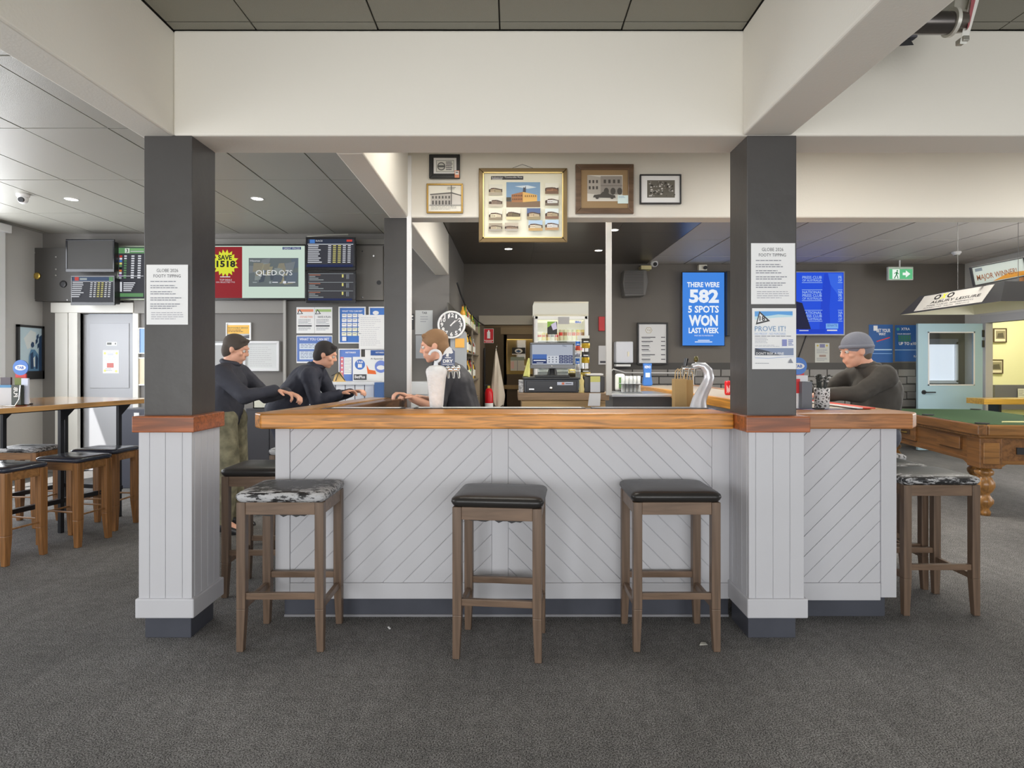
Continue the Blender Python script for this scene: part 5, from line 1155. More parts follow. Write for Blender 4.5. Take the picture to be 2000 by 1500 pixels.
# cola can on the right arm
d_ = 5.2; cn = tag(MB().lathe([(.026, 0), (.032, .008), (.033, .02), (.033, .105), (.026, .118), (.0, .118)], (PX(1423, d_), d_, 1.0935), K(206, 36, 42, .25, .3), 20).build('drink_can'), 'red drink can on the right arm of the bar beside the black column', 'can')
mb = MB()
for k in range(5): mb.box(PX(1419.5 + 1.7 * k, d_ - .035), PX(1420.3 + 1.7 * k, d_ - .035), d_ - .0345, d_ - .033, 1.11 + .01 * (k % 2), 1.175 - .012 * (k % 3), WHITE)
mb.build('lettering', cn)
# till counter island
ti = thing('till_counter', 'timber till counter standing inside the bar', 'counter', (.5, 5.3, 0)); d_ = 5.05
TX0, TX1 = PX(1012, d_), PX(1190, d_)
TW = wood(150, 122, 92, .7, .45, 3, 'X', .1); TW2 = wood(176, 146, 100, .7, .45, 3, 'X', .1)
MB().box(TX0, TX1, d_, 5.65, PZ(782, d_), PZ(767.5, d_), TW).build('top_board', ti, bevel=.004)
MB().box(TX0 + .03, TX1 - .03, d_ + .01, 5.6, PZ(797, d_), PZ(782.5, d_), TW2).build('front_board', ti, bevel=.003)
MB().box(TX0 + .03, TX1 - .03, d_ + .03, 5.6, 0, PZ(797, d_), TW2).build('cabinet', ti)
TZ = PZ(767.5, d_)
cd_ = thing('cash_drawer', 'black steel cash drawer under the till screen', 'cash drawer', (PX(1078, d_), 5.3, TZ)); dz = 5.1
MB().box(PX(1024, dz), PX(1130, dz), dz, 5.52, TZ + .001, PZ(741, dz), K(58, 60, 66, .4, .2)).build('body', cd_, bevel=.004)
cdd = MB().box(PX(1028, dz), PX(1126, dz), dz - .012, dz, PZ(765, dz), PZ(744, dz), K(40, 40, 44, .35, .2)).build('drawer', cd_, bevel=.003)
MB().lathe([(.014, 0), (.014, -.008), (.006, -.01), (0, -.01)], (PX(1076, dz), dz - .012, PZ(758, dz)), CHROME, 16, 'Y').build('lock', cdd)
MB().box(PX(1033, dz), PX(1043, dz), dz - .014, dz - .012, PZ(761, dz), PZ(759, dz), CHROME).build('badge', cdd)
MB().box(PX(1088, dz), PX(1119, dz), dz - .014, dz - .012, PZ(752, dz), PZ(746, dz), K(190, 196, 214)).box(PX(1097, dz), PX(1102, dz), dz - .0145, dz - .014, PZ(751, dz), PZ(747, dz), K(206, 120, 90)).box(PX(1104, dz), PX(1116, dz), dz - .0145, dz - .014, PZ(749.8, dz), PZ(748.6, dz), INK).build('sticker', cdd)
MB().box(PX(1022, dz), PX(1133, dz), dz - .015, 5.54, PZ(741, dz) + .0005, PZ(737, dz), BLACK).build('top_plate', cd_, bevel=.003)
def d_till(P_):
    P_.rect(1040, 674, 1117, 692, E(168, 174, 186)); P_.rect(1040, 692, 1068, 701, E(70, 104, 170)); P_.rect(1040, 701, 1068, 710, E(34, 50, 96)); P_.text('TILL', 1098, 674, 1107, 677, E(70, 80, 100), .01); P_.rect(1042, 703, 1066, 705, EW); P_.rect(1048, 708, 1061, 709, EW)
    P_.rect(1068, 695, 1091, 710, E(196, 200, 208))
    for r in range(3):
        for c in range(3): P_.rect(1071 + 7 * c, 697 + 4.4 * r, 1074 + 7 * c, 699 + 4.4 * r, E(110, 116, 130)); P_.rect(1092 + 9 * c, 694 + 5.4 * r, 1100 + 9 * c, 698.6 + 5.4 * r, E(44, 54, 96)); P_.rect(1093.5 + 9 * c, 696 + 5.4 * r, 1098 + 9 * c, 696.8 + 5.4 * r, EW)
pm = tv('till_screen', 'black touch screen till standing on the cash drawer', 'till', 1035, 669, 1123, 720, 5.12, 4, E(168, 174, 186), d_till, .06, 0, 8)
MB().cyl((PX(1078, 5.25), 5.2, PZ(737, 5.1)), (PX(1078, 5.25), 5.2, PZ(718, 5.1)), .05, .03, BLACK, 16).box(PX(1045, 5.15), PX(1112, 5.15), 5.12, 5.34, PZ(737, 5.1), PZ(737, 5.1) + .018, BLACK).build('stand', pm, bevel=.004)
MB().lathe([(.007, 0), (.007, -.004), (0, -.004)], (PX(1078, 5.12), 5.12, PZ(715, 5.12)), CHROME, 10, 'Y').build('logo', pm)
# crisp packets on a rack right of the till
rk = thing('snack_rack', 'wire snack rack beside the till screen', 'rack', (PX(1138, 5.3), 5.45, TZ)); mb = MB()
mb.cyl((PX(1139, 5.45), 5.45, TZ), (PX(1139, 5.45), 5.45, PZ(655, 5.35)), .006, .006, CHROME, 8); mb.build('pole', rk); MB().lathe([(.07, 0), (.07, .008), (0, .01)], (PX(1139, 5.45), 5.45, TZ), CHROME, 18).build('base', rk)
MB().box(PX(1128, 5.3), PX(1152, 5.3), 5.33, 5.335, PZ(664, 5.3), PZ(655, 5.3), K(206, 206, 196)).build('header_card', rk)
SN = [('black and gold snack packet at the top of the rack', 1136, 661, 1152, 680, (40, 38, 34), (188, 156, 50)), ('black and gold snack packet in the middle of the rack', 1136, 687, 1151, 709, (36, 36, 38), (176, 146, 40)), ('blue snack packet at the top left of the rack', 1124, 667, 1133, 684, (36, 86, 160), (206, 90, 70)), ('white snack packet on the left of the rack', 1123, 686, 1133, 697, (196, 200, 210), (170, 174, 190)), ('blue snack packet at the lower left of the rack', 1124, 700, 1132, 721, (40, 96, 180), (220, 224, 228)), ('gold snack packet at the bottom of the rack', 1134, 720, 1153, 735, (60, 54, 40), (206, 180, 90)), ('yellow and white snack packet leaning beside the till stand', 1110, 721, 1124, 736, (206, 190, 120), (90, 80, 60))]
for lab, x0, y0, x1, y1, c1, c2 in SN:
    dd = 5.27; mb = MB(); a0, a1, b0, b1 = PX(x0, dd), PX(x1, dd), PZ(y1, dd), PZ(y0, dd); ca, cb = (a0 + a1) / 2, (b0 + b1) / 2
    vs = []; n = 7
    for j in range(n):
        for i in range(n):
            u, v = i / (n - 1), j / (n - 1); bul = .022 * math.sin(PI * u) ** .6 * math.sin(PI * v) ** .6 if 0 < u < 1 and 0 < v < 1 else 0
            vs.append((a0 + (a1 - a0) * u, dd - bul, b0 + (b1 - b0) * v))
    fr_ = [(j * n + i, j * n + i + 1, (j + 1) * n + i + 1, (j + 1) * n + i) for j in range(n - 1) for i in range(n - 1)]
    M1, M2 = K(*c1, .25, .2), K(*c2, .25, .3)
    mb.add(vs, [f for k, f in enumerate(fr_) if k // (n - 1) > 2], M1, True); mb.add(vs, [f for k, f in enumerate(fr_) if k // (n - 1) <= 2], M2, True)
    mb.add([(x, 2 * dd - y + .004, z) for x, y, z in vs], [f[::-1] for f in fr_], M1, True)
    mb.box(ca - (a1 - a0) * .3, ca + (a1 - a0) * .3, dd - .024, dd - .022, cb + (b1 - b0) * .12, cb + (b1 - b0) * .22, PAPER)
    tag(mb.build('snack_packet'), lab, 'packet', 'snack packets on the rack by the till')
pr_ = thing('receipt_printer', 'black receipt printer with a yellow and white docket hanging over the till counter', 'printer', (PX(1160, 5.2), 5.2, TZ))
MB().box(PX(1140, 5.15), PX(1180, 5.15), 5.12, 5.34, TZ + .001, PZ(735, 5.15), K(52, 52, 56, .4)).build('body', pr_, bevel=.006); MB().box(PX(1146, 5.12), PX(1178, 5.12), 5.11, 5.28, PZ(733, 5.12), PZ(730, 5.12), K(196, 196, 200)).build('lid', pr_)
MB().box(PX(1153, 5.03), PX(1172, 5.03), 5.025, 5.03, PZ(766, 5.03), PZ(746, 5.03), K(200, 202, 208)).box(PX(1153, 5.03), PX(1172, 5.03), 5.024, 5.03, PZ(746, 5.03), PZ(735, 5.03), K(200, 198, 120)).build('docket', pr_)
MB().hexa([(PX(1148, 5.0), 5.0, PZ(793, 5.0)), (PX(1172, 5.0), 5.0, PZ(793, 5.0)), (PX(1172, 5.0), 5.003, PZ(793, 5.0)), (PX(1148, 5.0), 5.003, PZ(793, 5.0))], [(PX(1151, 5.03), 5.02, PZ(768, 5.03)), (PX(1173, 5.03), 5.02, PZ(768, 5.03)), (PX(1173, 5.03), 5.024, PZ(768, 5.03)), (PX(1151, 5.03), 5.024, PZ(768, 5.03))], K(206, 208, 220)).build('list', pr_)
tag(MB().lathe([(.02, 0), (.024, .03), (.018, .05), (.02, .10), (.008, .12), (.006, .15), (0, .15)], (PX(1136, 5.08), 5.08, TZ + .001), K(206, 190, 130, .2), 14).build('sanitiser_bottle'), 'small pale yellow pump bottle between cash drawer and printer', 'bottle')
tag(MB().cyl((PX(1028, 5.3), 5.3, PZ(737, 5.3) + .004), (PX(1034, 5.35), 5.34, PZ(700, 5.3)), .03, .012, K(206, 204, 120, .5), 14).build('cleaning_cloth'), 'folded yellow and blue card standing left of the till screen', 'card')
tag(MB().box(PX(1013, 5.15), PX(1022, 5.15), 5.12, 5.2, TZ + .001, PZ(742, 5.15), K(170, 170, 172, noise=.5, nscale=60)).build('paper_stack', bevel=.003), 'stack of black and white papers left of the cash drawer', 'papers')

# fridge with lit header
fr = thing('display_fridge', 'tall display fridge with lit header and glass door, behind the till', 'fridge', (PX(1096, 9.5), 9.7, 0)); d_ = 9.45
F0, F1 = PX(1043, d_), PX(1149, d_)
FW = K(206, 207, 208, .4)
MB().box(F0, F0 + .03, d_, YB - .02, 0, PZ(590, d_), FW).box(F1 - .03, F1, d_, YB - .02, 0, PZ(590, d_), FW).box(F0, F1, YB - .06, YB - .02, 0, PZ(590, d_), FW).box(F0, F1, d_, YB - .02, 0, .5, FW).box(F0, F1, d_, YB - .02, PZ(616, d_), PZ(613, d_), FW).build('cabinet', fr)
MB().box(F0, F1, d_ - .02, YB - .02, PZ(615, d_), PZ(590, d_), E(226, 222, 206, .82)).build('lit_header', fr)
hd = MB(); hd.box(F0, F1, d_ - .03, d_ - .02, PZ(592, d_), PZ(589.5, d_), K(180, 176, 160)).box(F0, F1, d_ - .03, d_ - .02, PZ(616.5, d_), PZ(614, d_), K(180, 176, 160)); hd.build('header_trim', fr)
zt_, zb2 = PZ(618, d_), .5
MB().box(F0 + .02, F0 + .055, d_ - .02, d_ + .01, zb2, zt_, FW).box(F1 - .055, F1 - .02, d_ - .02, d_ + .01, zb2, zt_, FW).box(F0 + .02, F1 - .02, d_ - .02, d_ + .01, zt_ - .04, zt_, FW).build('door_frame', fr)
MB().box(F0 + .055, F1 - .055, d_, d_ + .004, zb2, zt_ - .04, glass_mat((.98, 1, .99), .1)).build('door_glass', fr)
MB().box(F0 + .06, F1 - .06, d_ + .06, YB - .08, zt_ - .06, zt_ - .05, E(255, 246, 214, 1.1)).build('light_strip', fr)
for y in (665, 694, 724): MB().box(F0 + .04, F1 - .04, d_ + .03, YB - .08, PZ(y, d_) - .012, PZ(y, d_), WHITE).build('shelf', fr)
CC = [((226, 216, 180), (190, 80, 50)), ((226, 200, 120), (200, 120, 40)), ((220, 190, 120), (150, 100, 50)), ((216, 216, 190), (120, 120, 110)), ((206, 170, 120), (190, 50, 40)), ((214, 200, 170), (206, 60, 50)), ((222, 210, 180), (170, 120, 90)), ((218, 208, 182), (190, 130, 110))]
for r, y in enumerate((665, 694)):
    for k in range(11):
        c1, c2 = CC[(k + r * 3) % 8]; x_ = F0 + .085 + k * (F1 - F0 - .17) / 10; h = .12 if k < 5 else .17; z_ = PZ(y, d_ + .08) if False else PZ(y, d_)
        mb = MB(); mb.lathe([(.027, 0), (.030, .006), (.030, h * .45)], (x_, d_ + .07, z_ + .0005), K(*c1, .3), 12); mb.lathe([(.030, h * .45), (.030, h * .75)], (x_, d_ + .07, z_), K(*c2, .3), 12); mb.lathe([(.030, h * .75), (.030, h - .01), (.025, h), (0, h)], (x_, d_ + .07, z_), K(*c1, .3), 12)
        tag(mb.build('drink_can'), '%s can from the left on the %s fridge shelf in view' % (('first', 'second', 'third', 'fourth', 'fifth', 'sixth', 'seventh', 'eighth', 'ninth', 'tenth', 'eleventh')[k], ('upper', 'lower')[r]), 'can', 'cans in the display fridge')
sheet('sticker', 'black, white and green sticker poster on the fridge glass', 'sticker', 1069, 628, 1088, 653, d_ - .006, K(40, 42, 44), lambda P_: (P_.poly([(1069, 628), (1088, 628), (1069, 640)], K(120, 160, 60)), P_.poly([(1076, 634), (1086, 628), (1088, 642), (1080, 645)], K(190, 186, 214))), thick=.002)
sheet('sticker', 'small white and blue logo sticker at the top right of the fridge glass', 'sticker', 1122, 626, 1136, 632, d_ - .006, WHITE, lambda P_: P_.text('Blu', 1124, 627, 1134, 631, BLUE, .03), thick=.002)
sheet('note', 'grey card stuck over the top of the fridge door', 'note', 1090, 619, 1112, 633, d_ - .026, K(150, 150, 152), None, thick=.002)

# shelf unit with bottles on the left of the bar
su = thing('bottle_shelf', 'tall back bar shelving along the left side, with a pale end panel', 'shelving', (-.67, 8.6, 0))
SX0, SX1, SY0, SY1 = -.785, -.53, 7.42, 9.72
EP = K(140, 143, 147, .5)
MB().box(PX(880, 7.4), PX(911.5, 7.4), 7.38, 7.42, 0, PZ(650, 7.4), EP).build('end_panel', su); MB().box(SX0, SX0 + .015, SY0, SY1, 0, 2.1, K(80, 78, 74)).build('back_panel', su)
MB().box(SX0, SX1 + .02, SY1, SY1 + .05, 0, 1.95, K(150, 136, 116)).build('end_panel', su)
for z in (.5, .86, 1.14, 1.50, 1.84): MB().box(SX0, SX1, SY0, SY1, z - .018, z, K(120, 112, 100, .5)).build('shelf', su)
MB().box(SX1 - .02, SX1, SY0 + .9, SY0 + .93, 0, 1.84, K(120, 112, 100)).build('upright', su)
sheet('note', 'small orange note on the pale end panel below the clock', 'note', 889, 661, 907, 679, 7.375, K(206, 156, 76), None, thick=.003)
BC = [('dark', (40, 44, 36), (200, 196, 180), (30, 30, 30)), ('clear', (170, 172, 172), (220, 220, 224), (190, 190, 190)), ('amber', (190, 140, 50), (230, 220, 190), (60, 40, 30)), ('yellow', (220, 170, 60), (240, 230, 200), (40, 40, 40)), ('green', (70, 130, 50), (220, 226, 200), (30, 60, 30)), ('black', (36, 34, 36), (210, 206, 200), (180, 150, 80)), ('red', (140, 40, 36), (226, 216, 200), (40, 30, 30))]
for s_, z in enumerate((.86, 1.14, 1.50, 1.84)):
    for k in range(9):
        nm, c, cl_, cc = BC[(k * 2 + s_ * 3) % 7]; h = R.uniform(.24, .30) if s_ else .22; y_ = SY0 + .14 + k * .245; x_ = SX1 - .075; rr_ = .036
        t = thing('bottle', '%s glass bottle, %s from the front on the %s shelf of the back bar' % (nm, ('first', 'second', 'third', 'fourth', 'fifth', 'sixth', 'seventh', 'eighth', 'ninth')[k], ('lowest visible', 'second', 'third', 'top')[s_]), 'bottle', (x_, y_, z), 'bottles on the back bar shelves')
        MB().lathe([(rr_ * .9, .0005), (rr_, .008), (rr_, h * .58), (rr_ * .8, h * .68), (.014, h * .78), (.013, h * .93), (0, h * .93)], (x_, y_, z), K(*c, .12, 0, coat=.5), 14).build('glass', t)
        MB().lathe([(.015, h * .92), (.015, h), (0, h)], (x_, y_, z), K(*cc, .4), 10).build('cap', t); MB().lathe([(rr_ + .001, h * .14), (rr_ + .001, h * .48)], (x_, y_, z), K(*cl_, .6), 14, caps=False).build('label', t)
# bunting cord with football pennants
bt = thing('bunting', 'dark sagging cord with green and yellow streamers over the bottle shelves', 'bunting', (-.52, 8.5, 1.9))
cp = [(PX(893, 7.5), 7.5, PZ(553, 7.5)), (PX(900, 7.7), 7.7, PZ(575, 7.7)), (PX(910, 8.0), 8.0, PZ(598, 8.0)), (PX(922, 8.5), 8.5, PZ(616, 8.5)), (PX(935, 9.2), 9.2, PZ(629, 9.2)), (PX(945, 9.95), 9.95, PZ(635, 9.95))]
MB().tube(cp, .012, K(34, 34, 36), 6).build('cord', bt)
for k, (i, c) in enumerate(((2, (206, 176, 70)), (3, (196, 200, 60)), (4, (90, 160, 50)))):
    p_ = cp[i]; MB().prism([(p_[1] - .05, p_[2]), (p_[1] + .05, p_[2]), (p_[1], p_[2] - .17)], 'X', p_[0], p_[0] + .004, K(*c, .7)).build('pennant', bt)
# clock
ck = thing('wall_clock', 'round clock with pale rim and dark face numbered 1 to 12', 'clock', (PX(881.5, 7.33), 7.37, PZ(634, 7.33))); d_ = 7.33; c0 = (PX(881.5, d_), 7.37, PZ(634, d_)); RR = 27.5 * d_ / FP
MB().lathe([(RR * .86, -.03), (RR * .93, -.042), (RR, -.03), (RR * 1.0, 0), (0, 0)], c0, K(214, 216, 220, .35), 40, 'Y', caps=False).build('rim', ck)
pb = MB(); pb.lathe([(RR * .87, -.024), (RR * .87, -.02), (0, -.02)], c0, K(92, 92, 94, .6), 40, 'Y'); pb.add([(c0[0] + RR * .87 * math.cos(2 * PI * i / 40), c0[1] - .0242, c0[2] + RR * .87 * math.sin(2 * PI * i / 40)) for i in range(40)], [tuple(range(39, -1, -1))], K(92, 92, 94, .6)); pb.build('dial', ck)
nb = MB()
for h in range(1, 13):
    a = math.radians(90 - 30 * h); x_, z_ = c0[0] + RR * .68 * math.cos(a), c0[2] + RR * .68 * math.sin(a); vs, fs = text_geo(str(h), .03); wd = RR * (.20 if h < 10 else .34) * (.6 if h == 1 else 1)
    nb.add([(x_ + (u - .5) * wd, c0[1] - .0255, z_ + (v - .5) * RR * .30) for u, v in vs], fs, WHITE)
nb.build('numerals', ck)
def hand(ang, ln, w_, nm, off):
    a = math.radians(90 - ang); u = (math.cos(a), math.sin(a)); n_ = (-u[1], u[0]); p = [(-.12, -w_), (ln, -w_ * .4), (ln, w_ * .4), (-.12, w_)]
    MB().prism([(c0[0] + RR * (q[0] * u[0] + q[1] * n_[0]), c0[2] + RR * (q[0] * u[1] + q[1] * n_[1])) for q in p], 'Y', c0[1] - off - .001, c0[1] - off, WHITE).build(nm, ck)
hand(42, .42, .05, 'hour_hand', .027); hand(52, .66, .03, 'minute_hand', .029)
tag(MB().box(c0[0] - .09, PX(880, 7.4) + .1, 7.372, 7.379, c0[2] - .12, c0[2] + .03, EP).build('clock_backing_board'), 'grey board behind the round clock', 'board')
# papers on the wall left of the clock
sheet('notice', 'white printed sheet on the grey wall left of the clock', 'notice', 811, 606, 845, 653, YL - .006, K(176, 178, 178), lambda P_: (P_.text('TAB', 824, 609, 834, 613, INK, .02), P_.lines(821, 618, 837, 632, 3, INKL, .3)))
sheet('notice', 'plain pale sheet low on the grey wall behind the bartender', 'notice', 812, 655, 846, 700, YL - .006, K(160, 163, 166), None)
sheet('notice', 'small black notice beside the conduit left of the clock', 'notice', 802, 613, 809, 644, YL - .006, BLACK, lambda P_: (P_.rect(803, 616, 807, 619, PAPER), P_.rect(803, 623, 807, 624.4, PAPER)))
tag(MB().box(PX(802, 7.6), PX(838, 7.6), 7.55, 7.75, PZ(800, 7.6), PZ(745, 7.6), K(186, 188, 190, .4)).box(PX(804, 7.55), PX(836, 7.55), 7.54, 7.55, PZ(770, 7.6), PZ(748, 7.6), K(196, 198, 200, .4)).build('white_cabinet', bevel=.004), 'low white cabinet against the wall behind the bartender', 'cabinet')

# passage doorway furniture
ps = thing('passage_door', 'brown half glazed door at the end of the passage', 'door', (.1, 12.5, 0)); d_ = 12.4
BRN = K(84, 70, 54, .5)
MB().box(PX(945, d_), PX(990, d_), d_, d_ + .06, 0, 2.1, K(72, 62, 48)).box(PX(978, d_), 1.2, d_ - .01, d_ + .05, 2.02 - .06, 2.1, K(110, 98, 80)).build('door_frame', ps)
gx0_, gx1_, gz0_, gz1_ = PX(991, d_), PX(1052, d_), PZ(731, d_), PZ(664, d_)
MB().box(PX(984, d_), gx0_, d_, d_ + .05, 0, 1.96, BRN).box(gx1_, 1.2, d_, d_ + .05, 0, 1.96, BRN).box(gx0_, gx1_, d_, d_ + .05, 0, gz0_, BRN).box(gx0_, gx1_, d_, d_ + .05, gz1_, 1.96, BRN).build('door_leaf', ps)
MB().box(gx0_ - .01, gx1_ + .01, d_ - .01, d_, gz1_, gz1_ + .02, BRASS).box(gx0_ - .02, gx0_, d_ - .01, d_, gz0_, gz1_, K(170, 140, 80)).box(PX(984, d_), 1.2, d_ - .02, d_, PZ(760, d_), PZ(752, d_), K(150, 126, 90)).build('glazing_bead', ps)
MB().box(gx0_, gx1_, d_ + .02, d_ + .024, gz0_, gz1_, glass_mat((.95, .93, .85), .1)).build('pane', ps)
tag(MB().box(-.7, 1.15, 12.8, 12.82, .9, 2.0, K(206, 184, 130, .7)).build('wall_panel'), 'cream panel lit behind the passage door', 'panel')
sheet('sign', 'black sign with blue and white emblem in the passage door window', 'sign', 1000, 679, 1026, 692, d_ - .015, K(34, 34, 36), lambda P_: (P_.disc(1013, 685.5, 7.5, PAPER, 4.5), P_.poly([(1007, 686), (1013, 683), (1018, 686), (1013, 689)], K(60, 90, 130)), P_.rect(1000, 691, 1026, 692.6, PAPER)))
sheet('notice', 'white sheets stuck low in the passage door window', 'notice', 997, 697, 1024, 724, d_ - .015, K(196, 192, 186), lambda P_: (P_.rect(997, 697, 1024, 704, K(140, 150, 140)), P_.rect(998, 706, 1004, 720, K(214, 180, 176)), P_.rect(1010, 704, 1011, 724, INKL)))
a_l = area('passage_lamp', (.2, 11.4, 2.9), (0, 0, 0), .5, .5, 14, (1, .85, .62)); area('passage_lamp', (.3, 12.65, 2.9), (0, 0, 0), .3, .1, 6, (1, .85, .6))
# fire sign, extinguisher, towel
sheet('fire_sign', 'red fire extinguisher sign with white bottle symbol', 'sign', 945, 642, 964, 670, YB - .07, K(206, 206, 200), lambda P_: (P_.rect(945.6, 642.6, 963.4, 664.5, K(176, 22, 32)), P_.rect(951.5, 648, 957.5, 661, PAPER), P_.rect(953, 645, 956, 648, PAPER), P_.rect(945.6, 665.5, 963.4, 669.4, K(176, 22, 32)), P_.rect(948, 667, 961, 668, PAPER)))
fe = thing('fire_extinguisher', 'red fire extinguisher with white band beside the hanging towel', 'extinguisher', (PX(955, 9.6), 9.6, PZ(797, 9.6)))
mb = MB(); ex, ey, ez = PX(955, 9.6), 9.6, .55
mb.lathe([(.062, 0), (.066, .01), (.066, .36), (.05, .41), (.03, .43), (0, .435)], (ex, ey, ez), K(190, 24, 34, .25), 20).build('cylinder', fe)
MB().lathe([(.067, .10), (.067, .20)], (ex, ey, ez), PAPER, 20, caps=False).build('label', fe); MB().box(ex - .02, ex + .02, ey - .02, ey + .02, ez + .43, ez + .47, BRASS).box(ex - .07, ex + .02, ey - .01, ey + .01, ez + .47, ez + .49, BLACK).build('valve', fe); MB().box(ex - .05, ex + .05, ey + .05, YB, ez + .1, ez + .13, BLACK).build('bracket', fe)
tw = thing('towel', 'cream towel hanging from a hook in the passage doorway', 'towel', (PX(971, 9.7), 9.75, PZ(792, 9.7)))
vs = []; n = 22; rows = 26; d_ = 9.75
for j in range(rows):
    v = j / (rows - 1); y = 684 + 109 * v; wl = 1 + 12.5 * min(1, (v * 1.25)) ** .8; wr = 1 + 14.5 * min(1, v * 1.2) ** .9
    if v > .8: wl *= 1 - (v - .8) * 2.6; wr *= 1 - (v - .8) * 1.2
    cx2 = 969 + 3 * v
    for i in range(n):
        a = 2 * PI * i / n; fold = 1 + .18 * math.sin(5 * a + 2 * v)
        x = cx2 + (wr if math.cos(a) > 0 else wl) * math.cos(a) * 1.0; vs.append((PX(x, d_), d_ + .07 * math.sin(a) * fold * min(1, v * 3 + .15) + .012 * math.sin(x * .9 + 3 * v), PZ(y + (3 * math.sin(3 * a) if j == rows - 1 else 0), d_)))
mb = MB(); mb.add(vs, [(j * n + i, (j + 1) * n + i, (j + 1) * n + (i + 1) % n, j * n + (i + 1) % n) for j in range(rows - 1) for i in range(n)], K(196, 186, 172, .9, bump=.3, bscale=60), True); mb.build('cloth', tw)
MB().tube([(PX(970, d_), d_ + .02, PZ(676, d_)), (PX(969, d_), d_, PZ(680, d_)), (PX(969, d_), d_, PZ(686, d_))], .006, CHROME, 8).tube([(PX(970, d_), d_ + .02, PZ(676, d_)), (PX(970, d_), YB + .02, PZ(672, d_))], .006, CHROME, 8).build('hook', tw)
tag(MB().cyl((PX(946, 9.9), 9.98, 0), (PX(946, 9.9), 9.98, 1.62), .016, .016, BLACK, 8).build('umbrella_pole'), 'slim dark pole leaning in the corner above the extinguisher', 'pole')

# ================================================================== RIGHT ARM OF THE BAR
def tab_stand(label, d, pxc, pyc, r, zb, side):
    """round headed blue leaflet stand; side +1 shows leaflets to the right of the disc"""
    X = PX(pxc, d); Z = PZ(pyc, d); rr_ = r * d / FP
    t = thing('leaflet_stand', label, 'leaflet stand', (X, d, zb))
    pb = MB(); pb.lathe([(rr_, 0), (rr_, .008), (0, .008)], (X, d, Z), K(62, 108, 180, .4), 32, 'Y'); pb.add([(X + rr_ * math.cos(2 * PI * i / 32), d - .0005, Z + rr_ * math.sin(2 * PI * i / 32)) for i in range(32)], [tuple(range(31, -1, -1))], K(62, 108, 180, .4))
    pb.add([(X + rr_ * .72 * math.cos(2 * PI * i / 24), d - .001, Z + rr_ * .36 * math.sin(2 * PI * i / 24)) for i in range(24)], [tuple(range(23, -1, -1))], PAPER)
    vs, fs = text_geo('TAB', .03); pb.add([(X + (u - .5) * rr_ * .9, d - .0018, Z + (v - .5) * rr_ * .34) for u, v in vs], fs, BLUE); pb.build('disc', t)
    MB().box(X - rr_ * .7, X + rr_ * .7, d, d + .012, zb, Z - rr_ * .8, K(190, 60, 60, .5)).box(X - rr_ * .7, X + rr_ * .7, d, d + .07, zb, zb + .01, BLACK).build('holder', t, bevel=.002)
    return t
ts = tab_stand('round headed blue leaflet stand beside the right black column', 3.55, 1559, 715, 17, 1.10, 1)
MB().box(PX(1553, 3.53), PX(1573, 3.53), 3.5, 3.53, 1.10, PZ(733, 3.53), K(206, 206, 210)).box(PX(1553, 3.5), PX(1562, 3.5), 3.496, 3.5, PZ(768, 3.5), PZ(740, 3.5), RED).build('leaflet', ts); MB().box(PX(1562, 3.49), PX(1582, 3.49), 3.46, 3.53, 1.10, PZ(745, 3.5), K(88, 92, 100, .4)).build('leaflet_box', ts, bevel=.004)
vz = thing('patterned_vase', 'black and white patterned pot holding dark sprigs on the right counter', 'pot', (PX(1605, 3.53), 3.53, 1.098)); d_ = 3.53
mm = bpy.data.materials.new('patterned'); mm.use_nodes = True; nt = mm.node_tree; p = nt.nodes['Principled BSDF']; vo = nt.nodes.new('ShaderNodeTexVoronoi'); vo.feature = 'DISTANCE_TO_EDGE'; vo.inputs['Scale'].default_value = 55; tcn = nt.nodes.new('ShaderNodeTexCoord'); nt.links.new(tcn.outputs['Object'], vo.inputs['Vector']); crn = nt.nodes.new('ShaderNodeValToRGB'); crn.color_ramp.elements[0].position = .12; crn.color_ramp.elements[1].position = .2; crn.color_ramp.elements[0].color = (.72, .72, .72, 1); crn.color_ramp.elements[1].color = (.09, .09, .09, 1); nt.links.new(vo.outputs['Distance'], crn.inputs[0]); nt.links.new(crn.outputs[0], p.inputs['Base Color']); p.inputs['Roughness'].default_value = .3
MB().lathe([(.036, 0), (.040, .004), (.042, .10), (.042, .118), (.038, .118), (.036, .10), (0, .09)], (PX(1605, d_), d_, 1.098), mm, 24).build('pot', vz)
mb = MB(); rr = random.Random(4)
for k in range(26):
    a = rr.uniform(0, 2 * PI); ln = rr.uniform(.04, .085); x_, z_ = PX(1603, d_), 1.21; e = (x_ + math.cos(a) * rr.uniform(.01, .055), d_ + math.sin(a) * .03, z_ + ln); mb.tube([(x_ + math.cos(a) * .02, d_ + math.sin(a) * .015, z_ - .02), e], [.003, .0015], K(40, 44, 42), 5); mb.ball(e, (.009, .009, .006), K(46, 48, 46) if k % 4 else K(170, 170, 170), 7, 4)
mb.build('sprigs', vz)
tag(MB().box(PX(1582, 3.5), PX(1600, 3.5), 3.44, 3.475, 1.098, 1.106, BLACK).build('coaster', bevel=.002), 'black coaster beside the patterned pot', 'coaster')

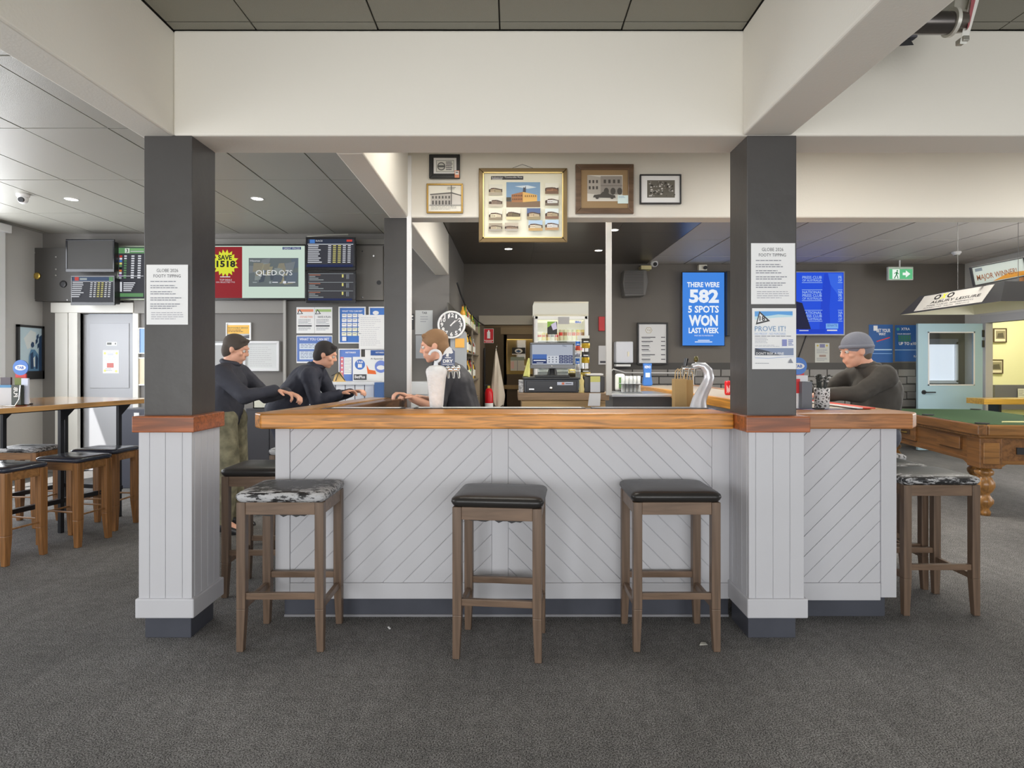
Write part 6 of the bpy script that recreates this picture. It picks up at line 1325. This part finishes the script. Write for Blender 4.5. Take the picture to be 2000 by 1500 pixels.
# ================================================================== LEFT: TABLE TOP, BETTING COUNTER
ls = thing('menu_holder', 'clear and dark leaflet holder with menus at the left edge of the high table', 'leaflet holder', (PX(20, 4.45), 4.45, 1.05)); d_ = 4.45
MB().box(PX(-22, d_), PX(24, d_), d_, d_ + .02, 1.052, PZ(752, d_), K(176, 178, 182, .4)).box(PX(24, d_), PX(43, d_), d_ - .01, d_ + .02, 1.058, PZ(752, d_), K(44, 50, 44, .4)).build('leaflet', ls, bevel=.003)
MB().box(PX(-6, d_), PX(14, d_), d_ + .03, d_ + .045, 1.06, PZ(737, d_), K(64, 54, 62, .4)).box(PX(22, d_), PX(35, d_), d_ + .03, d_ + .045, 1.06, PZ(738, d_), K(100, 110, 60)).box(PX(35, d_), PX(48, d_), d_ + .03, d_ + .045, 1.06, PZ(739, d_), K(190, 196, 214)).build('leaflet', ls)
mb = MB(); vs, fs = text_geo('PUB', .02); mb.add([(PX(29, d_) + v * .03, d_ - .0115, PZ(775, d_) + (u) * .07) for u, v in vs], fs, PAPER); mb.box(PX(-20, d_), PX(22, d_), d_ - .003, d_, PZ(757, d_), PZ(752, d_), K(80, 130, 170)); mb.build('print', ls)
MB().tube([(PX(5, d_), d_ - .06, 1.056), (PX(42, d_), d_ - .06, 1.056), (PX(44, d_), d_ - .03, 1.1), (PX(44, d_), d_ - .02, 1.2)], .004, CHROME, 6).build('wire_stand', ls)
t2 = tab_stand('round headed blue leaflet stand on the high table in front of the man poster', 4.55, 40, 718, 15, 1.05, 1)
MB().prism([(PX(48, 4.6), 1.051), (PX(60, 4.6), 1.051), (PX(56, 4.6), 1.15), (PX(52, 4.6), PZ(755, 4.6)), (PX(47, 4.6), PZ(745, 4.6))], 'Y', 4.56, 4.6, K(206, 208, 210, .4)).build('side_fin', t2)
bc = thing('betting_counter', 'white boarded betting counter under the blue notices', 'counter', (PX(665, 7.3), 7.3, 0)); d_ = 7.22
B0, B1, BZ = PX(598, d_), PX(731, d_), PZ(746, d_)
MB().box(B0, B1, d_ + .02, 7.62, 0, BZ - .03, K(80, 80, 84)).build('carcass', bc); MB().box(B0 - .01, B1 + .01, d_ - .015, 7.62, BZ - .035, BZ, K(206, 208, 212)).build('top_rail', bc, bevel=.004)
for k in range(7):
    w_ = (B1 - B0) / 7; MB().box(B0 + k * w_ + .005, B0 + (k + 1) * w_ - .005, d_, d_ + .02, .05, BZ - .035, K(204, 206, 212)).build('board', bc, bevel=.003)
tag(MB().box(PX(731, 7.1), PX(748, 7.1), 7.1, 7.2, 0, PZ(747, 7.1), K(70, 100, 150)).build('bin_stand', bevel=.004), 'blue and grey stand beside the right end of the betting counter', 'stand')
pn = thing('pen_holder', 'small cream easel holding slips on the betting counter', 'holder', (PX(660, 7.3), 7.3, BZ)); d_ = 7.32
MB().prism([(PX(650, d_), BZ), (PX(675, d_), BZ), (PX(664, d_), PZ(726, d_)), (PX(655, d_), PZ(730, d_))], 'Y', d_, d_ + .02, K(206, 176, 116)).build('slip', pn); MB().tube([(PX(648, d_), d_ - .01, PZ(734, d_)), (PX(662, d_), d_ - .01, PZ(727, d_)), (PX(656, d_), d_ - .01, PZ(744, d_))], .006, BLACK, 6).tube([(PX(662, d_), d_ - .01, PZ(727, d_)), (PX(674, d_), d_ - .01, PZ(743, d_))], .006, BLACK, 6).build('pen', pn)
dk = thing('side_cabinet', 'low dark cabinet behind the standing person', 'cabinet', (PX(520, 6.6), 6.8, 0)); MB().box(PX(480, 6.5), PX(572, 6.5), 6.5, 7.1, 0, PZ(798, 6.5), K(52, 52, 58, .4)).build('body', dk, bevel=.005); MB().box(PX(484, 6.5), PX(526, 6.5), 6.49, 6.5, .05, PZ(803, 6.5), K(60, 60, 66, .4)).build('door', dk); MB().box(PX(528, 6.5), PX(569, 6.5), 6.49, 6.5, .05, PZ(803, 6.5), K(60, 60, 66, .4)).build('door', dk)
tr_ = thing('paper_tray', 'cream tray of papers on the low dark cabinet', 'tray', (PX(520, 6.55), 6.6, PZ(798, 6.5))); zt2 = PZ(798, 6.5) + .001
MB().box(PX(496, 6.55), PX(541, 6.55), 6.53, 6.75, zt2, zt2 + .008, K(204, 204, 190)).box(PX(496, 6.55), PX(541, 6.55), 6.53, 6.54, zt2, PZ(781, 6.53), K(204, 204, 190)).box(PX(496, 6.55), PX(498, 6.55), 6.53, 6.75, zt2, PZ(781, 6.53), K(204, 204, 190)).box(PX(539, 6.55), PX(541, 6.55), 6.53, 6.75, zt2, PZ(781, 6.53), K(204, 204, 190)).build('tray', tr_); MB().box(PX(500, 6.6), PX(538, 6.6), 6.56, 6.72, zt2 + .008, PZ(779, 6.6), K(206, 186, 140)).cyl((PX(526, 6.6), 6.6, PZ(779, 6.6)), (PX(541, 6.6), 6.6, PZ(772, 6.6)), .012, .012, PAPER, 8).build('papers', tr_)
db = thing('dark_cabinet', 'dark cabinet with small white stickers seen under the high table', 'cabinet', (PX(252, 6.8), 6.9, 0)); MB().box(PX(236, 6.7), PX(300, 6.7), 6.7, 7.1, 0, PZ(799, 6.7), K(66, 68, 78, .4)).build('body', db, bevel=.005); MB().box(PX(262, 6.7), PX(272, 6.7), 6.695, 6.7, PZ(820, 6.7), PZ(806, 6.7), PAPER).box(PX(262, 6.7), PX(272, 6.7), 6.695, 6.7, PZ(918, 6.7), PZ(906, 6.7), PAPER).build('sticker', db)

# ================================================================== DOWNLIGHTS
DL = E(255, 250, 236, 9.0)
def downlight(label, x, y, p=9, z=ZC, cool=(1, .93, .80)):
    t = thing('downlight', label, 'downlight', (x, y, z), 'round recessed downlights')
    MB().lathe([(.052, -.004), (.058, -.006), (.064, -.001), (.064, .0)], (x, y, z), WHITE, 24, caps=False).build('trim_ring', t); MB().lathe([(.052, -.003), (0, -.003)], (x, y, z), DL, 24).build('lens', t)
    l = bpy.data.lights.new('downlight_lamp', 'SPOT'); l.energy = p; l.spot_size = 2.3; l.spot_blend = .8; l.color = cool; l.shadow_soft_size = .05
    o = bpy.data.objects.new('downlight_lamp', l); COL.objects.link(o); o.location = (x, y, z - .03)
downlight('downlight in the left ceiling, nearer the left wall', PX(140, 6.13), 6.13, 28); downlight('downlight in the left ceiling, right of the left column', PX(503, 6.11), 6.11, 28)
downlight('downlight over the bar above the doorway', PX(993, 8.76), 8.76, 30); downlight('downlight over the bar, left of the white post', PX(1169, 8.88), 8.88, 30); downlight('downlight over the bar, right of the white post', PX(1199, 7.53), 7.53, 30)

# ================================================================== CEILING-HUNG METAL FITTING (top right)
hf = thing('hanging_bracket', 'dark metal cylinder, white bracket and red strip hanging from the ceiling behind the right beam', 'fitting', (1.95, 2.6, ZC)); d_ = 2.6
def W3(px, py, d): return (PX(px, d), d, PZ(py, d))
mb = MB(); mb.cyl(W3(1780, 45, d_), W3(1856, 45, d_), .045, .045, K(92, 88, 86, .2, .8), 24); mb.build('cylinder', hf)
MB().cyl(W3(1854, 44, d_), W3(1861, 44, d_), .058, .058, K(200, 198, 190, .3, .3), 28).build('flange', hf); MB().cyl(W3(1861, 44, d_), W3(1881, 44, d_), .044, .04, K(120, 114, 108, .25, .8), 24).build('cap', hf)
MB().hexa([W3(1874, 86, 2.58), W3(1888, 86, 2.58), W3(1888, 86, 2.62), W3(1874, 86, 2.62)], [W3(1898, -20, 2.58), W3(1918, -20, 2.58), W3(1918, -20, 2.62), W3(1898, -20, 2.62)], K(206, 206, 200, .4)).build('arm', hf, bevel=.003)
MB().hexa([W3(1889, 58, 2.565), W3(1893, 52, 2.565), W3(1893, 52, 2.58), W3(1889, 58, 2.58)], [W3(1900, -20, 2.565), W3(1910, -20, 2.565), W3(1910, -20, 2.58), W3(1900, -20, 2.58)], K(150, 84, 88, .3)).build('red_strip', hf)
MB().box(PX(1872, d_), PX(1884, d_), 2.57, 2.62, PZ(86, d_), PZ(76, d_), K(150, 148, 140, .3, .6)).build('clip', hf, bevel=.003)
MB().hexa([W3(1862, 20, 2.6), W3(1892, 20, 2.6), W3(1892, 20, 2.64), W3(1862, 20, 2.64)], [W3(1866, -8, 2.6), W3(1896, -8, 2.6), W3(1896, -8, 2.64), W3(1866, -8, 2.64)], K(170, 168, 158, .3, .4)).build('housing', hf, bevel=.004)
MB().cyl(W3(1880, -5, 2.61), (PX(1880, 2.61), 2.61, ZC), .012, .012, CHROME, 10).build('rod', hf)
MB().hexa([W3(1756, 90, 2.5), W3(1785, 88, 2.5), W3(1785, 88, 2.54), W3(1756, 90, 2.54)], [W3(1768, 76, 2.5), W3(1778, 76, 2.5), W3(1778, 76, 2.54), W3(1768, 76, 2.54)], BLACK).box(PX(1772, 2.5), PX(1792, 2.5), 2.5, 2.53, PZ(72, 2.5), PZ(68, 2.5), INK).build('latch', hf)
MB().box(PX(1760, 2.55), PX(1856, 2.55), 2.56, 2.6, PZ(30, 2.55), PZ(24, 2.55), K(160, 156, 146, .4)).build('rail', hf)
# small litter on the carpet
tag(MB().hexa([(PX(1365, 2.96), 2.95, .001), (PX(1382, 2.96), 2.955, .001), (PX(1380, 2.97), 2.975, .001), (PX(1368, 2.97), 2.97, .001)], [(PX(1366, 2.96), 2.952, .008), (PX(1381, 2.96), 2.957, .004), (PX(1379, 2.97), 2.973, .006), (PX(1369, 2.97), 2.968, .01)], K(150, 148, 140)).build('paper_scrap'), 'crumpled scrap of paper on the carpet by the right stool', 'litter')
tag(MB().hexa([(PX(757, 3.15), 3.15, .001), (PX(762, 3.15), 3.13, .001), (PX(764, 3.15), 3.135, .001), (PX(759, 3.15), 3.155, .001)], [(PX(757, 3.15), 3.15, .006), (PX(762, 3.15), 3.13, .006), (PX(764, 3.15), 3.135, .006), (PX(759, 3.15), 3.155, .006)], PAPER).build('cigarette_butt'), 'tiny white butt on the carpet right of the worn stool', 'litter')

# added fill panels, hidden above the cross beams, that brighten the deeper bays
def fill_panel(label, x, y, p, sx=1.15, sy=.5, col=(1, .95, .86)):
    t = thing('fill_panel', label, 'fill light', (x, y, ZC), 'added fill panels on the ceiling')
    MB().box(x - sx / 2 - .02, x + sx / 2 + .02, y - sy / 2 - .02, y + sy / 2 + .02, ZC - .012, ZC, WHITE).build('frame', t)
    MB().box(x - sx / 2, x + sx / 2, y - sy / 2, y + sy / 2, ZC - .016, ZC - .012, E(255, 250, 238, 2.0)).build('diffuser', t)
    area('fill_panel_lamp', (x, y, ZC - .03), (0, 0, 0), sx, sy, p, col)
fill_panel('added fill light panel over the front of the bar, left', -.1, 3.75, 9); fill_panel('added fill light panel over the front of the bar, right', 2.2, 3.75, 8); fill_panel('added fill light panel over the right bay near the seated person', 4.6, 3.75, 9)
fill_panel('added fill light panel over the back of the bar', .7, 5.9, 72); fill_panel('added fill light panel in the right bay by the bar arm', 3.1, 5.9, 46); fill_panel('added fill light panel above the pool table', 5.3, 6.3, 44)
# ================================================================== PEOPLE (built at rest; the photograph blurs them)
SKIN = K(206, 156, 132, .5, spec=.4)
def V(*a): return Vector(a)
def remesh(o, vox, smooth=4):
    r = o.modifiers.new('one_surface', 'REMESH'); r.mode = 'VOXEL'; r.voxel_size = vox; r.use_smooth_shade = True
    s = o.modifiers.new('relax', 'SMOOTH'); s.factor = .5; s.iterations = smooth; return o
def hand_geo(mb, wrist, direction, up, m, curl=.9, side=1):
    f = direction.normalized(); u = (up - f * up.dot(f)).normalized(); r = f.cross(u) * side     # r: toward the thumb
    palm = wrist + f * .045
    for k in (-1.5, -.5, .5, 1.5): mb.cap(wrist + r * k * .012, wrist + f * .085 + r * k * .019, .013, .0115, m)
    L = [.062, .078, .085, .078]
    for i, k in enumerate((-1.5, -.5, .5, 1.5)):
        p = wrist + f * .085 + r * k * .019; a = .25; ln = L[i] / 2.4
        for s_ in range(3):
            d = f * math.cos(a) - u * math.sin(a); q = p + d * ln * (1.1 - .18 * s_); mb.cap(p, q, .0092 - .0008 * s_, .0086 - .0008 * s_, m); p = q; a += curl * .62
    p = wrist + f * .028 + r * .03; q = p + (f * .55 + r * .75 - u * .25).normalized() * .035; s2 = q + (f * .85 + r * .2 - u * .45).normalized() * .03
    mb.cap(wrist + f * .015 + r * .014, p, .014, .0125, m); mb.cap(p, q, .0125, .0105, m); mb.cap(q, s2, .0105, .0085, m)
def figure(label, J, face, hair, top, top2, legs, shoe, hat=None, scale=1.0):
    """J: joints in metres. face: unit vector the face looks along"""
    f = face.normalized(); upv = V(0, 0, 1); tilt = J.get('headup', upv); up_ = (tilt - f * tilt.dot(f)).normalized(); r = f.cross(up_)
    rot = Matrix((r, f, up_)).transposed()
    H = J['head']
    def hp(a, b, c): return H + r * a + f * b + up_ * c
    b = MB()
    b.ball(hp(0, -.012, .022), (.073, .092, .095), SKIN, 24, 16, rot); b.ball(hp(0, .022, -.045), (.056, .064, .066), SKIN, 20, 12, rot)
    b.ball(hp(0, .05, -.092), (.027, .026, .022), SKIN, 12, 8, rot); b.cap(hp(0, .080, .012), hp(0, .097, -.020), .009, .0125, SKIN)
    b.ball(hp(-.011, .092, -.026), .009, SKIN); b.ball(hp(.011, .092, -.026), .009, SKIN)
    b.cap(hp(-.020, .080, -.056), hp(.020, .080, -.056), .0085, .0085, SKIN); b.cap(hp(-.015, .078, -.066), hp(.015, .078, -.066), .009, .009, SKIN)
    b.cap(hp(-.035, .076, .028), hp(.035, .076, .028), .011, .011, SKIN)
    for s in (-1, 1):
        b.ball(hp(s * .076, -.008, -.004), (.012, .02, .032), SKIN, 12, 8, rot); b.ball(hp(s * .042, .05, -.022), (.024, .025, .02), SKIN, 12, 8, rot)
    b.cap(hp(0, -.03, -.05), J['neck'], .054, .058, SKIN)
    b.cap(J['neck'], J['chest'], .06, .13, SKIN); b.cap(J['chest'], J['pelvis'], .13, .13, SKIN)
    for s in ('L', 'R'):
        sh, el, wr = J['sh' + s], J['el' + s], J['wr' + s]
        b.cap(J['neck'] - V(0, 0, .03), sh, .05, .052, SKIN); b.cap(sh, el, .05, .039, SKIN); b.cap(el, wr, .037, .026, SKIN)
        hand_geo(b, wr, (J['hd' + s] if 'hd' + s in J else (wr - el)), J.get('hu' + s, V(0, 0, 1)), SKIN, J.get('curl', 1.25), 1 if s == 'R' else -1)
        hi, kn, an = J['hi' + s], J['kn' + s], J['an' + s]
        b.cap(J['pelvis'], hi, .12, .09, SKIN); b.cap(hi, kn, .085, .055, SKIN); b.cap(kn, an, .055, .036, SKIN); b.cap(an, an + f * .12 - V(0, 0, .03), .036, .03, SKIN)
    body = b.build('person', recentre=False); remesh(body, .0065, 3); tag(body, label, 'person'); ORG[body.name] = V(0, 0, 0)
    e = MB(); 
    for s in (-1, 1): e.ball(hp(s * .031, .0735, .004), .0125, K(190, 186, 180, .3), 10, 8); e.ball(hp(s * .031, .0815, .004), .006, K(50, 40, 34, .2), 8, 6)
    e.build('eyes', body)
    h = MB()
    if hat:
        h.ball(hp(0, -.018, .045), (.087, .104, .088), hat, 24, 14, rot); h.ball(hp(0, -.05, .02), (.084, .078, .09), hat, 20, 12, rot)
        bn = h.build('beanie', body, recentre=False); remesh(bn, .008, 2); bn['label'] = 'knitted grey beanie'; ORG[bn.name] = V(0, 0, 0)
        c = MB(); pts = [hp(.086 * math.cos(a), -.016 + .10 * math.sin(a), .028 - .012 * math.sin(a) * -1) for a in [2 * PI * k / 28 for k in range(28)]]; c.tube(pts, .015, hat, 8, closed=True); c.build('cuff', bn)
        h = MB(); h.ball(hp(0, -.055, -.03), (.072, .048, .06), hair, 16, 10, rot); o = h.build('hair', body, recentre=False); remesh(o, .008, 2)
    else:
        h.ball(hp(0, -.022, .04), (.084, .098, .084), hair, 24, 14, rot); h.ball(hp(0, -.052, -.012), (.078, .062, .086), hair, 20, 12, rot)
        for s in (-1, 1): h.ball(hp(s * .066, -.004, .03), (.02, .05, .04), hair, 12, 8, rot)
        h.cap(hp(-.04, .052, .085), hp(.045, .048, .088), .018, .018, hair); o = h.build('hair', body, recentre=False); remesh(o, .008, 2)
    t = MB(); up = .013
    t.cap(J['neck'] - V(0, 0, .005), J['chest'], .075, .150, top); mid = (J['chest'] + J['pelvis']) / 2; t.cap(J['chest'], mid, .155, .152, top); t.cap(mid, J['pelvis'] + V(0, 0, .02), .152, .155, top)
    sdir = (J['shL'] - J['shR']).normalized()
    for k in (-.07, .07): t.cap(J['chest'] + sdir * k, mid + sdir * k, .125, .125, top); t.cap(mid + sdir * k, J['pelvis'] + sdir * k + V(0, 0, .02), .125, .128, top)
    for s in ('L', 'R'):
        sh, el, wr = J['sh' + s], J['el' + s], J['wr' + s]; t.cap(J['chest'] + V(0, 0, .06), sh, .11, .078, top); t.cap(J['neck'] - V(0, 0, .03), sh, .068, .074, top); t.cap(sh, el, .076, .060, top)
        if top2: t.cap(el, el + (wr - el) * .93, .058, .044, top)
    j = t.build('jacket' if top2 else 'shirt', body, recentre=False); ORG[j.name] = V(0, 0, 0); remesh(j, .009, 3)
    w_ = j.modifiers.new('folds', 'DISPLACE'); tx = bpy.data.textures.new('folds', 'CLOUDS'); tx.noise_scale = .11; w_.texture = tx; w_.strength = .022; w_.mid_level = .5
    if top2:
        co = MB(); n_ = J['neck'] + V(0, 0, .022); co.tube([n_ + r * (.07 * math.cos(a)) + f * (.066 * math.sin(a)) + V(0, 0, .006 * math.sin(a)) for a in [2 * PI * k / 20 for k in range(20)]], .02, top, 8, closed=True); co.build('collar', j)
    l = MB()
    for s in ('L', 'R'):
        hi, kn, an = J['hi' + s], J['kn' + s], J['an' + s]; l.cap(J['pelvis'], hi, .135, .115, legs); l.cap(hi, kn, .108, .078, legs); l.cap(kn, an + (kn - an) * .08, .076, .062, legs)
    o = l.build('trousers', body, recentre=False); remesh(o, .010, 3)
    for s in ('L', 'R'):
        an = J['an' + s]; sh_ = MB(); sh_.cap(an - V(0, 0, .03), an + f * .15 - V(0, 0, .045), .046, .036, shoe); sh_.ball(an - f * .02 - V(0, 0, .04), .042, shoe); o = sh_.build('shoe', body, recentre=False); remesh(o, .008, 2)
    return body
# standing on the left, leaning toward the bar
X, Y = -2.27, 5.02
CAMO = K(112, 108, 88, .9, noise=.45, nscale=14)
figure('standing person in dark jacket and camouflage trousers beside the left column', dict(
    head=V(X + .02, Y, 1.475), neck=V(X - .03, Y, 1.345), chest=V(X - .06, Y, 1.18), pelvis=V(X - .10, Y, .92), headup=V(.1, 0, 1),
    shL=V(X - .03, Y + .18, 1.28), shR=V(X - .02, Y - .18, 1.28), elR=V(X + .18, Y - .22, 1.10), wrR=V(X + .40, Y - .14, 1.15), elL=V(X + .18, Y + .2, 1.08), wrL=V(X + .40, Y + .1, 1.12), hdR=V(1, .2, -.3), hdL=V(1, -.2, -.35),
    hiL=V(X - .05, Y + .09, .90), hiR=V(X - .05, Y - .09, .90), knL=V(X - .02, Y + .12, .50), knR=V(X + .02, Y - .12, .50), anL=V(X - .06, Y + .13, .09), anR=V(X - .02, Y - .13, .09)),
    V(1, .06, -.3), K(70, 62, 56, .8), K(52, 53, 62, .75, noise=.1, nscale=8), True, CAMO, BLACK)
# bending over at the betting counter
X, Y = -1.70, 5.62
figure('dark haired person in navy jacket bending forward in front of the white betting counter', dict(
    head=V(X, Y, 1.44), neck=V(X - .09, Y, 1.32), chest=V(X - .20, Y, 1.18), pelvis=V(X - .40, Y, .92), headup=V(.25, 0, 1),
    shL=V(X - .12, Y + .17, 1.26), shR=V(X - .10, Y - .17, 1.25), elR=V(X - .03, Y - .2, 1.03), wrR=V(X + .16, Y - .12, 1.09), elL=V(X + .0, Y + .2, 1.04), wrL=V(X + .2, Y + .12, 1.09),
    hiL=V(X - .40, Y + .09, .89), hiR=V(X - .40, Y - .09, .89), knL=V(X - .30, Y + .1, .5), knR=V(X - .28, Y - .1, .5), anL=V(X - .38, Y + .1, .09), anR=V(X - .36, Y - .1, .09)),
    V(1, .1, -.35), K(44, 40, 40, .8), K(42, 44, 56, .75, noise=.1, nscale=8), True, K(50, 52, 64, .8), BLACK)
# bartender
X, Y = -.575, 4.5
figure('bartender in black shirt leaning left behind the ice covered beer font', dict(
    head=V(X, Y, 1.485), neck=V(X + .06, Y + .01, 1.35), chest=V(X + .14, Y + .02, 1.20), pelvis=V(X + .21, Y + .04, .93), headup=V(-.1, 0, 1),
    shL=V(X + .10, Y - .17, 1.29), shR=V(X + .12, Y + .2, 1.29), elL=V(X + .05, Y - .24, 1.04), wrL=V(X - .10, Y - .34, 1.12), elR=V(X + .02, Y + .25, 1.05), wrR=V(X - .14, Y + .14, 1.10),
    hiL=V(X + .21, Y - .06, .90), hiR=V(X + .21, Y + .13, .90), knL=V(X + .18, Y - .06, .5), knR=V(X + .2, Y + .14, .5), anL=V(X + .2, Y - .06, .09), anR=V(X + .22, Y + .14, .09)),
    V(-1, -.12, -.22), K(128, 98, 70, .8), K(44, 43, 48, .7, noise=.08, nscale=8), False, K(44, 44, 50, .8), BLACK)
# seated person with the beanie
X, Y = 2.40, 4.30
figure('seated person in grey beanie and dark jacket leaning on the right bar arm', dict(
    head=V(X, Y, 1.445), neck=V(X + .09, Y, 1.32), chest=V(X + .15, Y, 1.17), pelvis=V(X + .13, Y, .90), headup=V(-.15, 0, 1),
    shL=V(X + .10, Y - .19, 1.27), shR=V(X + .10, Y + .19, 1.27), elL=V(X - .08, Y - .21, 1.155), wrL=V(X - .32, Y - .12, 1.145), hdL=V(-1, .3, -.05), elR=V(X - .08, Y + .20, 1.165), wrR=V(X - .30, Y + .08, 1.15),
    hiL=V(X + .13, Y - .10, .86), hiR=V(X + .13, Y + .10, .86), knL=V(X - .16, Y - .10, .80), knR=V(X - .16, Y + .10, .80), anL=V(X - .10, Y - .10, .36), anR=V(X - .10, Y + .10, .36)),
    V(-1, .0, -.16), K(90, 78, 66, .8), K(60, 57, 53, .8, noise=.12, nscale=8), True, K(60, 62, 72, .8), BLACK, hat=K(112, 114, 124, .9, bump=.6, bscale=160))
